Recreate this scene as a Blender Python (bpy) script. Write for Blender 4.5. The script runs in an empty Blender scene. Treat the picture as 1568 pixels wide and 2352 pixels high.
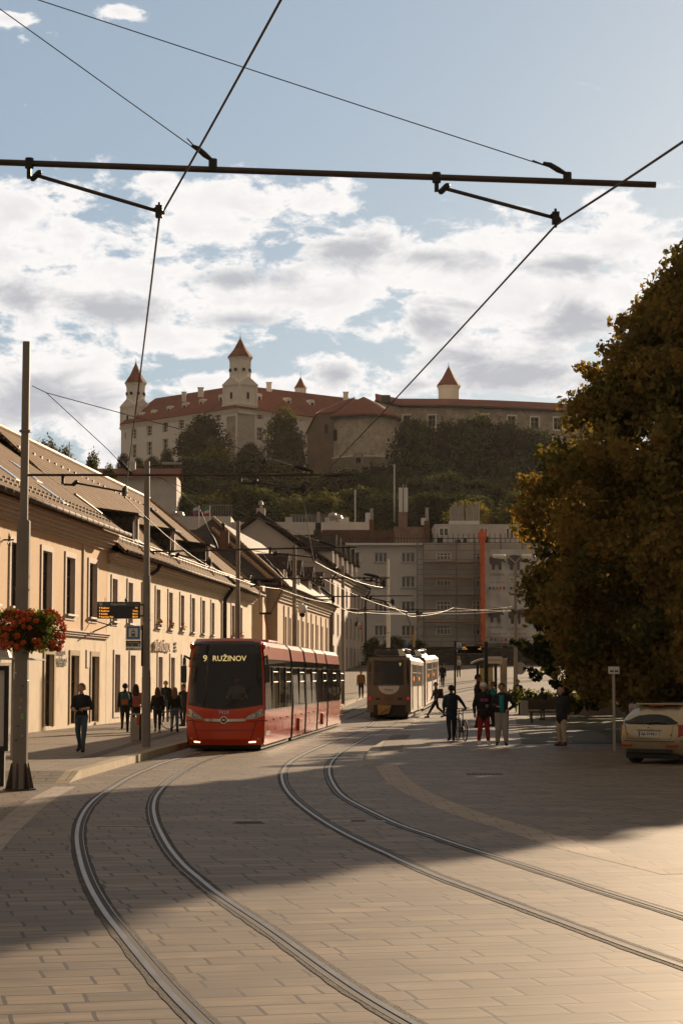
import bpy, bmesh, math, random
import numpy as np
from mathutils import Vector, Matrix
random.seed(7); NR = np.random.RandomState(11)
S = bpy.context.scene; COL = S.collection
R = math.radians
# ---------------------------------------------------------------- camera
FPX = 4573.0; HC = 2.1; PITCH = math.atan((1555-1176)/FPX)
cd = bpy.data.cameras.new('camera'); cam = bpy.data.objects.new('camera', cd); COL.objects.link(cam)
cam.location = (0, 0, HC); cam.rotation_euler = (math.pi/2+PITCH, 0, 0)
cd.sensor_fit = 'VERTICAL'; cd.sensor_height = 36; cd.sensor_width = 24; cd.lens = 36*FPX/2352
cd.clip_start = .5; cd.clip_end = 6000
S.camera = cam
S.view_settings.view_transform = 'Standard'; S.view_settings.look = 'None'
S.view_settings.exposure = 0.7; S.view_settings.gamma = 1
# ---------------------------------------------------------------- sun and sky
SAZ, SEL = R(22), R(15)
sd = bpy.data.lights.new('sun', 'SUN'); sd.energy = 5.0; sd.angle = R(.6); sd.color = (1, .75, .50)
so = bpy.data.objects.new('sun', sd); COL.objects.link(so)
sdir = Vector((math.sin(SAZ)*math.cos(SEL), math.cos(SAZ)*math.cos(SEL), math.sin(SEL)))
so.rotation_euler = sdir.to_track_quat('Z', 'Y').to_euler(); so.location = (60, 100, 80)
W = bpy.data.worlds.new('World'); S.world = W; W.use_nodes = True
nt = W.node_tree; N = nt.nodes; L = nt.links; N.clear()
def nd(t, **k):
    n = N.new(t)
    for a, b in k.items(): setattr(n, a, b)
    return n
def mth(op, a, b=None, c=None, clamp=False):
    n = nd('ShaderNodeMath', operation=op, use_clamp=clamp)
    for i, v in enumerate((a, b, c)):
        if v is None: continue
        if isinstance(v, (int, float)): n.inputs[i].default_value = v
        else: L.new(v, n.inputs[i])
    return n.outputs[0]
sky = nd('ShaderNodeTexSky', sky_type='NISHITA', sun_disc=False); sky.sun_elevation = SEL; sky.sun_rotation = SAZ
sky.air_density = 1.0; sky.dust_density = .6; sky.ozone_density = 2.0
tc = nd('ShaderNodeTexCoord'); sx = nd('ShaderNodeSeparateXYZ'); L.new(tc.outputs['Generated'], sx.inputs[0])
az = mth('ARCTAN2', sx.outputs[0], sx.outputs[1]); el = mth('ARCSINE', sx.outputs[2])
cv = nd('ShaderNodeCombineXYZ'); L.new(az, cv.inputs[0]); L.new(el, cv.inputs[1])
BL = [(-10,620,260,150),(60,500,130,80),(60,900,190,120),(180,960,120,70),(330,620,200,75),(520,690,230,75),(560,470,170,50),(720,470,90,50),(760,690,170,60),(480,530,140,50),
      (850,575,130,60),(1050,600,220,75),(1250,560,200,60),(1420,560,170,60),(1250,700,220,120),(1000,735,190,60),(1160,830,180,80),(930,890,110,55),(770,850,75,35),(1500,700,200,160),(1300,880,200,80),
      (400,770,110,30),(440,805,55,15),(250,1060,60,70),(20,40,50,16),(270,25,45,15),(1380,460,50,22),(1430,470,35,14),(370,415,40,14),(1530,570,60,30),(640,890,250,25),(60,700,200,60),(1190,850,240,80),(780,855,80,40),(940,885,90,50)]
dmin = None
def angs(x, y):
    u, v = (x-784)/FPX, (1176-y)/FPX
    d = Vector((u, math.cos(PITCH)-v*math.sin(PITCH), math.sin(PITCH)+v*math.cos(PITCH))).normalized()
    return math.atan2(d.x, d.y), math.asin(d.z)
for (x, y, rx, ry) in BL:
    a, e = angs(x, y)
    s1 = nd('ShaderNodeVectorMath', operation='SUBTRACT'); L.new(cv.outputs[0], s1.inputs[0]); s1.inputs[1].default_value = (a, e, 0)
    s2 = nd('ShaderNodeVectorMath', operation='MULTIPLY'); L.new(s1.outputs[0], s2.inputs[0]); s2.inputs[1].default_value = (FPX/rx, FPX/ry, 0)
    s3 = nd('ShaderNodeVectorMath', operation='LENGTH'); L.new(s2.outputs[0], s3.inputs[0])
    dmin = s3.outputs['Value'] if dmin is None else mth('SMOOTH_MIN', dmin, s3.outputs['Value'], .35)
mp = nd('ShaderNodeMapping'); mp.inputs['Scale'].default_value = (1, 1.9, 1); L.new(cv.outputs[0], mp.inputs[0])
def noise(sc, det, rough, off=0, dist=0.0):
    m2 = nd('ShaderNodeMapping'); m2.inputs['Location'].default_value = (off, off*.7, off); L.new(mp.outputs[0], m2.inputs[0])
    n = nd('ShaderNodeTexNoise'); n.inputs['Scale'].default_value = sc; n.inputs['Detail'].default_value = det; n.inputs['Roughness'].default_value = rough
    n.inputs['Distortion'].default_value = dist
    L.new(m2.outputs[0], n.inputs['Vector']); return n.outputs['Fac']
n1 = noise(26, 10, .62, 3.1, .3); n2 = noise(11, 6, .6, 9.7); n3 = noise(55, 8, .6, 1.3)
dl = mth('MINIMUM', dmin, 2.2)
# density: distance field of the cloud groups, eaten into by the noise
den = mth('SUBTRACT', mth('ADD', mth('ADD', mth('MULTIPLY', n1, 4.6), mth('MULTIPLY', mth('ABSOLUTE', mth('SUBTRACT', n3, .5)), -2.2)), mth('MULTIPLY', n2, 1.6)), mth('ADD', dl, 1.62))
gen = mth('SUBTRACT', mth('MULTIPLY', n2, 2.6), 1.55)          # loose cloud all round the sky, away from the view too
far = mth('GREATER_THAN', mth('ABSOLUTE', az), .35)
den = mth('ADD', den, mth('MULTIPLY', far, mth('ADD', gen, .5)))
msk = nd('ShaderNodeMapRange', interpolation_type='SMOOTHSTEP'); L.new(den, msk.inputs[0]); msk.inputs[1].default_value = -.05; msk.inputs[2].default_value = .55
cr = nd('ShaderNodeValToRGB'); e = cr.color_ramp.elements
e[0].position = .0; e[0].color = (.82, .83, .86, 1); e[1].position = 1; e[1].color = (.80, .78, .79, 1)
for p, c in ((.28, (1, .98, .96, 1)), (.55, (.93, .91, .91, 1)), (.8, (.86, .84, .84, 1))):
    q = cr.color_ramp.elements.new(p); q.color = c
GR = [(1190,862,230,75),(830,578,120,38),(1010,592,140,30),(770,858,60,30),(940,893,60,35),(1000,738,90,45),(250,712,150,35),(40,672,90,60),(70,925,150,60),(560,735,120,25),(540,640,120,25),(330,1040,80,30),(1290,610,130,30),(1330,745,110,50)]
gmin = None
for (x, y, rx, ry) in GR:
    a, e = angs(x, y)
    s1 = nd('ShaderNodeVectorMath', operation='SUBTRACT'); L.new(cv.outputs[0], s1.inputs[0]); s1.inputs[1].default_value = (a, e, 0)
    s2 = nd('ShaderNodeVectorMath', operation='MULTIPLY'); L.new(s1.outputs[0], s2.inputs[0]); s2.inputs[1].default_value = (FPX/rx, FPX/ry, 0)
    s3 = nd('ShaderNodeVectorMath', operation='LENGTH'); L.new(s2.outputs[0], s3.inputs[0])
    gmin = s3.outputs['Value'] if gmin is None else mth('SMOOTH_MIN', gmin, s3.outputs['Value'], .3)
gm = nd('ShaderNodeMapRange', interpolation_type='SMOOTHSTEP'); L.new(mth('SUBTRACT', mth('ADD', mth('MULTIPLY', mth('SUBTRACT', n1, .5), 3.4), 1.1), gmin), gm.inputs[0]); gm.inputs[1].default_value = -.15; gm.inputs[2].default_value = 1.0
# cloud tone follows density and noise: bright edges, greyer cores
shd = mth('MULTIPLY', mth('ADD', den, mth('MULTIPLY', mth('SUBTRACT', n3, .5), 2.2)), .46)
L.new(shd, cr.inputs[0])
CS = 9.4
gmx = nd('ShaderNodeMix', data_type='RGBA'); L.new(mth('MULTIPLY', gm.outputs[0], .85), gmx.inputs[0]); L.new(cr.outputs[0], gmx.inputs[6]); gmx.inputs[7].default_value = (.46, .48, .53, 1)
cm = nd('ShaderNodeVectorMath', operation='SCALE'); L.new(gmx.outputs[2], cm.inputs[0]); cm.inputs['Scale'].default_value = CS
mx = nd('ShaderNodeMix', data_type='RGBA'); L.new(msk.outputs[0], mx.inputs[0])
skm = nd('ShaderNodeMix', data_type='RGBA', blend_type='MULTIPLY'); skm.inputs[0].default_value = 1; L.new(sky.outputs[0], skm.inputs[6]); skm.inputs[7].default_value = (1, 1, 1, 1)
skh = nd('ShaderNodeMix', data_type='RGBA'); skh.inputs[0].default_value = .65; L.new(skm.outputs[2], skh.inputs[6]); skh.inputs[7].default_value = (3.3, 4.15, 5.0, 1)
L.new(skh.outputs[2], mx.inputs[6]); L.new(cm.outputs[0], mx.inputs[7])
# out of view: warm grey tone added to dim and warm the ambient
vz = nd('ShaderNodeMapRange', interpolation_type='SMOOTHSTEP'); L.new(mth('MAXIMUM', mth('ABSOLUTE', az), mth('MULTIPLY', el, .62)), vz.inputs[0]); vz.inputs[1].default_value = .27; vz.inputs[2].default_value = .6
hv = nd('ShaderNodeMix', data_type='RGBA'); L.new(n2, hv.inputs[0]); hv.inputs[6].default_value = (1.55, 1.22, .93, 1); hv.inputs[7].default_value = (4.2, 3.45, 2.65, 1)
fin = nd('ShaderNodeMix', data_type='RGBA'); L.new(vz.outputs[0], fin.inputs[0]); L.new(mx.outputs[2], fin.inputs[6]); L.new(hv.outputs[2], fin.inputs[7])
bg = nd('ShaderNodeBackground'); L.new(fin.outputs[2], bg.inputs[0]); bg.inputs[1].default_value = .064
wo = nd('ShaderNodeOutputWorld'); L.new(bg.outputs[0], wo.inputs[0])
# ---------------------------------------------------------------- pixel helpers (D pixels: picture 1568 wide, 2352 high)
def ray(x, y):
    u, v = (x-784)/FPX, (1176-y)/FPX
    d = Vector((u, math.cos(PITCH)-v*math.sin(PITCH), math.sin(PITCH)+v*math.cos(PITCH)))
    return d/d.y
def P(x, y, Y):
    d = ray(x, y); return Vector((d.x*Y, Y, HC+d.z*Y))
def gh(Y):
    if Y < 100: return 0.0
    if Y < 170: return (Y-100)**2*.0004
    return 1.96+(Y-170)*.031
def G(x, y, off=0.0):
    d = ray(x, y); Y = 5.0
    while Y < 260 and HC+d.z*Y > gh(Y)+off: Y += .05
    return Vector((d.x*Y, Y, gh(Y)+off))
def GY(x, Y, off=0.0):                     # ground point at depth Y seen in column x
    p = P(x, 1555, Y); return Vector((p.x, Y, gh(Y)+off))
class Frame:
    def __init__(s, o, ang):               # ang: direction of +s, measured from +Y towards +X
        s.o = Vector(o); s.t = Vector((math.sin(ang), math.cos(ang), 0)); s.n = Vector((math.cos(ang), -math.sin(ang), 0))
    def pt(s, a, n, h): return Vector((s.o.x, s.o.y, 0))+s.t*a+s.n*n+Vector((0, 0, h))
    def hit(s, x, y, n=0.0):
        d = ray(x, y); q = s.pt(0, n, 0); den = d.dot(s.n); k = (q-Vector((0, 0, HC))).dot(s.n)/den
        p = Vector((0, 0, HC))+d*k; return (p-q).dot(s.t), p.z
# ---------------------------------------------------------------- mesh builder
class MB:
    def __init__(s): s.v = []; s.f = []; s.m = []; s.M = None
    def _p(s, p):
        p = Vector(p)
        return s.M @ p if s.M is not None else p
    def poly(s, pts, m=0):
        b = len(s.v); s.v += [s._p(p) for p in pts]; s.f.append(tuple(range(b, b+len(pts)))); s.m.append(m)
    def hexa(s, c, m=0):                   # 8 corners: bottom 4, top 4
        b = len(s.v); s.v += [s._p(p) for p in c]
        for f in ((3,2,1,0),(4,5,6,7),(0,1,5,4),(1,2,6,5),(2,3,7,6),(3,0,4,7)): s.f.append(tuple(b+i for i in f)); s.m.append(m)
    def box(s, a, b, m=0):
        x0,y0,z0 = [min(a[i],b[i]) for i in range(3)]; x1,y1,z1 = [max(a[i],b[i]) for i in range(3)]
        s.hexa([(x0,y0,z0),(x1,y0,z0),(x1,y1,z0),(x0,y1,z0),(x0,y0,z1),(x1,y0,z1),(x1,y1,z1),(x0,y1,z1)], m)
    def fbox(s, fr, s0, s1, n0, n1, h0, h1, m=0):
        s.hexa([fr.pt(s0,n0,h0),fr.pt(s1,n0,h0),fr.pt(s1,n1,h0),fr.pt(s0,n1,h0),fr.pt(s0,n0,h1),fr.pt(s1,n0,h1),fr.pt(s1,n1,h1),fr.pt(s0,n1,h1)], m)
    def slab(s, pts, th, m=0):             # polygon with thickness straight down
        n = len(pts); b = len(s.v); s.v += [s._p(p) for p in pts]+[s._p(Vector(p)-Vector((0,0,th))) for p in pts]
        s.f.append(tuple(range(b, b+n))); s.m.append(m); s.f.append(tuple(range(b+2*n-1, b+n-1, -1))); s.m.append(m)
        for i in range(n): j=(i+1)%n; s.f.append((b+i,b+n+i,b+n+j,b+j)); s.m.append(m)
    def ext(s, pts, d, m=0):               # polygon extruded along vector d
        n = len(pts); d = Vector(d); b = len(s.v); s.v += [s._p(p) for p in pts]+[s._p(Vector(p)+d) for p in pts]
        s.f.append(tuple(range(b, b+n))); s.m.append(m); s.f.append(tuple(range(b+2*n-1, b+n-1, -1))); s.m.append(m)
        for i in range(n): j=(i+1)%n; s.f.append((b+i,b+n+i,b+n+j,b+j)); s.m.append(m)
    def loft(s, rings, m=0, closed=True, caps=True):
        n = len(rings[0]); b = len(s.v)
        for r in rings: s.v += [s._p(p) for p in r]
        for k in range(len(rings)-1):
            mm = m[k] if isinstance(m, list) else m
            for i in range(n if closed else n-1):
                j = (i+1) % n; s.f.append((b+k*n+i, b+k*n+j, b+(k+1)*n+j, b+(k+1)*n+i)); s.m.append(mm)
        m0 = m[0] if isinstance(m, list) else m
        if caps and closed:
            s.f.append(tuple(b+i for i in reversed(range(n)))); s.m.append(m0)
            s.f.append(tuple(b+(len(rings)-1)*n+i for i in range(n))); s.m.append(m0)
    def tube(s, path, r, seg=8, m=0, caps=True):
        path = [Vector(p) for p in path]; rings = []; k = len(path)
        rr = r if isinstance(r, (list, tuple)) else [r]*k
        up = None
        for i, p in enumerate(path):
            d = (path[min(i+1,k-1)]-path[max(i-1,0)]).normalized()
            if up is None: up = Vector((0,0,1)) if abs(d.z) < .9 else Vector((1,0,0))
            a = d.cross(up).normalized(); b = a.cross(d).normalized(); up = b
            rings.append([p+(a*math.cos(2*math.pi*j/seg)+b*math.sin(2*math.pi*j/seg))*rr[i] for j in range(seg)])
        s.loft(rings, m, caps=caps)
    def lathe(s, c, prof, seg=16, m=0, sq=(1,1)):
        c = Vector(c); s.loft([[c+Vector((math.cos(2*math.pi*j/seg)*r*sq[0], math.sin(2*math.pi*j/seg)*r*sq[1], h)) for j in range(seg)] for (r, h) in prof], m)
    def ball(s, c, r, seg=10, m=0, rings=6):
        r = r if isinstance(r, (tuple, list)) else (r,r,r); c = Vector(c)
        s.loft([[c+Vector((math.cos(2*math.pi*j/seg)*math.sin(t)*r[0], math.sin(2*math.pi*j/seg)*math.sin(t)*r[1], -math.cos(t)*r[2])) for j in range(seg)]
                for t in [max(.02,min(math.pi-.02,math.pi*k/rings)) for k in range(rings+1)]], m)
    def cap(s, a, b, ra, rb, seg=10, m=0):
        a, b = Vector(a), Vector(b); d = (b-a); l = d.length or 1e-6; d /= l
        s.tube([a-d*ra*.97, a-d*ra*.6, a, b, b+d*rb*.6, b+d*rb*.97], [ra*.25, ra*.8, ra, rb, rb*.8, rb*.25], seg, m)
    def build(s, name, mats, parent=None, smooth=False, loc=None, bevel=0):
        o = Vector(loc) if loc is not None else Vector((0,0,0))
        if parent is not None and loc is None:
            o = Vector((0,0,0)); q = parent
            while q is not None: o += q.location; q = q.parent
        me = bpy.data.meshes.new(name); me.from_pydata([tuple(v-o) for v in s.v], [], s.f)
        mats = mats if isinstance(mats, (list, tuple)) else [mats]
        for mm in mats: me.materials.append(mm)
        me.polygons.foreach_set('material_index', s.m)
        if smooth: me.polygons.foreach_set('use_smooth', [True]*len(s.f))
        uv = me.uv_layers.new(name='UVMap')
        for p in me.polygons:
            n = p.normal
            if abs(n.z) > .95: a, b = Vector((1,0,0)), Vector((0,1,0))
            else: a = Vector((-n.y, n.x, 0)).normalized(); b = n.cross(a)
            for li in p.loop_indices:
                c = me.vertices[me.loops[li].vertex_index].co+o; uv.data[li].uv = (c.dot(a), c.dot(b))
        me.update(); ob = bpy.data.objects.new(name, me); COL.objects.link(ob)
        if parent is not None: ob.parent = parent
        if loc is not None: ob.location = o
        if bevel:
            bv = ob.modifiers.new('bevel', 'BEVEL'); bv.width = bevel; bv.segments = 2; bv.limit_method = 'ANGLE'
        return ob
def tag(o, label=None, cat=None, group=None, kind=None):
    if label: o['label'] = label
    if cat: o['category'] = cat
    if group: o['group'] = group
    if kind: o['kind'] = kind
    return o
def thing(name, label, cat, loc=(0,0,0), rz=0.0, group=None):
    o = bpy.data.objects.new(name, None); COL.objects.link(o); o.location = loc; o.rotation_euler = (0,0,rz); o.empty_display_size = .2
    return tag(o, label, cat, group)
def struct(o): o['kind'] = 'structure'; return o
def dup(src, loc, rz=None, label=None, group=None, sc=None):
    kids = {}
    for o in COL.objects:
        if o.parent: kids.setdefault(o.parent.name, []).append(o)
    def rec(o, par):
        c = o.copy(); COL.objects.link(c); c.parent = par
        for k in kids.get(o.name, []): rec(k, c)
        return c
    r = rec(src, None); r.location = loc
    if rz is not None: r.rotation_euler = (0,0,rz)
    if sc is not None: r.scale = sc if isinstance(sc, tuple) else (sc,sc,sc)
    if label: r['label'] = label
    if group: r['group'] = group
    return r
# ---------------------------------------------------------------- materials
def mat(name, col, rough=.7, metal=0, var=.12, vs=3.0, bump=0.0, bs=20.0, spec=None, emit=None, es=1.0, coat=0, coords='Object', trans=0, aniso=None, col2=None, c2s=1.0, c2t=(.45,.65)):
    m = bpy.data.materials.new(name); m.use_nodes = True; t = m.node_tree; b = t.nodes['Principled BSDF']
    b.inputs['Roughness'].default_value = rough; b.inputs['Metallic'].default_value = metal
    if spec is not None: b.inputs['Specular IOR Level'].default_value = spec
    if coat: b.inputs['Coat Weight'].default_value = coat; b.inputs['Coat Roughness'].default_value = .08
    tcn = t.nodes.new('ShaderNodeTexCoord'); n = t.nodes.new('ShaderNodeTexNoise'); n.inputs['Scale'].default_value = vs; n.inputs['Detail'].default_value = 5
    t.links.new(tcn.outputs[coords], n.inputs['Vector'])
    mr = t.nodes.new('ShaderNodeMapRange'); t.links.new(n.outputs['Fac'], mr.inputs[0]); mr.inputs[1].default_value = .25; mr.inputs[2].default_value = .75
    mr.inputs[3].default_value = 1-var; mr.inputs[4].default_value = 1+var
    mxx = t.nodes.new('ShaderNodeMix'); mxx.data_type = 'RGBA'; mxx.blend_type = 'MULTIPLY'; mxx.inputs[0].default_value = 1; mxx.inputs[6].default_value = (*col, 1)
    t.links.new(mr.outputs[0], mxx.inputs[7]); out = mxx.outputs[2]
    if col2:
        n2 = t.nodes.new('ShaderNodeTexNoise'); n2.inputs['Scale'].default_value = c2s; n2.inputs['Detail'].default_value = 6; t.links.new(tcn.outputs[coords], n2.inputs['Vector'])
        r2 = t.nodes.new('ShaderNodeMapRange'); t.links.new(n2.outputs['Fac'], r2.inputs[0]); r2.inputs[1].default_value = c2t[0]; r2.inputs[2].default_value = c2t[1]
        m2 = t.nodes.new('ShaderNodeMix'); m2.data_type = 'RGBA'; t.links.new(r2.outputs[0], m2.inputs[0]); t.links.new(out, m2.inputs[6]); m2.inputs[7].default_value = (*col2, 1); out = m2.outputs[2]
    t.links.new(out, b.inputs['Base Color'])
    if bump:
        nb = t.nodes.new('ShaderNodeTexNoise'); nb.inputs['Scale'].default_value = bs; nb.inputs['Detail'].default_value = 6; t.links.new(tcn.outputs[coords], nb.inputs['Vector'])
        bp = t.nodes.new('ShaderNodeBump'); bp.inputs['Strength'].default_value = bump; bp.inputs['Distance'].default_value = .05; t.links.new(nb.outputs['Fac'], bp.inputs['Height']); t.links.new(bp.outputs[0], b.inputs['Normal'])
    if emit: b.inputs['Emission Color'].default_value = (*emit, 1); b.inputs['Emission Strength'].default_value = es
    return m
def brickmat(name, c1, c2, mortar, bw, bh, ms=.01, rot=0, streak=0, rough=.8, off=.5, bump=.4, dist=.02, vs=1.5, var=.2, blotch=None, swap=False, squash=1.0, sf=2, spec=.3, jit=.0, bias=0.0):
    m = bpy.data.materials.new(name); m.use_nodes = True; t = m.node_tree; b = t.nodes['Principled BSDF']; b.inputs['Roughness'].default_value = rough; b.inputs['Specular IOR Level'].default_value = spec
    u0 = t.nodes.new('ShaderNodeUVMap'); u = t.nodes.new('ShaderNodeVectorMath'); u.operation = 'ADD'; u.inputs[1].default_value = (500, 500, 0); t.links.new(u0.outputs[0], u.inputs[0]); src = u.outputs[0]
    if rot:
        rn = t.nodes.new('ShaderNodeMapping'); rn.inputs['Rotation'].default_value = (0,0,rot); t.links.new(u0.outputs[0], rn.inputs[0]); t.links.new(rn.outputs[0], u.inputs[0])
    if jit:
        nj = t.nodes.new('ShaderNodeTexNoise'); nj.inputs['Scale'].default_value = 1.2; nj.inputs['Detail'].default_value = 3; t.links.new(src, nj.inputs['Vector'])
        vj = t.nodes.new('ShaderNodeVectorMath'); vj.operation = 'SCALE'; vj.inputs['Scale'].default_value = jit; t.links.new(nj.outputs['Color'], vj.inputs[0])
        va = t.nodes.new('ShaderNodeVectorMath'); va.operation = 'ADD'; t.links.new(src, va.inputs[0]); t.links.new(vj.outputs[0], va.inputs[1]); src = va.outputs[0]
    k = t.nodes.new('ShaderNodeTexBrick'); t.links.new(src, k.inputs['Vector']); k.inputs['Scale'].default_value = 1
    k.inputs['Color1'].default_value = (*c1,1); k.inputs['Color2'].default_value = (*c2,1); k.inputs['Mortar'].default_value = (*mortar,1)
    k.inputs['Brick Width'].default_value = bw; k.inputs['Row Height'].default_value = bh; k.inputs['Mortar Size'].default_value = ms; k.inputs['Mortar Smooth'].default_value = .3; k.inputs['Bias'].default_value = bias
    k.offset = off; k.squash = squash; k.squash_frequency = sf
    n = t.nodes.new('ShaderNodeTexNoise'); n.inputs['Scale'].default_value = vs; n.inputs['Detail'].default_value = 7; t.links.new(u.outputs[0], n.inputs['Vector'])
    mr = t.nodes.new('ShaderNodeMapRange'); t.links.new(n.outputs['Fac'], mr.inputs[0]); mr.inputs[1].default_value=.25; mr.inputs[2].default_value=.75; mr.inputs[3].default_value = 1-var; mr.inputs[4].default_value = 1+var
    x = t.nodes.new('ShaderNodeMix'); x.data_type='RGBA'; x.blend_type='MULTIPLY'; x.inputs[0].default_value=1; t.links.new(k.outputs['Color'], x.inputs[6]); t.links.new(mr.outputs[0], x.inputs[7]); out = x.outputs[2]
    if streak:
        for (scl,lo,hi,amt) in (((.7,5.5,1),.38,.62,streak),((3.2,3.2,1),.52,.72,streak*.8)):
            sm_ = t.nodes.new('ShaderNodeMapping'); sm_.inputs['Scale'].default_value = scl; t.links.new(u.outputs[0], sm_.inputs[0]); sn = t.nodes.new('ShaderNodeTexNoise'); sn.inputs['Scale'].default_value = 1; sn.inputs['Detail'].default_value = 6; sn.inputs['Roughness'].default_value = .7; t.links.new(sm_.outputs[0], sn.inputs['Vector'])
            sr = t.nodes.new('ShaderNodeMapRange'); t.links.new(sn.outputs['Fac'], sr.inputs[0]); sr.inputs[1].default_value = lo; sr.inputs[2].default_value = hi; sr.inputs[3].default_value = 1; sr.inputs[4].default_value = 1-amt
            sx_ = t.nodes.new('ShaderNodeMix'); sx_.data_type='RGBA'; sx_.blend_type='MULTIPLY'; sx_.inputs[0].default_value=1; t.links.new(out, sx_.inputs[6]); t.links.new(sr.outputs[0], sx_.inputs[7]); out = sx_.outputs[2]
    if blotch:
        n2 = t.nodes.new('ShaderNodeTexNoise'); n2.inputs['Scale'].default_value = blotch[1]; n2.inputs['Detail'].default_value = 6; t.links.new(u.outputs[0], n2.inputs['Vector'])
        r2 = t.nodes.new('ShaderNodeMapRange'); t.links.new(n2.outputs['Fac'], r2.inputs[0]); r2.inputs[1].default_value=blotch[2]; r2.inputs[2].default_value=blotch[3]
        m2 = t.nodes.new('ShaderNodeMix'); m2.data_type='RGBA'; t.links.new(r2.outputs[0], m2.inputs[0]); t.links.new(out, m2.inputs[6]); m2.inputs[7].default_value=(*blotch[0],1); out = m2.outputs[2]
    t.links.new(out, b.inputs['Base Color'])
    bp = t.nodes.new('ShaderNodeBump'); bp.inputs['Strength'].default_value = bump; bp.inputs['Distance'].default_value = dist; bp.invert = True
    ad = t.nodes.new('ShaderNodeMath'); ad.operation='MULTIPLY_ADD'; t.links.new(n.outputs['Fac'], ad.inputs[0]); ad.inputs[1].default_value = -.5; t.links.new(k.outputs['Fac'], ad.inputs[2])
    t.links.new(ad.outputs[0], bp.inputs['Height']); t.links.new(bp.outputs[0], b.inputs['Normal'])
    return m
def glassmat(name, tint, rough=.03, mixt=.5, ior=1.5):
    m = bpy.data.materials.new(name); m.use_nodes = True; t = m.node_tree; b = t.nodes['Principled BSDF']
    b.inputs['Base Color'].default_value = (*[c*.15 for c in tint],1); b.inputs['Roughness'].default_value = rough; b.inputs['IOR'].default_value = ior
    tr = t.nodes.new('ShaderNodeBsdfTransparent'); tr.inputs[0].default_value = (*tint,1)
    mi = t.nodes.new('ShaderNodeMixShader'); mi.inputs[0].default_value = mixt; o = t.nodes['Material Output']
    t.links.new(tr.outputs[0], mi.inputs[1]); t.links.new(b.outputs[0], mi.inputs[2]); t.links.new(mi.outputs[0], o.inputs[0]); return m
def leafmat(name, col, tr=.45, var=.35, trc=None):
    m = bpy.data.materials.new(name); m.use_nodes = True; t = m.node_tree; t.nodes.clear()
    o = t.nodes.new('ShaderNodeOutputMaterial'); d = t.nodes.new('ShaderNodeBsdfDiffuse'); l = t.nodes.new('ShaderNodeBsdfTranslucent'); mi = t.nodes.new('ShaderNodeMixShader'); mi.inputs[0].default_value = tr
    g = t.nodes.new('ShaderNodeObjectInfo'); tcn = t.nodes.new('ShaderNodeTexCoord'); n = t.nodes.new('ShaderNodeTexNoise'); n.inputs['Scale'].default_value = .9; n.inputs['Detail'].default_value = 9; n.inputs['Roughness'].default_value=.8
    t.links.new(tcn.outputs['Object'], n.inputs['Vector'])
    mr = t.nodes.new('ShaderNodeMapRange'); t.links.new(n.outputs['Fac'], mr.inputs[0]); mr.inputs[1].default_value=.3; mr.inputs[2].default_value=.7; mr.inputs[3].default_value=1-var; mr.inputs[4].default_value=1+var
    for sh, c in ((d, col), (l, trc or tuple(x*1.5 for x in col))):
        x = t.nodes.new('ShaderNodeMix'); x.data_type='RGBA'; x.blend_type='MULTIPLY'; x.inputs[0].default_value=1; x.inputs[6].default_value=(*c,1); t.links.new(mr.outputs[0], x.inputs[7]); t.links.new(x.outputs[2], sh.inputs[0])
    t.links.new(d.outputs[0], mi.inputs[1]); t.links.new(l.outputs[0], mi.inputs[2]); t.links.new(mi.outputs[0], o.inputs[0]); return m
M = {}
M['pave'] = brickmat('paving slabs', (.255,.196,.134), (.178,.138,.096), (.05,.038,.028), .52, .37, .017, rot=R(-12.6), streak=.36, rough=.64, bump=.12, dist=.008, vs=.9, var=.22, off=.37, squash=1.45, sf=3, blotch=((.13,.10,.075),.6,.5,.72), spec=.32, jit=.05)
M['plat'] = brickmat('platform slabs', (.28,.23,.175), (.24,.195,.15), (.07,.055,.045), .6, .3, .014, streak=.3, rough=.7, bump=.4, dist=.01, var=.18, blotch=((.2,.17,.135),.5,.5,.9))
M['cobble'] = brickmat('cobbles', (.17,.15,.12), (.12,.11,.09), (.04,.04,.03), .13, .11, .02, rough=.8, bump=1, dist=.03, var=.3, blotch=((.07,.08,.04),.8,.45,.7))
M['band'] = brickmat('pale band', (.34,.285,.24), (.31,.26,.215), (.13,.105,.085), .5, .5, .01, bump=.3, dist=.01, blotch=((.25,.21,.17),.7,.5,.9))
M['kerb'] = mat('kerb stone', (.33,.27,.19), .75, var=.2, vs=4, bump=.3, bs=30)
M['tact'] = brickmat('tactile paving', (.22,.17,.14), (.2,.155,.13), (.08,.065,.05), .12, .06, .014, bump=1, dist=.02)
M['steel'] = mat('rail steel', (.24,.205,.17), .42, .9, var=.2, vs=2, bump=.05, col2=(.17,.14,.11), c2s=3, c2t=(.5,.8))
M['groove'] = mat('rail groove', (.025,.02,.015), .8, var=.3, vs=5)
M['joint'] = mat('rail joint filler', (.04,.032,.024), .85, var=.35, vs=9, bump=.6, bs=60, col2=(.16,.11,.06), c2s=2.5, c2t=(.55,.75))
M['iron'] = mat('cast iron', (.11,.10,.09), .55, .6, var=.3, vs=12, bump=.4, bs=50)
M['road'] = brickmat('street paving', (.17,.135,.10), (.14,.11,.085), (.06,.05,.04), .6, .3, .012, rough=.75, bump=.3, dist=.01, var=.2, blotch=((.10,.08,.06),.3,.45,.8))
M['asphalt'] = mat('asphalt', (.075,.07,.065), .8, var=.2, vs=3, bump=.3, bs=60)
M['soil'] = mat('hill ground', (.045,.042,.022), .95, var=.4, vs=.3, bump=.5, bs=3)
M['grass'] = mat('lawn', (.04,.045,.018), .95, var=.4, vs=2, bump=.6, bs=30)
M['ochre'] = mat('ochre render', (.62,.42,.23), .85, var=.10, vs=1.2, bump=.12, bs=40, col2=(.62,.46,.28), c2s=.8, c2t=(.4,.7))
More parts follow.
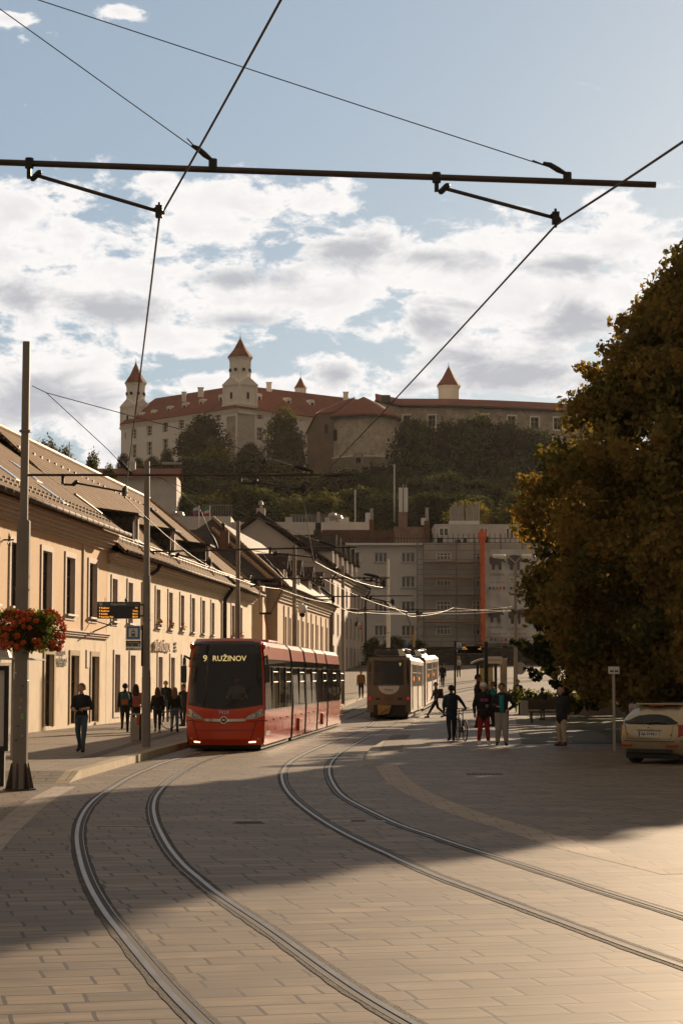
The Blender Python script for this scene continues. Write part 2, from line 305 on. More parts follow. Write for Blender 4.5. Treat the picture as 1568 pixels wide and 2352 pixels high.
M['cream'] = mat('cream render', (.68,.57,.42), .85, var=.09, vs=1.2, bump=.12, bs=40, col2=(.52,.41,.28), c2s=1.3, c2t=(.5,.8))
M['beige'] = mat('beige render', (.50,.37,.25), .85, var=.09, vs=1.2, bump=.1, bs=40)
M['rosy'] = mat('rosy white render', (.58,.50,.45), .85, var=.08, vs=1, bump=.1, bs=30)
M['trim'] = mat('pale trim', (.58,.50,.44), .8, var=.08, vs=4, bump=.1, bs=40)
M['stonetrim'] = mat('sandstone surround', (.36,.27,.15), .85, var=.18, vs=5, bump=.3, bs=30)
M['cornice'] = mat('cornice render', (.52,.44,.34), .85, var=.1, vs=3, bump=.15, bs=30)
M['tile'] = brickmat('roof tiles', (.36,.24,.14), (.31,.20,.115), (.10,.062,.038), .24, .24, .045, rough=.95, bump=1, dist=.06, var=.22, vs=.8, blotch=((.25,.18,.11),.5,.5,.85), off=.5, spec=.15)
M['tilebrown'] = brickmat('brown roof tiles', (.075,.042,.032), (.055,.032,.026), (.015,.01,.01), .24, .3, .03, rough=.7, bump=1, dist=.05, var=.3, blotch=((.12,.075,.045),.6,.55,.85))
M['tiledark'] = brickmat('dark roof tiles', (.05,.042,.034), (.038,.032,.027), (.012,.01,.01), .3, .33, .03, rough=.75, bump=1, dist=.05, var=.35, blotch=((.1,.075,.045),.7,.5,.8))
M['ridge'] = mat('ridge tiles', (.38,.24,.13), .6, var=.2, vs=4, bump=.3)
M['gutter'] = mat('gutter metal', (.07,.05,.035), .8, 0, var=.2, vs=4)
M['wood'] = mat('dark window wood', (.05,.035,.022), .6, var=.25, vs=6)
M['pane'] = mat('window glass', (.045,.038,.032), .08, spec=.7, var=.1)
M['panelight'] = mat('window glass pale', (.09,.095,.10), .1, spec=.7, var=.4, vs=.7)
M['white'] = mat('white paint', (.72,.70,.67), .5, var=.06, vs=3)
M['sheet'] = mat('metal flashing', (.36,.33,.29), .5, .5, var=.1)
M['dark'] = mat('dark metal', (.035,.03,.028), .5, .5, var=.2)
M['black'] = mat('black rubber', (.012,.012,.012), .6, var=.2)
M['pole'] = mat('grey painted pole', (.23,.20,.17), .5, .3, var=.12, vs=1.5, col2=(.30,.25,.19), c2s=.9, c2t=(.5,.8))
M['beam'] = mat('galvanised beam', (.075,.06,.05), .5, .5, var=.25, vs=4)
M['wire'] = mat('contact wire', (.08,.065,.05), .6, .2, var=.1)
M['palewire'] = mat('sunlit contact wire', (.20,.15,.10), .6, .2, var=.1)  # paler copy of the wire colour: sunlit gleam put into it
M['cwhite'] = mat('castle white render', (.80,.74,.68), .9, var=.06, vs=.12, bump=.1, bs=2, col2=(.70,.64,.58), c2s=.08, c2t=(.5,.8))
M['cmould'] = mat('castle white mouldings', (.82,.76,.68), .9, var=.06, vs=.3)  # near-white render of mouldings, towers and chimneys
M['croof'] = brickmat('castle roof tiles', (.30,.10,.055), (.26,.085,.05), (.07,.03,.02), .5, .6, .05, rough=.8, bump=.6, dist=.05, var=.25, vs=.15)
M['cstone'] = brickmat('castle rubble stone', (.50,.42,.33), (.36,.30,.23), (.44,.37,.29), .75, .42, .05, rough=.9, bump=.8, dist=.1, var=.35, vs=.5, jit=.5, blotch=((.40,.33,.25),.7,.55,.8))
M['cash'] = brickmat('castle white ashlar', (.60,.54,.48), (.53,.48,.43), (.42,.37,.33), 1.1, .55, .04, rough=.9, bump=.5, dist=.08, var=.1)
M['cwood'] = mat('castle dark opening', (.018,.015,.013), .7)
M['gren'] = mat('grey panel render', (.60,.57,.54), .9, var=.1, vs=.3, bump=.1, bs=8, col2=(.42,.39,.36), c2s=.25, c2t=(.55,.8))
M['gren2'] = mat('worn grey render', (.46,.42,.37), .9, var=.15, vs=.4, bump=.2, bs=8, col2=(.32,.27,.22), c2s=.3, c2t=(.5,.72))
M['conc'] = mat('concrete', (.52,.49,.46), .9, var=.12, vs=.6)
M['brick'] = brickmat('old brick', (.20,.085,.05), (.15,.065,.04), (.12,.08,.06), .25, .075, .012, rough=.9, bump=.5, var=.25)
M['pink'] = brickmat('pink brick', (.34,.21,.17), (.30,.18,.15), (.22,.15,.12), .25, .075, .012, rough=.9, bump=.5, var=.2)
M['scaf'] = mat('scaffold tube', (.22,.21,.2), .45, .7, var=.2)
M['plank'] = mat('scaffold planks', (.22,.11,.06), .85, var=.3, vs=3)
M['orange'] = mat('orange chute plastic', (.72,.14,.03), .5, var=.15, vs=1)
M['net'] = mat('pale scaffold tarpaulin', (.58,.56,.53), .8, var=.12, vs=.5, bump=.3, bs=1.5)
M['ink'] = mat('dark print', (.09,.08,.08), .8)
M['tred'] = mat('tram red paint', (.60,.050,.009), .25, var=.06, vs=1.5, coat=.25, spec=.5)
M['tredside'] = mat('tram side red paint', (.55,.07,.02), .22, var=.08, vs=1.5, coat=.5, spec=.5)
M['tglass'] = glassmat('tram tinted glass', (.36,.34,.30), .03, .5)
M['wsglass'] = glassmat('tram windscreen glass', (.42,.42,.42), .02, .5)
M['tblack'] = mat('tram black gloss', (.01,.01,.011), .12, spec=.6)
M['chrome'] = mat('chrome', (.75,.73,.70), .18, 1, var=.03)
M['lens'] = mat('headlamp lens', (.5,.48,.44), .12, .5, var=.1)
M['lampon'] = mat('warm lamp', (.9,.8,.6), .3, emit=(1,.75,.4), es=2.0)
M['led'] = mat('amber led', (.3,.1,0), .5, emit=(1,.36,.04), es=1.1)
M['ledy'] = mat('yellow led', (.3,.25,.1), .5, emit=(1,.75,.3), es=.45)
M['cream2'] = mat('old tram shaded tail paint', (.15,.112,.075), .4, var=.15, vs=1.5, coat=.2)  # tail faces away from the sun: its shade is put into the colour
M['cream3'] = mat('old tram sunlit side paint', (.36,.29,.21), .45, var=.15, vs=1.5, coat=.3)  # same body, paler colour stands for the sunlit flank
M['redlamp'] = mat('red tail lamp', (.45,.015,.01), .2, emit=(1,.03,.02), es=.12)
M['redlens'] = mat('car tail lens', (.30,.012,.008), .15, var=.1)
M['yellow'] = mat('yellow coupler cover', (.40,.26,.08), .6, var=.2, vs=6)
M['beigecar'] = mat('beige car paint', (.42,.34,.22), .3, .55, var=.06, vs=3, coat=.6)
M['carglass'] = mat('car glass', (.012,.013,.015), .12, spec=.25)
M['tyre'] = mat('tyre', (.012,.012,.012), .8)
M['bluesign'] = mat('blue sign', (.03,.16,.36), .4, var=.02)
M['greysign'] = mat('grey sign panel', (.09,.09,.09), .5)
M['paper'] = mat('poster paper', (.62,.60,.55), .5, var=.05)
M['green'] = mat('green disc', (.25,.45,.06), .5)
M['plate'] = mat('number plate', (.7,.7,.66), .4, var=.03)
M['fred'] = mat('red petals', (.62,.085,.012), .6, var=.4, vs=12)
M['fred2'] = mat('pink petals', (.52,.02,.07), .6, var=.35, vs=12)
M['bark'] = mat('bark', (.06,.045,.032), .95, var=.3, vs=4, bump=.8, bs=12)
M['lf_or'] = leafmat('autumn orange leaves', (.27,.19,.062), .42, .4, trc=(.30,.20,.035))
M['lf_br'] = leafmat('brown green leaves', (.20,.165,.058), .42, .4, trc=(.27,.20,.035))
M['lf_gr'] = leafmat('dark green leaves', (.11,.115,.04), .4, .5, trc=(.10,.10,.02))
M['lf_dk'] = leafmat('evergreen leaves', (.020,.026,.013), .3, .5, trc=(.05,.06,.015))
M['lf_ol'] = leafmat('olive leaves', (.055,.048,.014), .4, .5, trc=(.16,.12,.02))
M['lf_ye'] = leafmat('yellow green leaves', (.13,.12,.022), .5, .45, trc=(.36,.30,.04))
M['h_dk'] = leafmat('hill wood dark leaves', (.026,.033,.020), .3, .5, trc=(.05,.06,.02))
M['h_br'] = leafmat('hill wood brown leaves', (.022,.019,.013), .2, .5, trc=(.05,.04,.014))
M['h_gr'] = leafmat('hill wood green leaves', (.062,.076,.032), .35, .5, trc=(.13,.14,.04))
M['h_ol'] = leafmat('hill wood olive leaves', (.095,.078,.026), .35, .4, trc=(.13,.10,.02))
M['lf_fl'] = leafmat('geranium leaves', (.06,.09,.02), .45, .5, trc=(.16,.22,.03))
M['skin'] = mat('skin', (.42,.24,.16), .55, var=.06, vs=8)
FN = {}
def cloth(c, var=.15):
    k = tuple(round(x,3) for x in c)
    if k not in FN: FN[k] = mat('cloth', c, .9, var=var, vs=6, bump=.35, bs=14)
    return FN[k]
def text(s, size, mtx, m, parent, name='lettering', ext=.004, align='LEFT', sx=1.0):
    c = bpy.data.curves.new('t', 'FONT'); c.body = s; c.size = size; c.extrude = ext; c.align_x = align; c.align_y = 'CENTER'; c.resolution_u = 2
    o = bpy.data.objects.new('t', c); COL.objects.link(o)
    dg = bpy.context.evaluated_depsgraph_get(); dg.update(); me = bpy.data.meshes.new_from_object(o.evaluated_get(dg)); bpy.data.objects.remove(o)
    me.name = name; q = Vector((0,0,0)); p = parent
    par_m = Matrix.Identity(4)
    while p is not None:
        par_m = Matrix.Translation(p.location) @ p.rotation_euler.to_matrix().to_4x4() @ par_m; p = p.parent
    me.transform(par_m.inverted() @ mtx @ Matrix.Diagonal((sx,1,1,1))); me.materials.clear(); me.materials.append(m)
    ob = bpy.data.objects.new(name, me); COL.objects.link(ob); ob.parent = parent; return ob
def tm(o, xdir, up=(0,0,1)):               # matrix whose x runs along xdir, y up
    x = Vector(xdir).normalized(); y = Vector(up).normalized(); z = x.cross(y).normalized()
    m = Matrix.Identity(4)
    for i in range(3): m[i][0], m[i][1], m[i][2], m[i][3] = x[i], y[i], z[i], o[i]
    return m
def catmull(pts, n=6):
    out = []; p = [Vector(q) for q in pts]; p = [p[0]*2-p[1]]+p+[p[-1]*2-p[-2]]
    for i in range(1, len(p)-2):
        for k in range(n):
            t = k/n; a,b,c,d = p[i-1],p[i],p[i+1],p[i+2]
            out.append(.5*((2*b)+(c-a)*t+(2*a-5*b+4*c-d)*t*t+(-a+3*b-3*c+d)*t**3))
    out.append(p[-2]); return out
def smooth_path(p, it=8):
    p = [q.copy() for q in p]
    for _ in range(it): p = [p[0]]+[(p[i-1]+p[i]*2+p[i+1])/4 for i in range(1,len(p)-1)]+[p[-1]]
    return p
# ================================================================ ground
def sheet(name, pts_fn, X, Y, m, z=0.0):
    mb = MB(); nx = len(X); b = 0
    for y in Y:
        for x in X: mb.v.append(Vector((x, y, pts_fn(x, y)+z)))
    for j in range(len(Y)-1):
        for i in range(nx-1): mb.f.append((j*nx+i, j*nx+i+1, (j+1)*nx+i+1, (j+1)*nx+i)); mb.m.append(0)
    return struct(mb.build(name, m))
def terr(x, y):
    if y < 250: return gh(y)
    if y < 520:
        t = (y-250)/200; return gh(250)+min(t,1)**1.2*38+max(0,t-1)*10
    return gh(250)+38+3.5
YS = list(range(-60,100,20))+list(range(100,172,4))+[180,200,220,240,250]
sheet('ground', terr, [-900,-300,-80,-40,0,40,80,300,900], [-300]+YS+[300,400,520,900], M['asphalt'], -.012)
sheet('road', lambda x, y: gh(y), [-40,-20,-10,0,10,20,40], list(range(-20,101,10)), M['pave'])
sheet('road', lambda x, y: gh(y), [-40,-20,-10,0,10,20,40], list(range(100,172,4))+[180,200,215], M['road'])
sheet('hillside', lambda x, y: terr(x, y)+2.0*math.sin(x*.05)*min(1,max(0,(y-250)/60)), list(range(-160,161,16)), list(range(246,520,12)), M['soil'], .05)
# ---- tracks
def ribbon(mb, path, o0, o1, z0, z1, m, j0=0, j1=0):
    L_, R_ = [], []
    for i, p in enumerate(path):
        d = (path[min(i+1,len(path)-1)]-path[max(i-1,0)]); d.z = 0; d.normalize(); r = Vector((d.y,-d.x,0))
        L_.append(p+r*(o0+random.uniform(-j0,j0))+Vector((0,0,z0))); R_.append(p+r*(o1+random.uniform(-j1,j1))+Vector((0,0,z1)))
    for i in range(len(path)-1): mb.poly([L_[i],R_[i],R_[i+1],L_[i+1]], m)
def rail(pix, tail, side=1):
    pts = [G(x, y) for x, y in pix]+[Vector((x, y, gh(y))) for x, y in tail]
    d = (pts[0]-pts[1]).normalized(); pts = [pts[0]+d*k for k in (9,5,2)]+pts
    p = smooth_path(catmull(pts, 5), 10)
    for q in p: q.z = gh(q.y)+(.03 if q.y>99 else 0)
    mb = MB(); s = side
    jag = [random.uniform(-.025,.025) for _ in p]
    for (a, b, za, zb, m) in ((-.085,-.028,.004,.005,2),(-.028,.022,.009,.009,0),(.022,.026,.009,.0045,1),(.026,.072,.0045,.0045,1),(.072,.076,.0045,.007,1),(.076,.084,.007,.007,0),(.084,.125,.005,.004,2)):
        ja, jb = (.008 if a==-.085 else 0), (.010 if b==.125 else 0)
        if s < 0: ja, jb = jb, ja
        ribbon(mb, p, a if s>0 else -b, b if s>0 else -a, za if s>0 else zb, zb if s>0 else za, m, ja, jb)
    o = mb.build('tram_rail', [M['steel'], M['groove'], M['joint']]); struct(o); return p
R1 = [(458,2352),(400,2292),(350,2236),(300,2175),(261,2124),(248,2107),(227.6,2076),(209.6,2045),(194,2009),(184,1974),(177,1935),(177.6,1912),(182,1889),(191.7,1868),(204.5,1850),(222.4,1832),(248,1815),(273.7,1798),(304.5,1781),(335,1768),(361,1757),(399,1744)]
R2 = [(945,2352),(850,2295),(760,2235),(640,2148),(575,2105),(516.7,2066),(481,2040),(453,2015),(427,1994),(404,1968),(386,1945),(371,1917),(359,1892),(354,1871),(352,1856),(355,1836),(365,1820),(386,1797),(412,1779),(443,1761),(473,1747),(509,1735)]
R3 = [(1568,2222),(1450,2180),(1330,2135),(1200,2088),(1091,2047),(1003,2015),(937,1986),(871,1954),(805,1923),(746,1890),(699,1857),(670,1831),(653,1808),(647,1788),(648,1771),(660,1755),(680,1740),(706,1727),(746,1710),(785,1694),(825,1678),(854,1664)]
R4 = [(1568,2105),(1450,2068),(1330,2030),(1200,1988),(1091,1954),(1042,1939),(983,1917),(920,1897),(871,1874),(825,1851),(788,1831),(769,1808),(757,1785),(755,1765),(762,1748),(779,1732),(798,1719),(838,1696),(877,1676),(912,1659)]
def T1c(Y): return -3.48+.092*(Y-59.6) if Y < 84 else None
t1tail = [(-2.9,62),(-2.3,70),(-1.52,80),(-.85,90),(-.15,103),(1.5,125),(3.4,142),(7.6,160),(14.5,172),(26,182)]
t2tail = [(2.35,103),(4.5,127),(6.4,142),(10.8,158.5),(17.6,169.5),(28,178)]
def offs(t, d):
    o = []
    for i,(x,y) in enumerate(t):
        a = t[max(i-1,0)]; b = t[min(i+1,len(t)-1)]; dx,dy = b[0]-a[0], b[1]-a[1]; l = math.hypot(dx,dy); o.append((x+dy/l*d, y-dx/l*d))
    return o
P1_ = rail(R1, offs(t1tail,-.5)); P2_ = rail(R2, offs(t1tail,.5), -1); P3_ = rail(R3, offs(t2tail,-.5)); P4_ = rail(R4, offs(t2tail,.5), -1)
# ---- left platform
FA = math.atan(.0874); FL = Frame((-9.75, 81.8, 0), FA)
def FX(Y): return -9.75+.0874*(Y-81.8)
EL = [(-5.39,39.7,0),(-5.38,41.2,.18),(-5.12,47.3,.18),(-4.86,54,.18),(-4.66,58,.18),(-4.2,64,.18),(-3.75,70,.18),(-2.98,80,.18),(-2.25,90,.18),(-1.5,103,.18),(.15,125,.18),(1.8,142,.18),(3.5,152,.18),(5.5,165,.18),(9,185,.18)]
mb = MB(); kb = MB()
for i in range(len(EL)-1):
    (x0,y0,h0),(x1,y1,h1) = EL[i],EL[i+1]; a0,a1 = gh(y0),gh(y1)
    L0 = FX(y0)-1.2; L1 = FX(y1)-1.2; k = .28
    mb.poly([(L0,y0,h0+a0),(x0-k,y0,h0+a0),(x1-k,y1,h1+a1),(L1,y1,h1+a1)])
    kb.poly([(x0-k,y0,h0+a0+.002),(x0,y0,h0+a0+.002),(x1,y1,h1+a1+.002),(x1-k,y1,h1+a1+.002)])
    kb.poly([(x0,y0,h0+a0+.002),(x0,y0,a0-.05),(x1,y1,a1-.05),(x1,y1,h1+a1+.002)])
struct(mb.build('pavement', M['plat'])); o = kb.build('kerb', brickmat('kerb blocks', (.36,.29,.19),(.32,.26,.17),(.12,.1,.07),1.0,5,.012,bump=.4,dist=.01)); struct(o)
mb = MB(); 
for i in range(6,12):
    pass
# ---- right platform with a flush start
def hp(Y): return gh(Y)+.13*max(0,min(1,(Y-47.5)/14))
ER = [(.53,47.5),(.62,52),(.80,56.5),(1.36,63),(1.95,71),(2.62,80),(3.6,95),(4.5,107.6),(6.6,130),(8.3,143),(12.2,156),(18.5,166)]
mb = MB(); kb = MB()
for i in range(len(ER)-1):
    (x0,y0),(x1,y1) = ER[i],ER[i+1]; h0,h1 = hp(y0)+.004,hp(y1)+.004; k = .26
    mb.poly([(x0+k,y0,h0),(40,y0,h0),(40,y1,h1),(x1+k,y1,h1)])
    kb.poly([(x0,y0,h0+.003),(x0+k,y0,h0+.003),(x1+k,y1,h1+.003),(x1,y1,h1+.003)])
    kb.poly([(x0,y0,h0+.003),(x0,y0,h0-.3),(x1,y1,h1-.3),(x1,y1,h1+.003)])
struct(mb.build('platform', M['pave'])); struct(kb.build('kerb', mat('dark kerb', (.20,.165,.13), .8, var=.2, vs=5)))
def strip(name, pix, w, m, z=.002, lift=None):
    pts = smooth_path(catmull([G(x,y) for x,y in pix], 4), 3)
    for q in pts: q.z = (hp(q.y) if lift == 'R' else gh(q.y)+(lift or 0))+(.0055 if lift else .0005)
    mb = MB(); ribbon(mb, pts, -w/2, w/2, z, z, 0); return struct(mb.build(name, m))
strip('paving_band', [(885,1757),(905,1785),(945,1815),(1010,1845),(1090,1875),(1200,1908),(1330,1950),(1450,1978),(1568,2008)], .5, M['band'])
strip('paving_band', [(150,1807),(110,1828),(70,1855),(30,1890),(0,1915),(-60,1980)], .42, M['band'])
strip('tactile_strip', [(898,1733),(904,1715),(922,1697)], .62, M['tact'], lift='R')
strip('tactile_strip', [(200,1758),(290,1728),(360,1708),(415,1693)], .35, M['tact'], lift=.18)
strip('tactile_strip', [(100,1694),(200,1690),(300,1683)], .25, M['tact'], lift=.18)
# cobbled patch and lawn under the tree
def ystrips(name, ys, xl, xr, dz, m):
    mb = MB()
    for a_, b_ in zip(ys, ys[1:]): mb.poly([(xl(a_),a_,hp(a_)+dz),(xr(a_),a_,hp(a_)+dz),(xr(b_),b_,hp(b_)+dz),(xl(b_),b_,hp(b_)+dz)])
    return struct(mb.build(name, m))
qa, qb = G(1197,1707,.13), G(1178,1627,.13)
lx = lambda y: qa.x+(qb.x-qa.x)*(y-qa.y)/(qb.y-qa.y)
ystrips('cobbled_ground', [qa.y,61.5,70,80,90,100,108,116,124], lx, lambda y: 30, .010, M['cobble'])
ystrips('lawn', [60.5,61.5,70,80,90,100], lambda y: 8.6+.02*(y-60)+.35*math.sin(y), lambda y: 30, .018, M['grass'])
# manholes and gratings
def manhole(x, y, w, d, label, rnd=True, lift=0, n=0):
    c = G(x, y, lift); t = thing('manhole_cover', label, 'manhole cover', (c.x, c.y, c.z+.006))
    f = MB(); f.box((c.x-w/2,c.y-d/2,c.z-.02),(c.x+w/2,c.y+d/2,c.z+.010)); f.build('frame', M['iron'], t)
    l = MB()
    if rnd:
        l.lathe((c.x,c.y,c.z), [(min(w,d)*.42,0),(min(w,d)*.42,.016)], 24); l.build('lid', M['kerb'], t)
        g = MB()
        for k in range(13):
            xx = c.x-w/2+.05+k*(w-.1)/12; g.box((xx-.012,c.y-d/2+.03,c.z+.010),(xx+.012,c.y+d/2-.03,c.z+.014))
        g.build('ribs', M['steel'], t)
    else:
        for k in range(9):
            xx = c.x-w/2+.06+k*(w-.12)/8; l.box((xx-.02,c.y-d/2+.03,c.z),(xx+.02,c.y+d/2-.03,c.z+.014))
        l.build('bars', M['groove'], t)
manhole(118,1793,.8,.8,'square ribbed manhole cover beside the base of the flower pole')
manhole(572,1890,.45,.3,'iron drain grating between the two tracks', False)
manhole(1112,1778,.8,.6,'dark manhole cover on the open paving right of the pale band', False)
c0 = G(752,1887); c1 = G(892,1884); t = thing('track_drain', 'slotted drain crossing between the rails of the right track', 'drain', (c0.x,c0.y,0))
mb = MB(); mb.box((c0.x+.05,c0.y-.06,.0),(c1.x-.05,c0.y+.06,.009)); mb.build('channel', M['sheet'], t)
mb = MB()
for k in range(16): xx = c0.x+.35+k*(c1.x-c0.x-.7)/15; mb.box((xx-.012,c0.y-.05,.009),(xx+.012,c0.y+.05,.013))
mb.build('slots', M['groove'], t)
c0 = G(225,1898); t = thing('track_drain', 'faint slotted drain crossing between the rails of the left track', 'drain', (c0.x,c0.y,0))
mb = MB(); mb.box((c0.x,c0.y-.05,.0),(c0.x+.75,c0.y+.05,.009)); mb.build('channel', M['kerb'], t)
# ================================================================ buildings
def grid_wall(mb, fr, s0, s1, h0, h1, ops, depth=.4, n=0, m=0, mr=None):
    ss = sorted({s0,s1,*[v for o in ops for v in o[:2]]}); hh = sorted({h0,h1,*[v for o in ops for v in o[2:4]]})
    ss = [v for v in ss if s0-1e-6 <= v <= s1+1e-6]; hh = [v for v in hh if h0-1e-6 <= v <= h1+1e-6]
    for i in range(len(ss)-1):
        for j in range(len(hh)-1):
            a, b = (ss[i]+ss[i+1])/2, (hh[j]+hh[j+1])/2
            if any(o[0]<a<o[1] and o[2]<b<o[3] for o in ops): continue
            mb.poly([fr.pt(ss[i],n,hh[j]),fr.pt(ss[i+1],n,hh[j]),fr.pt(ss[i+1],n,hh[j+1]),fr.pt(ss[i],n,hh[j+1])], m)
    mr = m if mr is None else mr
    for o in ops:
        a,b,c,d = o[:4]; k = n-depth
        mb.poly([fr.pt(a,n,c),fr.pt(a,k,c),fr.pt(a,k,d),fr.pt(a,n,d)], mr); mb.poly([fr.pt(b,n,c),fr.pt(b,n,d),fr.pt(b,k,d),fr.pt(b,k,c)], mr)
        mb.poly([fr.pt(a,n,d),fr.pt(a,k,d),fr.pt(b,k,d),fr.pt(b,n,d)], mr); mb.poly([fr.pt(a,n,c),fr.pt(b,n,c),fr.pt(b,k,c),fr.pt(a,k,c)], mr)
def window(par, fr, a, b, c, d, n=0, depth=.4, trim=.16, mt='trim', mf='wood', mp='pane', sill=True, cols=2, rows=2, fw=.06, name='window', bottom=True):
    f = MB()
    if trim:
        k0, k1 = n-.01, n+.045
        f.fbox(fr,a-trim,a,k0,k1,c-(trim if bottom else 0),d+trim,0); f.fbox(fr,b,b+trim,k0,k1,c-(trim if bottom else 0),d+trim,0); f.fbox(fr,a,b,k0,k1,d,d+trim,0)
        if bottom: f.fbox(fr,a,b,k0,k1,c-trim,c,0)
    k = n-depth
    f.fbox(fr,a,a+fw,k,k+.07,c,d,1); f.fbox(fr,b-fw,b,k,k+.07,c,d,1); f.fbox(fr,a+fw,b-fw,k,k+.07,d-fw,d,1); f.fbox(fr,a+fw,b-fw,k,k+.07,c,c+fw,1)
    for i in range(1,cols): x=a+(b-a)*i/cols; f.fbox(fr,x-fw/2,x+fw/2,k,k+.065,c+fw,d-fw,1)
    for i in range(1,rows): y=c+(d-c)*(i/rows+(.12 if rows==2 else 0)); f.fbox(fr,a+fw,b-fw,k+.002,k+.06,y-fw/2,y+fw/2,1)
    w = f.build(name, [M[mt], M[mf]], par)
    g = MB(); g.fbox(fr,a,b,k-.02,k+.02,c,d); g.build('pane', M[mp if random.random()<.7 else ('panelight' if mp=='pane' else mp)], w)
    if sill:
        s = MB(); s.fbox(fr,a-.12,b+.12,n-depth*.6,n+.16,c-.05,c+.02); s.build('sill', M['sheet'], w)
    return w
def roof_slab(par, pts, m, th=.14, name='roof'):
    mb = MB(); mb.slab(pts, th); return mb.build(name, m, par)
def plain_walls(mb, fr, s0, s1, n0, n1, h0, h1, m=0, front=False, near=True, far=True, back=True, gab=None):
    if near: mb.poly([fr.pt(s0,n0,h0),fr.pt(s0,n1,h0),fr.pt(s0,n1,h1),fr.pt(s0,n0,h1)], m)
    if far: mb.poly([fr.pt(s1,n0,h0),fr.pt(s1,n1,h0),fr.pt(s1,n1,h1),fr.pt(s1,n0,h1)], m)
    if back: mb.poly([fr.pt(s0,n1,h0),fr.pt(s1,n1,h0),fr.pt(s1,n1,h1),fr.pt(s0,n1,h1)], m)
    if front: mb.poly([fr.pt(s0,n0,h0),fr.pt(s1,n0,h0),fr.pt(s1,n0,h1),fr.pt(s0,n0,h1)], m)
def sY(Y): return (Y-81.8)/math.cos(FA)
# ---------------- building A (ochre, nearest)
A = thing('town_house', 'ochre two storey house with tall white framed windows, nearest on the left', 'building', FL.pt(sY(62),0,0), group='houses along the left side')
a0, a1 = sY(56), sY(82.4); EA = 8.03
opsU, opsG = [], []
for xc in (-20, 36, 107, 161, 213):
    s,_ = FL.hit(xc, 1340); opsU.append((s-.72, s+.72, 4.45, 6.62))
for xc in (45, 112, 170, 217):
    s,_ = FL.hit(xc, 1600); opsG.append((s-.68, s+.68, .32, 2.92))
mb = MB(); grid_wall(mb, FL, a0, a1, 0, 3.72, opsG, .2, 0, 1); grid_wall(mb, FL, a0, a1, 3.72, EA, opsU, .22, 0, 0, 2)
plain_walls(mb, FL, a0, a1, 0, -10, 0, EA, 0); mb.build('wall', [M['ochre'], M['cream'], M['trim']], A)
for o in opsU: window(A, FL, *o, depth=.22, trim=.2, cols=2, rows=3)
for o in opsG:
    w = window(A, FL, *o, depth=.2, trim=.2, mt='stonetrim', sill=False, cols=2, rows=2, name='door', bottom=False)
mb = MB()
for (n1,h0,h1) in ((.10,3.66,3.74),(.16,3.74,3.82),(.22,3.82,3.88)): mb.fbox(FL,a0,a1+.05,-.01,n1,h0,h1)
mb.build('band_cornice', M['trim'], A)
mb = MB()
for (n1,h0,h1) in ((.10,7.3,7.42),(.2,7.42,7.54),(.34,7.54,7.66),(.46,7.66,7.80),(.58,7.80,7.92)): mb.fbox(FL,a0,a1+.02,-.01,n1,h0,h1)
s,_ = FL.hit(190,1400); mb.fbox(FL,s-.12,s+.12,-.01,.06,3.9,7.3)
mb.build('cornice', M['cornice'], A)
SL = .71; TH = math.atan(SL)
def roofpts(s0, s1, e, nf, W_, hs=None):
    return [FL.pt(s0,nf,e),FL.pt(s1,nf,e),FL.pt(s1,-W_,e+(nf+W_)*SL),FL.pt(s0,-W_,e+(nf+W_)*SL)]
roof_slab(A, roofpts(a0, a1, EA, .85, 5.2), M['tile'], .16)
roof_slab(A, [FL.pt(a0,-10.6,EA),FL.pt(a1,-10.6,EA),FL.pt(a1,-5.2,EA+5.92*SL),FL.pt(a0,-5.2,EA+5.92*SL)], M['tile'], .16)
def gutter(par, s0, s1, n, h, r=.085):
    mb = MB(); mb.tube([FL.pt(s0,n,h),FL.pt(s1,n,h)], r, 10)
    k = s0
    while k < s1: mb.tube([FL.pt(k,n,h),FL.pt(k+.05,n,h)], r+.012, 10); k += 1.0
    return mb.build('gutter', M['gutter'], par, True)
gutter(A, a0, a1+.1, .93, EA-.06)
mb = MB()                                   # verge board and its gable wall
mb.poly([FL.pt(a1,0,EA),FL.pt(a1,-10,EA),FL.pt(a1,-5.2,EA+5.9*SL)])
mb.build('gable', M['ochre'], A)
mb = MB(); mb.tube([FL.pt(a1-.02,.74,EA+.02),FL.pt(a1-.02,-5.2,EA+5.94*SL+.03)], .06, 6); mb.build('verge', M['dark'], A)
k = a0+.3
mb = MB()                                   # snow guards: two rows of little hooks
while k < a1-.2:
    for (nn) in (.25, -.15):
        b = EA+(.72-nn)*SL+.02; mb.fbox(FL,k-.05,k+.05,nn-.01,nn+.03,b,b+.09); mb.fbox(FL,k-.012,k+.012,nn-.05,nn+.06,b-.02,b+.13)
    k += .62

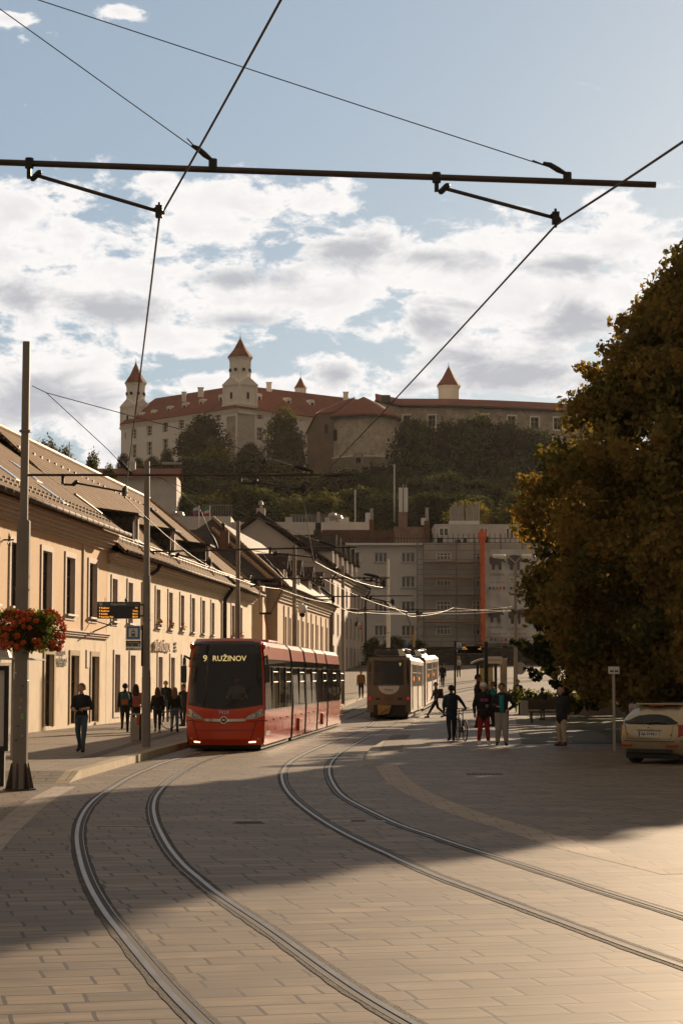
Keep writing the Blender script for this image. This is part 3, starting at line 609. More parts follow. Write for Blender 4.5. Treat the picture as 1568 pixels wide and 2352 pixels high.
for nn in (.25,-.15): mb.fbox(FL,a0+.2,a1-.1,nn,nn+.02,EA+(.72-nn)*SL+.05,EA+(.72-nn)*SL+.06)
mb.build('snow_guard', M['sheet'], A)
for (x0,y0) in ((10,1085),(60,1090),(120,1140)):   # roof lights lying in the slope
    d = ray(x0,y0); nr = (FL.n*math.sin(TH)+Vector((0,0,1))*math.cos(TH)); q = FL.pt(0,.72,EA); tt = (q-Vector((0,0,HC))).dot(nr)/d.dot(nr); p = Vector((0,0,HC))+d*tt
    s = (p-q).dot(FL.t); nn = .72+(p-q).dot(FL.n); up = lambda n,e=0: EA+(.72-n)*SL+e
    w = MB(); w.hexa([FL.pt(s-.45,nn+.55,up(nn+.55)),FL.pt(s+.45,nn+.55,up(nn+.55)),FL.pt(s+.45,nn-.55,up(nn-.55)),FL.pt(s-.45,nn-.55,up(nn-.55)),
                      FL.pt(s-.45,nn+.55,up(nn+.55,.12)),FL.pt(s+.45,nn+.55,up(nn+.55,.12)),FL.pt(s+.45,nn-.55,up(nn-.55,.12)),FL.pt(s-.45,nn-.55,up(nn-.55,.12))])
    ww = w.build('roof_light', M['sheet'], A)
    g = MB(); g.hexa([FL.pt(s-.36,nn+.46,up(nn+.46,.1)),FL.pt(s+.36,nn+.46,up(nn+.46,.1)),FL.pt(s+.36,nn-.46,up(nn-.46,.1)),FL.pt(s-.36,nn-.46,up(nn-.46,.1)),
                      FL.pt(s-.36,nn+.46,up(nn+.46,.135)),FL.pt(s+.36,nn+.46,up(nn+.46,.135)),FL.pt(s+.36,nn-.46,up(nn-.46,.135)),FL.pt(s-.36,nn-.46,up(nn-.46,.135))]); g.build('pane', M['pane'], ww)
def fletters(par, fr, txt, x, y, h, m='trim', align='CENTER', n=.03, sx=1.0, ext=.015):
    s, z = fr.hit(x, y, n); return text(txt, h, tm(fr.pt(s,n,z), fr.t), M[m], par, ext=ext, align=align, sx=sx)
fletters(A, FL, 'E', 140, 1457, .45, 'greysign', n=.05)
for i,(tx,yy) in enumerate((('HUDOBNÁ',1500),('A',1508.5),('UMENOVEDNÁ',1517.5),('LITERATÚRA',1526))): fletters(A, FL, tx, 142, yy, .21, 'greysign', n=.05, sx=1.25, ext=.008)
mb = MB(); s,z = FL.hit(201,1513); mb.fbox(FL,s-.25,s+.25,0,.04,z-.35,z+.35); mb.build('plaque', M['trim'], A)
# ---------------- building B (cream library)
SL = .93; TH = math.atan(SL)
B = thing('town_house', 'long cream library house with tan tiled roof and three shed dormers', 'building', FL.pt(sY(82.6),0,0), group='houses along the left side')
b0, bm, b1 = sY(82.45), sY(115), sY(127.6); EB = 7.40; RB = 12.6; WB = 5.0
opsU, opsG = [], []
for k in range(9): s = sY(83.9+k*3.4); opsU.append((s-.52, s+.52, 4.42, 6.22))
for Y in (119.0, 122.4): s = sY(Y); opsU.append((s-.6, s+.6, 4.42, 6.35))
for k in range(9): s = sY(84.6+k*3.4); opsG.append((s-.55, s+.55, .6, 3.05))
mb = MB(); grid_wall(mb, FL, b0, b1, 0, EB, opsU+opsG, .2, 0, 0, 1); plain_walls(mb, FL, b0, b1, 0, -10, 0, EB, 0); mb.build('wall', [M['cream'], M['trim']], B)
for i,o in enumerate(opsU):
    w = window(B, FL, *o, depth=.2, trim=.17, cols=2, rows=2)
    if i in (3,4,5,9,10):
        fl = MB(); fr_ = random.Random(i)
        for q in range(46):
            c = FL.pt(fr_.uniform(o[0]+.05,o[1]-.05), fr_.uniform(-.08,.16), o[2]+.06+fr_.uniform(0,.42)*fr_.random()**.5)
            r = .055; nrm = Vector((fr_.gauss(0,1),fr_.gauss(0,1),fr_.gauss(0,1))).normalized(); a = nrm.orthogonal().normalized()*r; b = nrm.cross(a)
            fl.poly([c+a,c+b,c-a,c-b], 0 if fr_.random()<.62 else 1)
        fb = thing('window_flowers', 'red geraniums on sill of upper library window, %s' % {3:'first flowering sill after the display pole',4:'middle of three flowering sills',5:'third flowering sill, nearest the tram',9:'left of the far pole above the tram',10:'right of the far pole above the tram'}[i], 'flowers', FL.pt((o[0]+o[1])/2,.05,o[2]), group='flowers on the library sills')
        fl.build('petals', [M['fred2'] if i<6 else M['fred'], M['lf_fl']], fb)
        bx = MB(); bx.fbox(FL,o[0]+.05,o[1]-.05,-.1,.1,o[2]+.02,o[2]+.12); bx.build('box', M['bark'], fb)
for o in opsG: window(B, FL, *o, depth=.2, trim=.2, cols=2, rows=2, sill=False)
mb = MB()
for (n1,h0,h1) in ((.10,6.76,6.84),(.2,6.9,7.0),(.32,7.0,7.1),(.46,7.1,7.24)): mb.fbox(FL,b0,b1+.2,-.01,n1,h0,h1)
k = b0+.1
while k < b1: mb.fbox(FL,k,k+.14,.0,.17,6.84,6.90); k += .3
mb.build('cornice', M['cornice'], B)
nf = .74; eb = EB-.03; up = lambda n, e=0: eb+(nf-n)*SL+e
roof_slab(B, [FL.pt(b0,nf,eb),FL.pt(b1+.5,nf,eb),FL.pt(sY(118),-WB,up(-WB)),FL.pt(b0,-WB,up(-WB))], M['tile'], .16)
roof_slab(B, [FL.pt(b0,-10.6,eb),FL.pt(b1+.5,-10.6,eb),FL.pt(sY(118),-WB,up(-WB)),FL.pt(b0,-WB,up(-WB))], M['tile'], .16)
roof_slab(B, [FL.pt(b1+.5,nf,eb),FL.pt(b1+.5,-10.6,eb),FL.pt(sY(118),-WB,up(-WB))], M['tile'], .16)
mb = MB(); k = b0-16
while k < sY(118): mb.tube([FL.pt(k,-WB,up(-WB,.02)),FL.pt(k+.36,-WB,up(-WB,.05))], [.10,.13], 8); k += .38
def ridgeline(mb, p, q, r=.12, st=.38):
    d = q-p; n = max(1,int(d.length/st)); 
    for i in range(n): mb.tube([p+d*(i/n), p+d*((i+.96)/n)+Vector((0,0,.03))], [r*.85,r], 8)
ridgeline(mb, FL.pt(sY(118),-WB,up(-WB,.03)), FL.pt(b1+.5,nf,eb+.06))
mb.build('ridge', M['ridge'], B)
                                   # vent tiles under the ridge
k = b0+.5
while k < sY(116): mb = MB(); mb.fbox(FL,k,k+.22,-WB+.95,-WB+1.08,up(-WB+1.08,-.1),up(-WB+1.0,.03)); mb.build('vent_tile', M['wood'], B); k += 1.35
gutter(B, b0+.1, bm-.1, .82, EB-.1, .07); gutter(B, bm+.1, b1+.55, .82, EB-.1, .07)
mb = MB(); k = b0+.6
while k < b1-.5: 
    mb.tube([FL.pt(k,.35,up(.35)),FL.pt(k,.32,up(.35,.32))], .018, 5); k += .9
mb.tube([FL.pt(b0+.5,.33,up(.35,.16)),FL.pt(b1-.4,.33,up(.35,.16))], .018, 5); mb.tube([FL.pt(b0+.5,.33,up(.35,.28)),FL.pt(b1-.4,.33,up(.35,.28))], .018, 5)
mb.build('snow_guard', M['beam'], B)
mb = MB()                                   # party valley running down the slope at the join, and downpipes
mb.tube([FL.pt(bm-3.6,-3.8,up(-3.8,.05)),FL.pt(bm,nf,up(nf,.05))], .12, 6); mb.build('valley', M['wood'], B); mb = MB(); mb.tube([FL.pt(b0+2.2,-1.9,up(-1.9,.04)),FL.pt(b0+8.4,.4,up(.4,.04))], .09, 6); mb.build('valley', M['wood'], B)
def downpipe(par, s, h1=7.3, m='dark', r=.07, h0=0.2):
    mb = MB(); mb.tube([FL.pt(s,.6,h1),FL.pt(s,.5,h1-.25),FL.pt(s,.16,h1-.75),FL.pt(s,.13,h1-1.0),FL.pt(s,.13,h0)], r, 8); return mb.build('downpipe', M[m], par, True)
downpipe(B, bm, 7.35, 'dark', .12); 
mb = MB(); s = sY(91.5); mb.tube([FL.pt(s,.6,7.3),FL.pt(s,.45,7.0),FL.pt(s-.3,.25,6.8)], .09, 8); mb.build('downpipe', M['dark'], B)
for Y in (87.7, 97.2, 108.3):
    s0 = sY(Y); s1 = s0+1.35; n1, n2 = .05, -1.75; ht = 9.25
    d = MB(); d.poly([FL.pt(s0,n1,up(n1)-.1),FL.pt(s0,n2,up(n2)-.1),FL.pt(s0,n2,ht+.3),FL.pt(s0,n1,ht)],0); d.poly([FL.pt(s1,n1,up(n1)-.1),FL.pt(s1,n2,up(n2)-.1),FL.pt(s1,n2,ht+.3),FL.pt(s1,n1,ht)],0)
    grid_wall(d, FL, s0, s1, up(n1)-.1, ht, [(s0+.22,s1-.22,up(n1)+.2,ht-.15)], .12, n1, 1)
    dd = d.build('dormer', [M['tiledark'], M['trim']], B)
    rf = MB(); rf.slab([FL.pt(s0-.2,n1+.28,ht+.06),FL.pt(s1+.2,n1+.28,ht+.06),FL.pt(s1+.2,n2-.5,ht+.42),FL.pt(s0-.2,n2-.5,ht+.42)], .1); rf.build('dormer_roof', M['tiledark'], dd)
    g = MB(); g.fbox(FL,s0+.22,s1-.22,n1-.12,n1-.09,up(n1)+.2,ht-.15); g.fbox(FL,(s0+s1)/2-.03,(s0+s1)/2+.03,n1-.1,n1-.04,up(n1)+.2,ht-.15); g.build('pane', M['pane'], dd)
    tb = MB(); tb.tube([FL.pt(s0-.05,n1+.05,ht),FL.pt(s0-.05,n1+.06,up(n1)+.1),FL.pt(s0-.15,n1+.5,up(n1+.5,.05))], .035, 6); tb.build('downpipe', M['dark'], dd)
fletters(B, FL, 'SKÁ KNIŽNICA', 372, 1487, .62, 'trim', n=.08, ext=.05)
for i,tx in enumerate(('MLÁDEŽ','HUDBA','KAVIAREŇ')): fletters(B, FL, tx, 403, 1479+i*8, .16, 'greysign', n=.04)
for (x,y) in ((387,1268),(568,1325)):
    mb = MB(); s,z = FL.hit(x,y); mb.tube([FL.pt(s,0,z),FL.pt(s,.35,z)], .03, 6); mb.tube([FL.pt(s-.2,.2,z-.15),FL.pt(s+.2,.2,z+.1)], .025, 6); mb.tube([FL.pt(s+.1,.2,z-.2),FL.pt(s-.1,.2,z+.2)], .02, 6); mb.build('wire_anchor', M['dark'], B)
mb = MB(); s,z = FL.hit(9,1240); mb.tube([FL.pt(s,0,z),FL.pt(s,.35,z)], .03, 6); mb.tube([FL.pt(s-.25,.2,z-.15),FL.pt(s+.25,.2,z+.1)], .025, 6); mb.tube([FL.pt(s+.1,.2,z-.2),FL.pt(s-.1,.2,z+.2)], .02, 6); mb.build('wire_anchor', M['dark'], A)
mb = MB(); s,z = FL.hit(210,1453); mb.tube([FL.pt(s,0,z),FL.pt(s+.1,.8,z+.35)], .03, 6); mb.tube([FL.pt(s,0,z+.5),FL.pt(s+.1,.7,z+.3)], .025, 6); mb.build('wall_bracket', M['dark'], A)
# ---------------- building C (beige with brown mansard and four dormers)
C = thing('town_house', 'beige classical house with brown tiled roof and four big dormers', 'building', FL.pt(sY(142),0,gh(142)), group='houses along the left side')
c0, c1 = sY(141.5), sY(180.5); EC = 8.5
opsC = []
for xc in (655,665.5,684,695,706,717,728,739,750):
    s,_ = FL.hit(xc,1420); opsC.append((s-.55,s+.55,4.4,6.5))
opsC = [o for i,o in enumerate(opsC) if i==0 or o[0]>opsC[i-1][1]+.3]
opsC2 = [(o[0],o[1],1.6,3.4) for o in opsC]
mb = MB(); grid_wall(mb, FL, c0, c1, 0, EC, opsC+opsC2, .3, 0, 0); plain_walls(mb, FL, c0, c1, 0, -11, 0, EC, 0)
mb.fbox(FL,c0-.06,c0,-10.5,-.1,.5,7.4,0)
for o in opsC: mb.fbox(FL,o[0]-.55,o[0]-.28,0,.08,.5,7.3,0)
mb.build('wall', [M['beige']], C)
for o in opsC+opsC2: window(C, FL, *o, depth=.3, trim=.12, mt='cornice', mp='panelight', sill=True)
mb = MB()
for (n1,h0,h1) in ((.15,7.5,7.7),(.28,7.7,7.9),(.45,7.9,8.15),(.65,8.15,8.4)): mb.fbox(FL,c0-n1,c1+n1,-.01,n1,h0,h1); mb.fbox(FL,c0-n1,c0,-11,-.01,h0,h1)
mb.build('cornice', M['cornice'], C)
uc = lambda n,e=0: EC+(.8-n)*.85+e
roof_slab(C, [FL.pt(c0-.8,.8,EC),FL.pt(c1+.8,.8,EC),FL.pt(c1-3,-5.5,uc(-5.5)),FL.pt(c0+5.5,-5.5,uc(-5.5))], M['tilebrown'], .18)
roof_slab(C, [FL.pt(c0-.8,.8,EC),FL.pt(c0-.8,-11.8,EC),FL.pt(c0+5.5,-5.5,uc(-5.5))], M['tilebrown'], .18)
roof_slab(C, [FL.pt(c0-.8,-11.8,EC),FL.pt(c1+.8,-11.8,EC),FL.pt(c1-3,-5.5,uc(-5.5)),FL.pt(c0+5.5,-5.5,uc(-5.5))], M['tilebrown'], .18)
mb = MB(); ridgeline(mb, FL.pt(c0-.8,.8,EC+.05), FL.pt(c0+5.5,-5.5,uc(-5.5,.05)), .14); mb.build('ridge', M['ridge'], C)
gutter(C, c0-.9, c1+.9, .9, EC-.05, .08)
def gdormer(par, s0, w, h0, hw, hr, nfr, nbk, mr, mw='beige', over=.35):
    s1 = s0+w; sm = (s0+s1)/2
    d = MB(); d.poly([FL.pt(s0,nfr,h0),FL.pt(s0,nbk,h0),FL.pt(s0,nbk,hw),FL.pt(s0,nfr,hw)]); d.poly([FL.pt(s1,nfr,h0),FL.pt(s1,nbk,h0),FL.pt(s1,nbk,hw),FL.pt(s1,nfr,hw)])
    d.poly([FL.pt(s0,nfr,h0),FL.pt(s1,nfr,h0),FL.pt(s1,nfr,hw),FL.pt(sm,nfr,hr-.1),FL.pt(s0,nfr,hw)])
    dd = d.build('dormer', M[mw], par)
    rf = MB(); o = over; hd = (hr-hw)/(w/2)*.25
    rf.slab([FL.pt(s0-.25,nfr+o,hw-hd),FL.pt(sm,nfr+o,hr),FL.pt(sm,nbk,hr),FL.pt(s0-.25,nbk,hw-hd)], .12); rf.slab([FL.pt(s1+.25,nfr+o,hw-hd),FL.pt(sm,nfr+o,hr),FL.pt(sm,nbk,hr),FL.pt(s1+.25,nbk,hw-hd)], .12)
    rf.build('dormer_roof', M[mr], dd)
    tr = MB(); tr.fbox(FL,s0+.1,s0+.28,nfr,nfr+.06,h0+.1,hw); tr.fbox(FL,s1-.28,s1-.1,nfr,nfr+.06,h0+.1,hw); tr.fbox(FL,s0+.1,s1-.1,nfr,nfr+.06,hw,hw+.15); tr.build('dormer_frame', M['white'], dd)
    g = MB(); g.fbox(FL,s0+.28,s1-.28,nfr,nfr+.03,h0+.3,hw-.02); g.build('pane', M['panelight'], dd)
for Y in (146.5,155.5,164.5,173): gdormer(C, sY(Y), 1.9, 9.0, 10.35, 11.25, -.2, -5.5, 'tilebrown')
downpipe(C, c1-.2, 8.3, 'gutter', .08)
# ---------------- building D (rosy white, gable to camera, six narrow dormers)
D = thing('town_house', 'tall rosy white house with plain gable and a row of narrow dormers', 'building', FL.pt(sY(182),0,gh(182)), group='houses along the left side')
d0, d1 = sY(181.5), sY(223); ED = 12.0; WD = 6.6; SD = .70
opsD = []
for k in range(8):
    s = sY(184.5+k*4.9)
    for (h0,h1) in ((3.1,5.0),(6.0,8.0),(9.0,10.8)): opsD.append((s-.65,s+.65,h0,h1))
mb = MB(); grid_wall(mb, FL, d0, d1, 1.5, ED, opsD, .3, 0, 0); plain_walls(mb, FL, d0, d1, 0, -13.2, 1.5, ED, 0)
mb.poly([FL.pt(d0,0,ED),FL.pt(d0,-13.2,ED),FL.pt(d0,-WD,ED+WD*SD)]); mb.build('wall', M['rosy'], D)
for o in opsD: window(D, FL, *o, depth=.3, trim=.14, mt='cornice', mp='pane', sill=False)
ud = lambda n,e=0: ED+(.6-n)*SD+e
for sg in (0,1):
    q = [FL.pt(d0-.5,.6,ED),FL.pt(d1+.5,.6,ED),FL.pt(d1+.5,-WD,ud(-WD)),FL.pt(d0-.5,-WD,ud(-WD))] if sg==0 else [FL.pt(d0-.5,-13.8,ED),FL.pt(d1+.5,-13.8,ED),FL.pt(d1+.5,-WD,ud(-WD)),FL.pt(d0-.5,-WD,ud(-WD))]
    roof_slab(D, q, M['tilebrown'], .25)
mb = MB(); ridgeline(mb, FL.pt(d0-.5,.6,ED+.1), FL.pt(d0-.5,-WD,ud(-WD,.1)), .16); mb.build('verge', M['tilebrown'], D)
mb = MB()
for (n1,h0,h1) in ((.2,11.3,11.55),(.4,11.55,11.8)): mb.fbox(FL,d0,d1,-.01,n1,h0,h1)
mb.build('cornice', M['cornice'], D)
gutter(D, d0, d1+.5, .7, ED-.03, .09)
for xc in (760,770,782,793,804,814):
    s,_ = FL.hit(xc,1300); gdormer(D, s, 1.5, 12.3, 14.1, 15.2, .1, -4.0, 'tiledark', 'rosy')
downpipe(D, d0+.3, 11.7, 'gutter', .1, 2); downpipe(D, d1-.2, 11.7, 'gutter', .1, 2)
mb = MB(); a = FL.pt(d0+1,-WD+.5,ud(-WD+.5)); mb.box((a.x-.8,a.y-.3,a.z-1),(a.x,a.y+.3,a.z+.9)); c_ = mb.build('chimney', M['rosy'], D)
mb = MB(); mb.lathe((a.x-.4,a.y,a.z+.9),[(.12,0),(.12,.3),(.25,.35),(.2,.6),(.05,.75)],10); mb.build('cowl', M['sheet'], c_)
# shop signs on D
for (x,y,w,h,m,lb) in ((838,1527,.1,.5,'dark','sign'),): pass
mb = MB(); s,z = FL.hit(826,1503,.3); mb.fbox(FL,s-.1,s+.1,.05,1.6,z-.7,z+.6); mb.build('hanging_sign', M['paper'], D)
mb = MB(); s,z = FL.hit(834,1530,.3); mb.fbox(FL,s-.1,s+.1,.05,1.9,z-.6,z+.5); mb.build('hanging_sign', M['dark'], D)
# ---------------- house behind B with dark tiled roof and brick chimney
H1 = thing('house', 'house with dark pyramid roof and brick chimney behind the library', 'building', P(500,1400,138), group='houses behind the street')
rg0, rg1 = P(412,1217,142), P(457,1216,142); ev0, ev1 = P(380,1340,134), P(620,1330,134); br0, br1 = P(330,1330,154), P(640,1325,154)
mb = MB(); mb.poly([ev0,ev1,rg1+Vector((1,0,0)),rg0]); mb.poly([ev1,br1,rg1+Vector((1,0,0))]); mb.poly([ev0,br0,rg0]); mb.poly([br0,br1,rg1+Vector((1,0,0)),rg0]); mb.build('roof', M['tiledark'], H1)
mb = MB(); ridgeline(mb, rg1+Vector((1,0,.05)), ev1+Vector((0,0,.05)), .16); mb.build('ridge', M['ridge'], H1)
mb = MB(); mb.box((ev0.x+.5,134.5,0),(ev1.x-.5,153,ev0.z)); mb.build('wall', M['beige'], H1)
p = P(516,1247,139); mb = MB(); mb.box((p.x-.3,p.y-.4,p.z-2),(p.x+.3,p.y+.4,p.z+.85)); cc = mb.build('chimney', M['brick'], H1)
mb = MB(); mb.lathe((p.x-.1,p.y,p.z+.85),[(.1,0),(.1,.4),(.18,.45),(.02,.6)],8); mb.build('cowl', M['dark'], cc)
# ================================================================ far grey building with scaffold
GY0 = 239.0
GF = Frame((0, GY0, 0), math.pi/2)         # s runs along +X, n towards the camera is -Y
def gp(x, y, Y=GY0): p = P(x, y, Y); return p.x, p.z
Gb = thing('apartment_block', 'grey five storey apartment block closing the street, windows in rows', 'building', (12, GY0, gh(GY0)))
def gq(par, name, m, x0, x1, y0, y1, Y0, Y1, ops=None, depth=.25):
    a,h1 = gp(x0,y0,Y0); b,h0 = gp(x1,y1,Y0); mb = MB(); fr = Frame((0,Y0,0), math.pi/2)
    if ops: grid_wall(mb, fr, a, b, h0, h1, ops, depth)
    else: mb.poly([(a,Y0,h0),(b,Y0,h0),(b,Y0,h1),(a,Y0,h1)])
    mb.poly([(a,Y0,h0),(a,Y1,h0),(a,Y1,h1),(a,Y0,h1)]); mb.poly([(b,Y0,h0),(b,Y1,h0),(b,Y1,h1),(b,Y0,h1)]); mb.poly([(a,Y1,h0),(b,Y1,h0),(b,Y1,h1),(a,Y1,h1)]); mb.poly([(a,Y0,h1),(b,Y0,h1),(b,Y1,h1),(a,Y1,h1)])
    return mb.build(name, m, par)
def wrect(x0,x1,y0,y1,Y=GY0): a,d = gp(x0,y0,Y); b,c = gp(x1,y1,Y); return (a,b,c,d)
WG = [wrect(a,b,c,d) for (a,b) in ((819,829),(859,889.5),(921,953)) for (c,d) in ((1268,1292),(1323,1350),(1380,1406),(1436,1461))]
gq(Gb, 'wall', M['gren'], 788, 972.5, 1251, 1485, GY0, GY0+12, WG)
for o in WG: window(Gb, GF, *o, depth=.25, trim=.07, mt='white', mf='white', mp='panelight', cols=3, rows=1, fw=.12)
Gb2 = thing('apartment_block', 'older worn grey block wrapped in scaffolding and tarpaulin', 'building', (18, GY0-.6, gh(GY0)))
WG2 = [wrect(a,b,c,d,GY0-.6) for (c,d) in ((1269,1288),(1323,1347),(1380,1404),(1435,1459)) for (a,b) in ((1002,1035),(1084,1103),(1150,1164),(1225,1245))]
GF2 = Frame((0,GY0-.6,0), math.pi/2)
gq(Gb2, 'wall', M['gren2'], 972.8, 1330, 1247, 1485, GY0-.6, GY0+12, WG2)
for i,o in enumerate(WG2): window(Gb2, GF2, *o, depth=.25, trim=.06, mt='white', mf='white', mp='panelight' if i%4==1 or i>11 else 'pane', cols=4 if i%4==0 else 2, rows=2, fw=.13)
gq(Gb2, 'penthouse', M['conc'], 997, 1190, 1204, 1247.5, GY0+4, GY0+11)
for (x0,x1,y0,y1) in ((1007,1030,1212,1232),(1100,1120,1212,1240),(1160,1180,1212,1238)):
    a,b,c,d = wrect(x0,x1,y0,y1,GY0+4); window(Gb2, Frame((0,GY0+4,0),math.pi/2), a,b,c,d, depth=-.05, trim=.08, mt='conc', mf='white', mp='panelight', cols=2, rows=1, fw=.12, sill=False)
gq(Gb2, 'parapet', M['white'], 1031, 1100, 1196, 1204, GY0+4, GY0+5)
mb = MB()
for k in range(12):
    x = 1035+k*5.4+(4 if k>5 else 0); a,h = gp(x,1204,GY0+4.5); mb.tube([(a,GY0+4.5,h),(a,GY0+4.5,h+2.1+.3*(k%3))], .17, 6)
mb.build('flue', M['sheet'], Gb2)
mb = MB()
for x in range(980,1200,12): a,h = gp(x,1247,GY0); mb.tube([(a,GY0+.2,h),(a,GY0+.2,h+1.15)], .04, 4)
a,h = gp(976,1236,GY0); b,_ = gp(1195,1236,GY0); mb.tube([(a,GY0+.2,h),(b,GY0+.2,h)], .05, 4); mb.tube([(a,GY0+.2,h-.5),(b,GY0+.2,h-.5)], .03, 4)
mb.build('railing', M['dark'], Gb2)
mb = MB()
rr = random.Random(4)
for x in (1012,1022,1040,1052,1068,1080,1110,1135): a,h = gp(x,1246,GY0); mb.box((a-rr.uniform(.2,.9),GY0+.6,h),(a+rr.uniform(.2,.9),GY0+1.4,h+rr.uniform(.3,1.0)), rr.choice((0,1)))
mb.build('planter', [M['bark'], M['white']], Gb2)
mb = MB(); a,h = gp(788,1250,GY0-.7); b,_ = gp(973,1246,GY0-.7); mb.box((a,GY0-.8,h-.1),(b,GY0+.2,h+.14)); mb.build('eaves', M['white'], Gb)
gq(Gb, 'attic_wall', M['brick'], 720, 908, 1217, 1252, GY0+5, GY0+11)
gq(Gb, 'attic_wall', M['pink'], 905, 975, 1210, 1252, GY0+4.6, GY0+11)
gq(Gb, 'chimney', M['brick'], 848, 859, 1193, 1252, GY0+4, GY0+5.2)
gq(Gb, 'chimney', M['pink'], 915, 935, 1176, 1212, GY0+4, GY0+5.2)
gq(Gb, 'chimney', M['brick'], 974, 986, 1196, 1250, GY0+4, GY0+5.2)
gq(Gb, 'chimney', M['dark'], 724, 738, 1200, 1240, GY0+3, GY0+4)
for (x,y0,y1,r,m) in ((853,1168,1195,.22,'sheet'),(980,1166,1197,.2,'sheet'),(731,1176,1203,.2,'sheet'),(845,1178,1200,.35,'white'),(972,1190,1206,.3,'white')):
    a,h1 = gp(x,y0,GY0+4.5); _,h0 = gp(x,y1,GY0+4.5); mb = MB(); mb.tube([(a,GY0+4.5,h0),(a,GY0+4.5,h1)], r, 8); mb.build('flue', M[m], Gb)
ant = thing('phone_antenna', 'pair of white panel antennas standing on the pink brick chimney', 'antenna', (*[gp(925,1176,GY0+4.5)[0], GY0+4.5], gp(925,1176)[1]))
for (x0,x1) in ((915.5,924),(927,936)):
    a,h0 = gp(x0,1176,GY0+4.2); b,h1 = gp(x1,1120,GY0+4.2); mb = MB(); mb.box((a,GY0+4.2,h0),(b,GY0+4.5,h1)); mb.build('panel', M['white'], ant, bevel=.05)
a,h0 = gp(925.5,1180,GY0+4.4); _,h1 = gp(925,1112,GY0+4.4); mb = MB(); mb.tube([(a,GY0+4.4,h0),(a,GY0+4.4,h1)], .08, 6); mb.tube([(a+.35,GY0+4.4,h1-1.5),(a+.35,GY0+4.4,h1)], .05, 6); mb.build('mast', M['sheet'], ant)
mb = MB()
for x in range(760,975,7): a,h = gp(x,1250,GY0+2); mb.tube([(a,GY0+2,h),(a,GY0+2,h+1.2)], .025, 4)
a,h = gp(758,1236,GY0+2); b,_ = gp(973,1236,GY0+2); mb.tube([(a,GY0+2,h),(b,GY0+2,h)], .04, 4); mb.build('railing', M['dark'], Gb)
# scaffold
sc = thing('scaffold', 'tube scaffold with reddish planks across the worn grey block', 'scaffold', (gp(1040,1480)[0], GY0-2, gh(GY0)))
mb = MB()
for x in (958,972.5,1048,1090,1150,1200):
    a,h1 = gp(x,1240 if x<1120 else 1228,GY0-2); _,h0 = gp(x,1485,GY0-2)
    for yy in (GY0-2,GY0-1.1): mb.tube([(a,yy,h0),(a,yy,h1)], .065, 6)
for y in (1250,1264,1285,1297,1308,1319,1345,1356,1366,1400,1412,1422,1440,1460,1474):
    x0,h = gp(958 if y>1262 else 972,y,GY0-2.05); x1,_ = gp(1110,y,GY0-2.05); mb.tube([(x0,GY0-2.05,h),(x1,GY0-2.05,h)], .045, 5)
mb.tube([P(1092,1312,GY0-1.9),P(1112,1250,GY0-1.9)], .04, 5); mb.tube([P(1050,1420,GY0-1.9),P(1092,1375,GY0-1.9)], .04, 5); mb.tube([P(1092,1372,GY0-1.9),P(1110,1340,GY0-1.9)], .04, 5)
mb.build('tubes', M['scaf'], sc)
mb = MB()
for y in (1292,1328,1367,1429): x0,h = gp(974,y,GY0-2); x1,_ = gp(1110,y,GY0-2); mb.box((x0,GY0-2,h-.09),(x1,GY0-1.1,h+.06))
mb.build('planks', M['plank'], sc)
ch = thing('rubble_chute', 'tall orange rubble chute hanging down the scaffold', 'rubble chute', P(1107,1470,GY0-2.7))
mb = MB(); a,h1 = gp(1107,1232,GY0-2.7); _,h0 = gp(1107,1480,GY0-2.7)
k = h0
while k < h1: mb.lathe((a,GY0-2.7,k),[(.26,0),(.34,1.0)],12); k += 1.05
mb.build('tube', M['orange'], ch)
mb = MB(); mb.box((a-.5,GY0-3.1,h1),(a+.5,GY0-2.3,h1+.45)); mb.hexa([(a-.34,GY0-3.0,h1-.5),(a+.34,GY0-3.0,h1-.5),(a+.34,GY0-2.4,h1-.5),(a-.34,GY0-2.4,h1-.5),(a-.5,GY0-3.1,h1),(a+.5,GY0-3.1,h1),(a+.5,GY0-2.3,h1),(a-.5,GY0-2.3,h1)]); mb.build('hopper', M['orange'], ch)
net = thing('tarpaulin', 'pale tarpaulin with repeated elephant print on the scaffold beside the orange chute', 'tarpaulin', P(1160,1478,GY0-2.4))
x0,h0 = gp(1113,1477,GY0-2.4); x1,h1 = gp(1290,1262,GY0-2.4); mb = MB(); nx, nz = 40, 30
for i in range(nx):
    for j in range(nz):
        f = lambda a,b: (x0+(x1-x0)*a/nx, GY0-2.4+.10*math.sin(a*1.3)+.08*math.sin(b*.9+a*.4), h0+(h1-h0)*b/nz)
        mb.poly([f(i,j),f(i+1,j),f(i+1,j+1),f(i,j+1)])
mb.build('sheet', M['net'], net, True)
EP = [(-1.35,-.1),(-1.45,.55),(-1.1,1.0),(-.2,1.15),(.55,1.05),(.95,1.1),(1.2,.8),(1.25,.35),(1.55,.25),(1.5,.1),(1.1,.1),(.9,.3),(.75,.1),(.75,-.95),(.3,-.95),(.25,-.2),(-.35,-.25),(-.45,-.95),(-.95,-.95),(-1.0,-.2),(-1.2,-.2)]
for (x,y) in ((1141,1293),(1183,1293),(1138,1414),(1185,1417)):
    a,h = gp(x,y,GY0-2.7); mb = MB(); mb.ext([(a+q[0]*.66,GY0-2.62,h+q[1]*.85) for q in EP], (0,-.02,0)); mb.build('elephant_print', M['ink'], net)
    text('CAPAROL', .40, tm((a,GY0-2.66,h-1.4),(1,0,0)), M['ink'], net, align='CENTER')
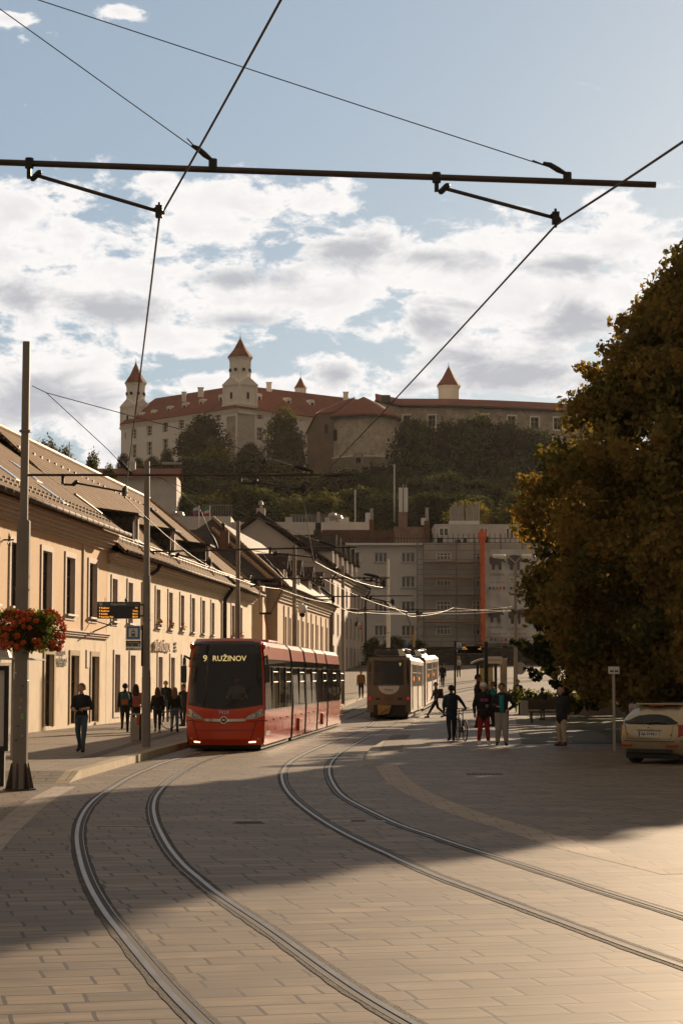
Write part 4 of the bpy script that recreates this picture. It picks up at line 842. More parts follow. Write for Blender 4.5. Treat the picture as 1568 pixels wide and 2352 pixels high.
for (x,y) in ((1141,1344),(1190,1344),(1145,1498-36),(1190,1462)):
    a,h = gp(x,y,GY0-2.7); text('www.caparol.sk', .28, tm((a,GY0-2.66,h+.35),(1,0,0)), M['ink'], net, align='CENTER')
    for k,cn in enumerate(('ink','bluesign','yellow','orange','redlens')): mb = MB(); mb.box((a-1.0+k*.42,GY0-2.66,h-.5),(a-.74+k*.42,GY0-2.62,h-.2)); mb.build('colour_square', M[cn], net)
# dark retaining wall and railing across the head of the street
rw = thing('retaining_wall', 'dark stone retaining wall with railing below the scaffolded block', 'wall', (18,214,gh(214)))
mb = MB(); a,_ = gp(880,1500,216); b,_ = gp(1500,1500,216); _,h1 = gp(0,1487,216); mb.box((a,216,gh(216)-1),(b,216.6,h1)); mb.build('wall', brickmat('dark stone wall',(.07,.06,.05),(.05,.045,.04),(.03,.025,.02),.6,.35,.03,bump=1,dist=.05,var=.35), rw)
mb = MB()
k = a
while k < b: mb.tube([(k,216.3,h1),(k,216.3,h1+1.1)], .035, 5); k += 1.6
for d in (.35,.7,1.1): mb.tube([(a,216.3,h1+d),(b,216.3,h1+d)], .03, 5)
mb.build('railing', M['scaf'], rw)
mb = MB(); a,h = gp(930,1478,214); mb.lathe((a,214,h-.9),[(1.6,0),(1.7,.1),(1.2,.7),(.1,1.0)],14); t_=thing('parasol', 'blue parasol top in front of the worn grey block, above the retaining wall', 'parasol', (a,214,h-.9)); mb.build('canopy', M['bluesign'], t_); mb=MB(); mb.tube([(a,214,gh(214)),(a,214,h)],.04,6); mb.build('pole', M['sheet'], t_)
# white flat-roofed hotel behind, flags
Ht = thing('hotel', 'long low white building with roof plant, behind the street roofs', 'building', P(650,1260,262))
gq(Ht, 'wall', M['conc'], 445, 850, 1199, 1262, 262, 275); gq(Ht, 'wall', M['conc'], 384, 530, 1186, 1262, 261, 274)
gq(Ht, 'plant_room', M['conc'], 655, 801, 1188, 1200, 266, 272)
mb = MB()
for k in range(10): a,h = gp(672+k*7.5,1190,265.8); mb.box((a,265.6,h-.6),(a+.36,265.9,h+.5))
mb.build('louvre', M['greysign'], Ht)
for (x,y) in ((387,1182),(397,1180),(413,1182),(763,1185),(776,1189)):
    a,h = gp(x,y+6,264); mb = MB(); mb.lathe((a,264,h-.3),[(.35,0),(.35,.45),(.65,.55),(.5,.95),(.1,1.1)],10); mb.build('roof_vent', M['sheet'], Ht)
mb = MB()
for x in range(465,535,6): a,h = gp(x,1186,261); mb.tube([(a,261.2,h),(a,261.2,h+1.5)], .04, 4)
a,h = gp(465,1186,261); b,_ = gp(535,1186,261); mb.tube([(a,261.2,h+1.5),(b,261.2,h+1.5)], .05, 4); mb.build('railing', M['scaf'], Ht)
def flag(xp, y0, cols, label, w=1.0):
    a,h0 = gp(xp,1222,258); _,h1 = gp(xp,1161,258); t = thing('flagpole', label, 'flagpole', (a,258,h0), group='flagpoles before the low white building'); mb = MB(); mb.tube([(a,258,h0),(a,258,h1)], .08, 6); mb.build('pole', M['white'], t)
    for k,c in enumerate(cols):
        mb = MB(); z0 = h1-.2-(k+1)*.36; 
        for i in range(6): mb.poly([(a-.1-i*.11,258+.06*math.sin(i*1.2),z0-.03*i),(a-.1-(i+1)*.11,258+.06*math.sin((i+1)*1.2),z0-.03*(i+1)),(a-.1-(i+1)*.11,258+.06*math.sin((i+1)*1.2),z0+.36-.03*(i+1)),(a-.1-i*.11,258+.06*math.sin(i*1.2),z0+.36-.03*i)])
        mb.build('flag', mat('flag cloth', c, .8, var=.1), t)
flag(457, 0, ((.6,.6,.6),(.08,.12,.4),(.5,.03,.03)), 'white flagpole with white blue and red flag, left of the pair')
flag(482, 0, ((.05,.25,.1),(.6,.6,.58),(.5,.03,.03)), 'white flagpole with green white and red flag, right of the pair')
# red roofed house low on the hill at left
Hr = thing('house', 'long red roofed house with white wall low on the castle hill', 'building', P(330,1110,300))
x0,h0 = gp(245,1130,300); x1,h1 = gp(406,1098,300); mb = MB(); mb.box((x0,300,h0-3),(x1,308,h1+.2)); mb.build('wall', M['conc'], Hr)
_,h2 = gp(300,1076,304); mb = MB(); mb.poly([(x0-6,299,h1),(x1+.5,299,h1),(x1+.5,304,h2),(x0-6,304,h2)]); mb.poly([(x0-6,309,h1),(x1+.5,309,h1),(x1+.5,304,h2),(x0-6,304,h2)]); mb.build('roof', M['croof'], Hr)
a,h = gp(302,1078,303); mb = MB(); mb.box((a-.6,303,h-1),(a+.6,304,h+1.1)); mb.lathe((a,303.5,h+1.1),[(.7,0),(.6,.2),(.2,.5)],4); mb.build('chimney', M['conc'], Hr)
Tr_ = thing('terrace', 'pale concrete terrace below the round bastion', 'terrace', P(665,1110,400)); x0,h0 = gp(620,1112,400); x1,h1 = gp(708,1098,400); mb = MB(); mb.box((x0,400,h0),(x1,404,h1)); mb.build('slab', M['conc'], Tr_); mb = MB()
for x in (640,672): a,_ = gp(x,1100,400); mb.box((a-.1,399.9,h0+.1),(a+.2,400,h1-.1))
mb.build('joints', M['dark'], Tr_)
# ================================================================ castle
CS_ = thing('castle', 'white castle with red roofs and square corner towers on the hill', 'castle', (-20,455,44))
K = P(545,1000,450); K.z = 0; aD = Vector((-29.5,30,0)).normalized(); bD = Vector((30,29.5,0)).normalized()
LA, LB = 42.0, 50.0; CE = 63.3; CB = 44.0
fA = Frame(K, math.atan2(aD.x,aD.y)); fA.n = Vector((aD.y*-1,aD.x,0)); fA.n = Vector((-aD.y,aD.x,0))
if fA.n.y > 0: fA.n = -fA.n
fB = Frame(K, math.atan2(bD.x,bD.y)); fB.n = Vector((bD.y,-bD.x,0))
def cops(fr, lst, w, h):
    o = []
    for (x,y) in lst: s,z = fr.hit(x,y); o.append((s-w/2,s+w/2,z-h/2,z+h/2))
    return o
wa = cops(fA, [(307.6,996),(343.5,989),(380,981),(416.8,973),(454,964),(501,955.7)], 2.0, 2.3)+cops(fA, [(307.6,1036),(343.5,1030),(380,1023)], 1.9, 3.2)+cops(fA,[(289,1001)],.8,1.6)
wb = cops(fB, [(597.3,952.6),(640,958)], 1.8, 2.0)+cops(fB, [(597.3,996.7)], 1.9, 3.0)+cops(fB,[(568,952)],.7,1.3)
mb = MB(); grid_wall(mb, fA, 0, LA, CB, CE, wa, .6, 0); grid_wall(mb, fB, 0, LB, CB, CE, wb, .6, 0)
mb.poly([fA.pt(LA,0,CB),fA.pt(LA,-12,CB),fA.pt(LA,-12,CE),fA.pt(LA,0,CE)]); mb.build('wall', M['cwhite'], CS_)
for fr, ops in ((fA,wa),(fB,wb)):
    for o in ops: window(CS_, fr, *o, depth=.5, trim=.18, mt='cmould', mf='white' , mp='cwood', cols=2, rows=3, fw=.12, sill=False)
mb = MB()
for fr,LL in ((fA,LA),(fB,LB)):
    for (n1,h0,h1) in ((.25,62.2,62.5),(.4,62.5,62.8),(.7,62.8,63.2)): mb.fbox(fr,-.2,LL+.2,-.05,n1,h0,h1)
    for o in ops: pass
mb.build('cornice', M['cmould'], CS_)
mb = MB()
mb.fbox(fB,.0,5.2,0,.1,CB,61.9); mb.build('quoins', M['cash'], CS_)
mb = MB(); mb.fbox(fA,.6,3.6,0,.06,50,61.5); mb.build('bare_stone', M['cstone'], CS_)
RI, RH = 7.0, 69.9
def wing(fr, LL):
    mb = MB(); mb.slab([fr.pt(-.0,.8,CE),fr.pt(LL+.6,.8,CE),fr.pt(LL+.6,-RI,RH),fr.pt(-RI+.0,-RI,RH)], .3); mb.slab([fr.pt(0,-14,CE),fr.pt(LL,-14,CE),fr.pt(LL,-RI,RH),fr.pt(0,-RI,RH)], .3); return mb.build('roof', M['croof'], CS_)
mb = MB()
cr_ = lambda fr,s,n: fr.pt(s,n,0)
e0 = K+Vector((0,-1,CE)); rk = K+(-fA.n-fB.n).normalized()*RI*1.414; rk.z = RH
mb.slab([fA.pt(-.5,.8,CE),fA.pt(LA,.8,CE),fA.pt(LA-4,-RI,RH),rk], .3); mb.slab([fB.pt(-.5,.8,CE),fB.pt(LB+8,.8,CE),fB.pt(LB+8,-RI,RH+.6),rk], .3)
mb.slab([fA.pt(LA,.8,CE),fA.pt(LA,-14,CE),fA.pt(LA-4,-RI,RH)], .3); mb.slab([fA.pt(0,-14,CE),fA.pt(LA,-14,CE),fA.pt(LA-4,-RI,RH),rk], .3)
mb.build('roof', M['croof'], CS_)
def cdormer(fr, x, y):
    s,z = fr.hit(x,y,0); s,z = fr.hit(x,y,.0-(z-CE+.5)*.9 if z>CE else 0); n = -(z-CE)*.8
    mb = MB(); mb.fbox(fr,s-.75,s+.75,n-2.4,n,z-1.0,z+.6,0); mb.ext([fr.pt(s-.95,n+.1,z+.6),fr.pt(s+.95,n+.1,z+.6),fr.pt(s+.5,n+.1,z+1.1),fr.pt(s-.5,n+.1,z+1.1)], fr.n*-2.6, 0); 
    d = mb.build('dormer', M['cmould'], CS_); g = MB(); g.fbox(fr,s-.38,s+.38,n,n+.04,z-.8,z+.35); g.build('pane', M['cwood'], d)
for q in ((326.6,957),(353.8,952),(389.7,943),(425.5,935),(464,927),(509,917)): cdormer(fA, *q)
for q in ((594,915),(661.4,924),(715,929)): cdormer(fB, *q)
for (x,y,Y,w) in ((461.4,893,462,1.3),(423,903,465,1.0),(617.8,881,465,1.2),(793.7,903,482,1.2)):
    p = P(x,y,Y); mb = MB(); mb.box((p.x-w/2,Y-.5,p.z-2),(p.x+w/2,Y+.5,p.z+.3)); mb.box((p.x-w/2-.12,Y-.62,p.z+.1),(p.x+w/2+.12,Y+.62,p.z+.3)); mb.build('chimney', M['cmould'], CS_)
def tower(cx, cy, w, ang, hb, hc, hp_, hd, hr, dr, label, square=True, base=None):
    t = thing('castle_tower', label, 'tower', (cx,cy,base or hb), group='castle corner towers')
    rot = Matrix.Translation((cx,cy,0)) @ Matrix.Rotation(ang,4,'Z')
    if square:
        mb = MB(); mb.M = rot; h = w/2
        mb.box((-h,-h,hb),(h,h,hp_-1.7))
        for sx_ in (-1,1):
            for sy_ in (-1,1): mb.box((sx_*h-.3,sy_*h-.3,hc),(sx_*h+.12,sy_*h+.12,hp_-1.7))
        for (z0,z1,k) in ((hc-.7,hc-.35,.2),(hc-.35,hc,.35),(hp_-2.2,hp_-1.9,.12),(hp_-1.9,hp_-1.6,.28)): mb.box((-h-k,-h-k,z0),(h+k,h+k,z1))
        for k in range(4):                                  # a pediment over each face
            r = Matrix.Rotation(k*math.pi/2,4,'Z'); mb.M = rot @ r
            mb.ext([(-h-.3,-h-.25,hp_-1.6),(h+.3,-h-.25,hp_-1.6),(0,-h-.25,hp_+.1)], (0,.9,0)); mb.ext([(-h-.2,-h+.4,hp_-1.6),(h+.2,-h+.4,hp_-1.6),(0,-h+.4,hp_-.2)], (0,h,0))
            mb.box((-.5,-h-.07,hc+.5),(-.38,-h,hp_-2.5)); mb.box((.38,-h-.07,hc+.5),(.5,-h,hp_-2.5))
        mb.M = rot; mb.build('tower_body', M['cmould'], t)
        wn = MB()
        for k in range(4):
            wn.M = rot @ Matrix.Rotation(k*math.pi/2,4,'Z')
            for z in (hc+1.2, hc+4.6) if hp_-hc>5.5 else (hc+1.5,): wn.box((-.32,-h-.09,z),(.32,-h+.02,z+1.5))
        wn.build('slit_window', M['cwood'], t)
    mb = MB(); mb.lathe((cx,cy,0),[(dr,hp_-1.7),(dr,hd-.9),(dr+.1,hd-.85),(dr+.1,hd-.6),(dr+.2,hd-.5),(dr+.38,hd-.1),(dr+.38,hd)],8 if square else 20); d = mb.build('drum', M['cmould'], t)
    wn = MB()
    for k in range(8):
        a = math.pi/8+k*math.pi/4 if square else k*math.pi/4+.39; c = Vector((cx+math.cos(a)*dr*.93,cy+math.sin(a)*dr*.93,hp_+(hd-hp_)*.35)); dv = Vector((math.cos(a),math.sin(a),0)); r = .34; tx = Vector((-dv.y,dv.x,0))
        wn = MB(); wn.ext([c+tx*r*math.cos(q*math.pi/4)+Vector((0,0,r*1.2*math.sin(q*math.pi/4))) for q in range(8)], dv*.35); wn.build('round_window', M['cwood'], d)
    mb = MB(); mb.lathe((cx,cy,0),[(dr+.5,hd-.05),(dr+.3,hd+.4),(dr*.62,hd+(hr-hd)*.42),(.12,hr)],8); rf = mb.build('spire_roof', M['croof'], t)
    mb = MB(); mb.tube([(cx,cy,hr-.2),(cx,cy,hr+1.2)], .05, 5); mb.ball((cx,cy,hr+.2),.16,6); mb.build('finial', M['dark'], rf)
    return t
ang = math.atan2(bD.y,bD.x)
p = P(551.5,900,453.5); tower(p.x, 453.5, 5.3, ang, 62, 64.3, 70.6, 75.3, 79.8, 2.45, 'tallest square corner tower of the castle, with pediments and red spire')
p = P(311,900,480); tower(p.x, 481, 4.9, ang, 45, 62.6, 69.3, 73.4, 78.4, 2.25, 'square castle tower at far left end of the white wing')
p = P(1030,900,520); tower(p.x, 520, 5, ang, 65, 67, 72, 78.4, 83.7, 2.75, 'round white castle turret showing above the long stone wall', False, 66)
p = P(690,880,530); mb = MB(); hb = P(690,892,530).z; ht = P(690,866,530).z; t = thing('castle_tower', 'small red spire tip peeping over the castle roof', 'tower', (p.x,530,hb-6)); mb.lathe((p.x,530,0),[(1.5,hb-6),(1.5,hb+.2)],8); mb.build('drum', M['cmould'], t); mb = MB(); mb.lathe((p.x,530,0),[(1.8,hb),(1.0,hb+1.2),(.06,ht)],8); mb.tube([(p.x,530,ht-.2),(p.x,530,ht+1.6)],.05,5); mb.build('spire_roof', M['croof'], t)
# long rubble wall wing
wl = thing('castle_wing', 'long rubble stone castle wing with low red roof, right of the round bastion', 'castle wing', (25,452,44))
pp = [(862,917,470),(917,929,458),(1045,930,450),(1160,934,448),(1290,940,452),(1380,947,458)]
ev = [P(*q) for q in pp]; 
wins = {0:[],1:[(933,967),(990.7,967)],2:[(1045,967),(1111.6,966)],3:[(1174.5,969),(1227.3,972),(1280,973),(1279,1018)],4:[]}
for i in range(len(ev)-1):
    a,b = ev[i],ev[i+1]; d = (b-a); d.z = 0; ln = d.length; fr = Frame((a.x,a.y,0), math.atan2(d.x,d.y))
    ops = []
    for (x,y) in wins[i]: s,z = fr.hit(x,y); ops.append((s-.95,s+.95,z-1.35,z+1.35))
    ops = [o for o in ops if o[0]>0 and o[1]<ln]
    mb = MB(); grid_wall(mb, fr, 0, ln, 40, min(a.z,b.z), ops, .5); mb.poly([fr.pt(0,0,min(a.z,b.z)),fr.pt(ln,0,min(a.z,b.z)),b,a]); mb.build('wall', M['cstone'], wl)
    for o in ops: window(wl, fr, *o, depth=.4, trim=.3, mt='cmould', mf='sheet', mp='cwood', cols=2, rows=2, fw=.12, sill=False)
    mb = MB(); up3 = Vector((0,5,2.1)); f = Vector((0,-.7,-.1)); mb.slab([a+f,b+f,b+up3,a+up3], .35); mb.build('roof', M['croof'], wl)
    mb = MB(); mb.tube([a+f+Vector((0,.1,-.35)),b+f+Vector((0,.1,-.35))], .3, 6); mb.build('eaves', M['cwood'], wl)
mb = MB(); a = P(888,916,461); mb.box((a.x-1.2,461,a.z-.5),(a.x+.8,463,a.z+.9)); mb.build('chimney', M['bark'], wl)
# round bastion
bs = thing('bastion', 'round rubble stone bastion with conical red roof', 'tower', (4.9,447.7,40))
cx = P(835,1000,447).x; cy = 447.7; r = 7.75; he = 60.6
mb = MB(); mb.lathe((cx,cy,0),[(r+.5,36),(r+.15,50.6),(r+.3,50.8),(r+.3,51.05),(r,51.2),(r,he)],40); mb.build('wall', M['cstone'], bs, True)
mb = MB(); mb.lathe((cx,cy,0),[(r+.33,50.8),(r+.42,50.9),(r+.42,51.05),(r+.33,51.15)],40); mb.build('string_course', M['cmould'], bs, True)
mb = MB(); mb.lathe((cx,cy,0),[(r+.75,he-.35),(r+.8,he-.1),(3.6,he+3.1),(.1,65.4)],40); mb.build('roof', M['croof'], bs)
mb = MB(); mb.lathe((cx,cy,0),[(r+.7,he-.75),(r+.72,he-.36)],40); mb.build('eaves', M['cwood'], bs)
def arch(x, y, w, h, deep):
    d = ray(x,y); o = Vector((0,0,HC)); A_ = d.x**2+d.y**2; B_ = -2*(d.x*cx+d.y*cy); C_ = cx*cx+cy*cy-(r+.12)**2; t_ = (-B_-math.sqrt(B_*B_-4*A_*C_))/(2*A_); p = o+d*t_; nr = Vector((p.x-cx,p.y-cy,0)).normalized(); tx = Vector((-nr.y,nr.x,0))
    pts = [p+tx*-w/2+Vector((0,0,-h/2)),p+tx*w/2+Vector((0,0,-h/2))]+[p+tx*(w/2*math.cos(q*math.pi/6))+Vector((0,0,h/2-w/2+w/2*math.sin(q*math.pi/6))) for q in range(7)]
    mb = MB(); mb.ext([q+nr*.05 for q in pts], nr*-.5); return mb.build('opening', M['cwood'], bs), p, nr, tx
arch(769,999,1.15,2.6,1); _,p,nr,tx = arch(823,1056,1.0,1.5,1)
mb = MB()
for sgn in (-1,1): mb.ext([p+tx*(sgn*.9-.25)+Vector((0,0,-1.3)),p+tx*(sgn*.9+.25)+Vector((0,0,-1.3)),p+tx*(sgn*.9+.25)+Vector((0,0,1.2)),p+tx*(sgn*.9-.25)+Vector((0,0,1.2))], nr*.35)
mb.ext([p+tx*-1.15+Vector((0,0,1.0)),p+tx*1.15+Vector((0,0,1.0)),p+tx*.8+Vector((0,0,1.6)),p+tx*-.8+Vector((0,0,1.6))], nr*.4); mb.build('opening_surround', M['cstone'], bs)
# shaded block joining the bastion on its left
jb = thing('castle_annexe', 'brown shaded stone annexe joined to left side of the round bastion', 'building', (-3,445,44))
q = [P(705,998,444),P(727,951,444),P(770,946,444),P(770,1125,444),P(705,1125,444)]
mb = MB(); mb.ext(q, (0,9,0)); mb.build('wall', mat('shaded brown rubble', (.20,.14,.095), .95, var=.25, vs=.35, bump=.5, bs=2), jb)  # browner than the bastion stone: the wall's shade is put into the colour
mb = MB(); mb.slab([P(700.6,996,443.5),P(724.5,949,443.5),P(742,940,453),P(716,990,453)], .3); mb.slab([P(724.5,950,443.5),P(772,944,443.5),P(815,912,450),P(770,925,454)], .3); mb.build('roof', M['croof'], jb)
mb = MB(); a = P(749,985,443.9); mb.box((a.x-.4,443.8,a.z-1),(a.x+.4,444,a.z+1)); mb.build('opening', M['cwood'], jb)
# ================================================================ trees
def leafmesh(name, clumps, n, size, mats, seed=1, shell=.55, flat=1.0, mi=None):
    """clumps: array (k,4) x,y,z,r -> small leaf shaped quads scattered through and round each clump"""
    rs = np.random.RandomState(seed); cl = np.array(clumps, float); k = len(cl); w = cl[:,3]**2; idx = rs.choice(k, n, p=w/w.sum())
    d = rs.normal(size=(n,3)); d /= np.linalg.norm(d,axis=1)[:,None]; rad = (shell+(1-shell)*rs.rand(n)**.8)[:,None]*(1+.18*rs.normal(size=(n,1)))
    c = cl[idx,:3]+d*rad*cl[idx,3:4]*np.array([1,1,flat])
    nr = d*.7+rs.normal(size=(n,3))*.75; nr /= np.linalg.norm(nr,axis=1)[:,None]
    a = np.cross(nr, rs.normal(size=(n,3))); a /= np.linalg.norm(a,axis=1)[:,None]; b = np.cross(nr,a); s = size*(.6+.8*rs.rand(n,1))
    v = np.stack([c-a*s*.6, c-b*s*.42+a*s*.05+nr*s*.12, c+a*s*.65, c+b*s*.42+a*s*.05+nr*s*.12], 1).reshape(-1,3)
    me = bpy.data.meshes.new(name); me.vertices.add(4*n); me.loops.add(4*n); me.polygons.add(n); me.vertices.foreach_set('co', v.astype(np.float32).ravel())
    me.loops.foreach_set('vertex_index', np.arange(4*n,dtype=np.int32)); me.polygons.foreach_set('loop_start', np.arange(0,4*n,4,dtype=np.int32)); me.polygons.foreach_set('loop_total', np.full(n,4,dtype=np.int32))
    for m in mats: me.materials.append(m)
    cm_ = rs.randint(0,len(mats),k) if mi is None else np.array(mi); r2 = rs.rand(n) < .22; f = cm_[idx]; f = np.where(r2, rs.randint(0,len(mats),n), f); me.polygons.foreach_set('material_index', f.astype(np.int32))
    me.update(); me.validate(); return me
def branches(mb, base, top, r0, tips, rs):
    base, top = Vector(base), Vector(top); mb.tube([base, base.lerp(top,.35)+Vector((rs.uniform(-.1,.1),0,0)), base.lerp(top,.7), top], [r0, r0*.75, r0*.5, r0*.2], 8)
    for t in tips:
        t = Vector(t); f = max(.12,min(.85,(t.z-base.z)/(top.z-base.z)*.7)); s = base.lerp(top,f); m_ = s.lerp(t,.55)+Vector((0,0,.1*(t-s).length)); mb.tube([s,m_,t], [r0*.34*(1-f*.5), r0*.2, r0*.05], 6)
def tree_proto(nm, h, w, nclump, nleaf, size, mats, seed, crown0=.15, shape='round'):
    rs = random.Random(seed); cl = []
    for i in range(nclump):
        z = rs.uniform(crown0,1)
        rr_ = math.sin(math.pi*min(1,max(.08,(z-crown0)/(1-crown0)*.86+.12))) if shape=='round' else (1.05-z)
        a = rs.uniform(0,6.283); q = rr_*w/2*rs.uniform(.35,1)**.6*.8; cl.append((math.cos(a)*q, math.sin(a)*q, z*h*.90, w*rs.uniform(.15,.25)))
    t = thing(nm, 'tree', 'tree', (0,0,0)); me = leafmesh('crown', cl, nleaf, size, mats, seed); o = bpy.data.objects.new('crown', me); COL.objects.link(o); o.parent = t
    mb = MB(); branches(mb, (0,0,-.5), (0,0,h*.8), h*.022, [c[:3] for c in cl[:8]], rs); mb.build('trunk', M['bark'], t, loc=(0,0,0)); return t
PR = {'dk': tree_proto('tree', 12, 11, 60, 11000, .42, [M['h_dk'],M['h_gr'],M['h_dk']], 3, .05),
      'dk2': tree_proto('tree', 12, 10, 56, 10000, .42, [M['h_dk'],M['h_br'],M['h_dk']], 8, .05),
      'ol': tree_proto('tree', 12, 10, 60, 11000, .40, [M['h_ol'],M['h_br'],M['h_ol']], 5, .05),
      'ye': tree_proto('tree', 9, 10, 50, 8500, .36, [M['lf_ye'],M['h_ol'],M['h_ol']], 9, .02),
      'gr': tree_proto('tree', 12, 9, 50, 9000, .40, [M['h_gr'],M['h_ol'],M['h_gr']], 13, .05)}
used = set()
def put(kind, x, ytop, ybot, Y, wpx, label, group='trees on the castle hill'):
    p = P(x, ybot, Y); tp = P(x, ytop, Y); h = tp.z-p.z; base = PR[kind]; bh = 9 if kind=='ye' else 12; bw = {'dk':11,'dk2':10,'ol':10,'ye':10,'gr':9}[kind]
    sw = wpx/FPX*Y/bw; sc_ = (sw, sw, h/bh)
    if kind not in used: used.add(kind); base.location = p; base.scale = sc_; base['label'] = label; base['group'] = group; base.rotation_euler = (0,0,x*.37); return base
    return dup(base, p, x*.37, label, group, sc_)
put('ol',470,957,1075,432,128,'rounded olive brown tree standing before the castle corner')
put('gr',652,938,1095,428,112,'tall dark tree left of the round bastion')
put('ye',497,1028,1100,418,110,'yellowing tree low before the castle corner')
put('ol',575,1020,1100,424,80,'olive tree between the castle corner and the tall dark tree')
for i,(x,yt,w) in enumerate(((285,1042,40),(318,1052,36),(352,1048,44),(385,1030,40),(430,1045,60))): put('gr',x,yt,1100,435,w,'small dark tree at the foot of the white castle wing, %s' % ('left end','second from left','third from left','fourth from left','beside the olive tree')[i])
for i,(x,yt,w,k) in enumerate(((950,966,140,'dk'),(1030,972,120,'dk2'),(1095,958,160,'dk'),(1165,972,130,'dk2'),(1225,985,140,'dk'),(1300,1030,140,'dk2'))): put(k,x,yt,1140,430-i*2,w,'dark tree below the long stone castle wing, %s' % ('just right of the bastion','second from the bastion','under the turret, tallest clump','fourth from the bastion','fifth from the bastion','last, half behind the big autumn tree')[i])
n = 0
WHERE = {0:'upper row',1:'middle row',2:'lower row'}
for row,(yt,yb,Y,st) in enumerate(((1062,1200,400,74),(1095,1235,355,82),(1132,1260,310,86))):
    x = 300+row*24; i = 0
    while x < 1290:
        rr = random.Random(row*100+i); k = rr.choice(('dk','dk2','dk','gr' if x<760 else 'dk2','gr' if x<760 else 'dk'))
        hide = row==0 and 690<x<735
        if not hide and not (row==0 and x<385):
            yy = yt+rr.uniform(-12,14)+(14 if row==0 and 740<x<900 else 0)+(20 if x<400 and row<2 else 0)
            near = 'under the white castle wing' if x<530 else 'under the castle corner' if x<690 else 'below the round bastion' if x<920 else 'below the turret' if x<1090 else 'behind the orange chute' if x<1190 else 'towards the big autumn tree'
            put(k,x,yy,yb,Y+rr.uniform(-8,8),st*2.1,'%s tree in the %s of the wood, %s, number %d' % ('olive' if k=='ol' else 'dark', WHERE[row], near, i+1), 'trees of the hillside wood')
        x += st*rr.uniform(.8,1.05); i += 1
put('ye',1078,1152,1225,262,120,'bright yellow green tree behind the flues of the scaffolded block', 'trees behind the apartment block')
put('gr',1180,1128,1225,266,85,'green tree behind the penthouse beside the big autumn tree', 'trees behind the apartment block')
for i,(x,yt,w) in enumerate(((105,1012,90),(150,1030,70),(212,1040,60),(252,1068,50))): put('gr',x,yt,1180,170,w,'dark tree showing over the library roof ridge, %s' % ('leftmost and tallest','second from left','third, with round top','rightmost and lowest')[i], 'trees behind the left roofs')
for i,(x,yt,w) in enumerate(((856,1466,60),(905,1462,70),(955,1470,60))): put('gr',x,yt,1520,205,w,'low shrub in front of the grey apartment block, %s' % ('left of the white pole','right of the white pole','behind the old tram roof')[i], 'shrubs below the apartment block')
# slim masts among the trees
for (x,y0,y1,Y,lb) in ((905,1066,1200,300,'thin mast standing left of the phone antennas'),(815,1125,1200,290,'thin mast above the white low building'),(160,1015,1075,150,'thin aerial over the library roof ridge')):
    a = P(x,y0,Y); b = P(x,y1,Y); t = thing('mast', lb, 'mast', b); mb = MB(); mb.tube([b,a], .05 if Y<200 else .1, 5); mb.tube([a-Vector((.25,0,.3)),a+Vector((.25,0,-.3))], .02, 4); mb.build('pole', M['sheet'], t)
# ---- big autumn tree(s)
def bigtree(cx_, cy_, prof, n, size, mats, seed, label, ncl=230, r0=.32, squash=1.0, shift=0.0):
    SH_ = lambda z: max(0,z-9.5)*shift
    rs = random.Random(seed); cl = []; mi = []
    zs = [q[0] for q in prof]
    for i in range(ncl):
        z = rs.uniform(zs[0], zs[-1]); r = np.interp(z, zs, [q[1] for q in prof]); a = rs.uniform(0,6.283); f = rs.uniform(0,1)**.42
        cr2 = rs.uniform(.4,.8)*min(1,r/2+.3); q = max(0,r-cr2*.7)*f; cl.append((math.cos(a)*q+SH_(z),math.sin(a)*q*squash,z,cr2))
        mi.append(rs.choice(range(len(mats))))
    for i in range(170):                     # sprigs that break the outline
        z = rs.uniform(zs[0]+.5, zs[-1]); r = np.interp(z, zs, [q[1] for q in prof]); a = rs.uniform(0,6.283); q = r+rs.uniform(-.1,.45)
        for k in range(3): cl.append((math.cos(a)*(q-k*.28)+SH_(z),math.sin(a)*(q-k*.28)*squash,z-k*.12,.17+.07*k)); mi.append(0)
    t = thing('autumn_tree', label, 'tree', (cx_,cy_,hp(cy_)))
    o = bpy.data.objects.new('crown', leafmesh('crown', cl, n, size, mats, seed, shell=.4, mi=mi)); COL.objects.link(o); o.parent = t
    mb = MB(); branches(mb, (0,0,-.3), (.2,.1,zs[-1]*.8), r0, [c[:3] for c in cl[:26]], rs); mb.build('trunk', M['bark'], t, loc=(0,0,0)); return t
prof = [(1.5,3.6),(2.6,4.6),(3.6,5.6),(4.6,5.9),(6.9,5.7),(8.1,5.5),(9.2,4.9),(10.3,4.4),(11.4,4.1),(12.6,3.6),(13.8,3.0),(14.5,2.6),(15.2,2.2),(15.8,1.5),(16.1,.4)]
AM = [M['lf_or'],M['lf_br'],M['lf_br'],M['lf_gr'],M['lf_or']]
bigtree(10.75, 59, [(z*.955,r*.95) for z,r in prof], 215000, .15, AM, 21, 'huge rust brown autumn tree filling the right edge of the square', 850, shift=.25)
bigtree(15.5, 99, [(.4,5.0),(3,6.5),(6,6.5),(8,5),(10,1)], 26000, .3, [M['lf_dk'],M['lf_gr']], 25, 'low dark tree at the back of the shaded lawn', 130)
bigtree(27, 97, [(.4,6.0),(4,7.5),(8,7),(11,4),(13,1)], 26000, .32, [M['lf_dk'],M['lf_gr']], 26, 'dark tree at the back right corner of the shaded lawn', 130)
prof2 = [(1.2,3.4),(3,4.6),(6,4.8),(8,4.2),(10,3.0),(11.5,1.8),(12.6,.5)]
bigtree(16.8, 66, [(z,r*1.05) for z,r in prof2], 42000, .2, [M['lf_gr'],M['lf_br'],M['lf_dk']], 22, 'dark green tree behind the beige car, under the autumn tree', 150)
bigtree(13.5, 75, [(.9,3.5),(3,5.0),(6,5.0),(8,3.5),(9.5,.8)], 30000, .22, [M['lf_dk'],M['lf_gr'],M['lf_br']], 23, 'low dark tree behind the bald man', 120)
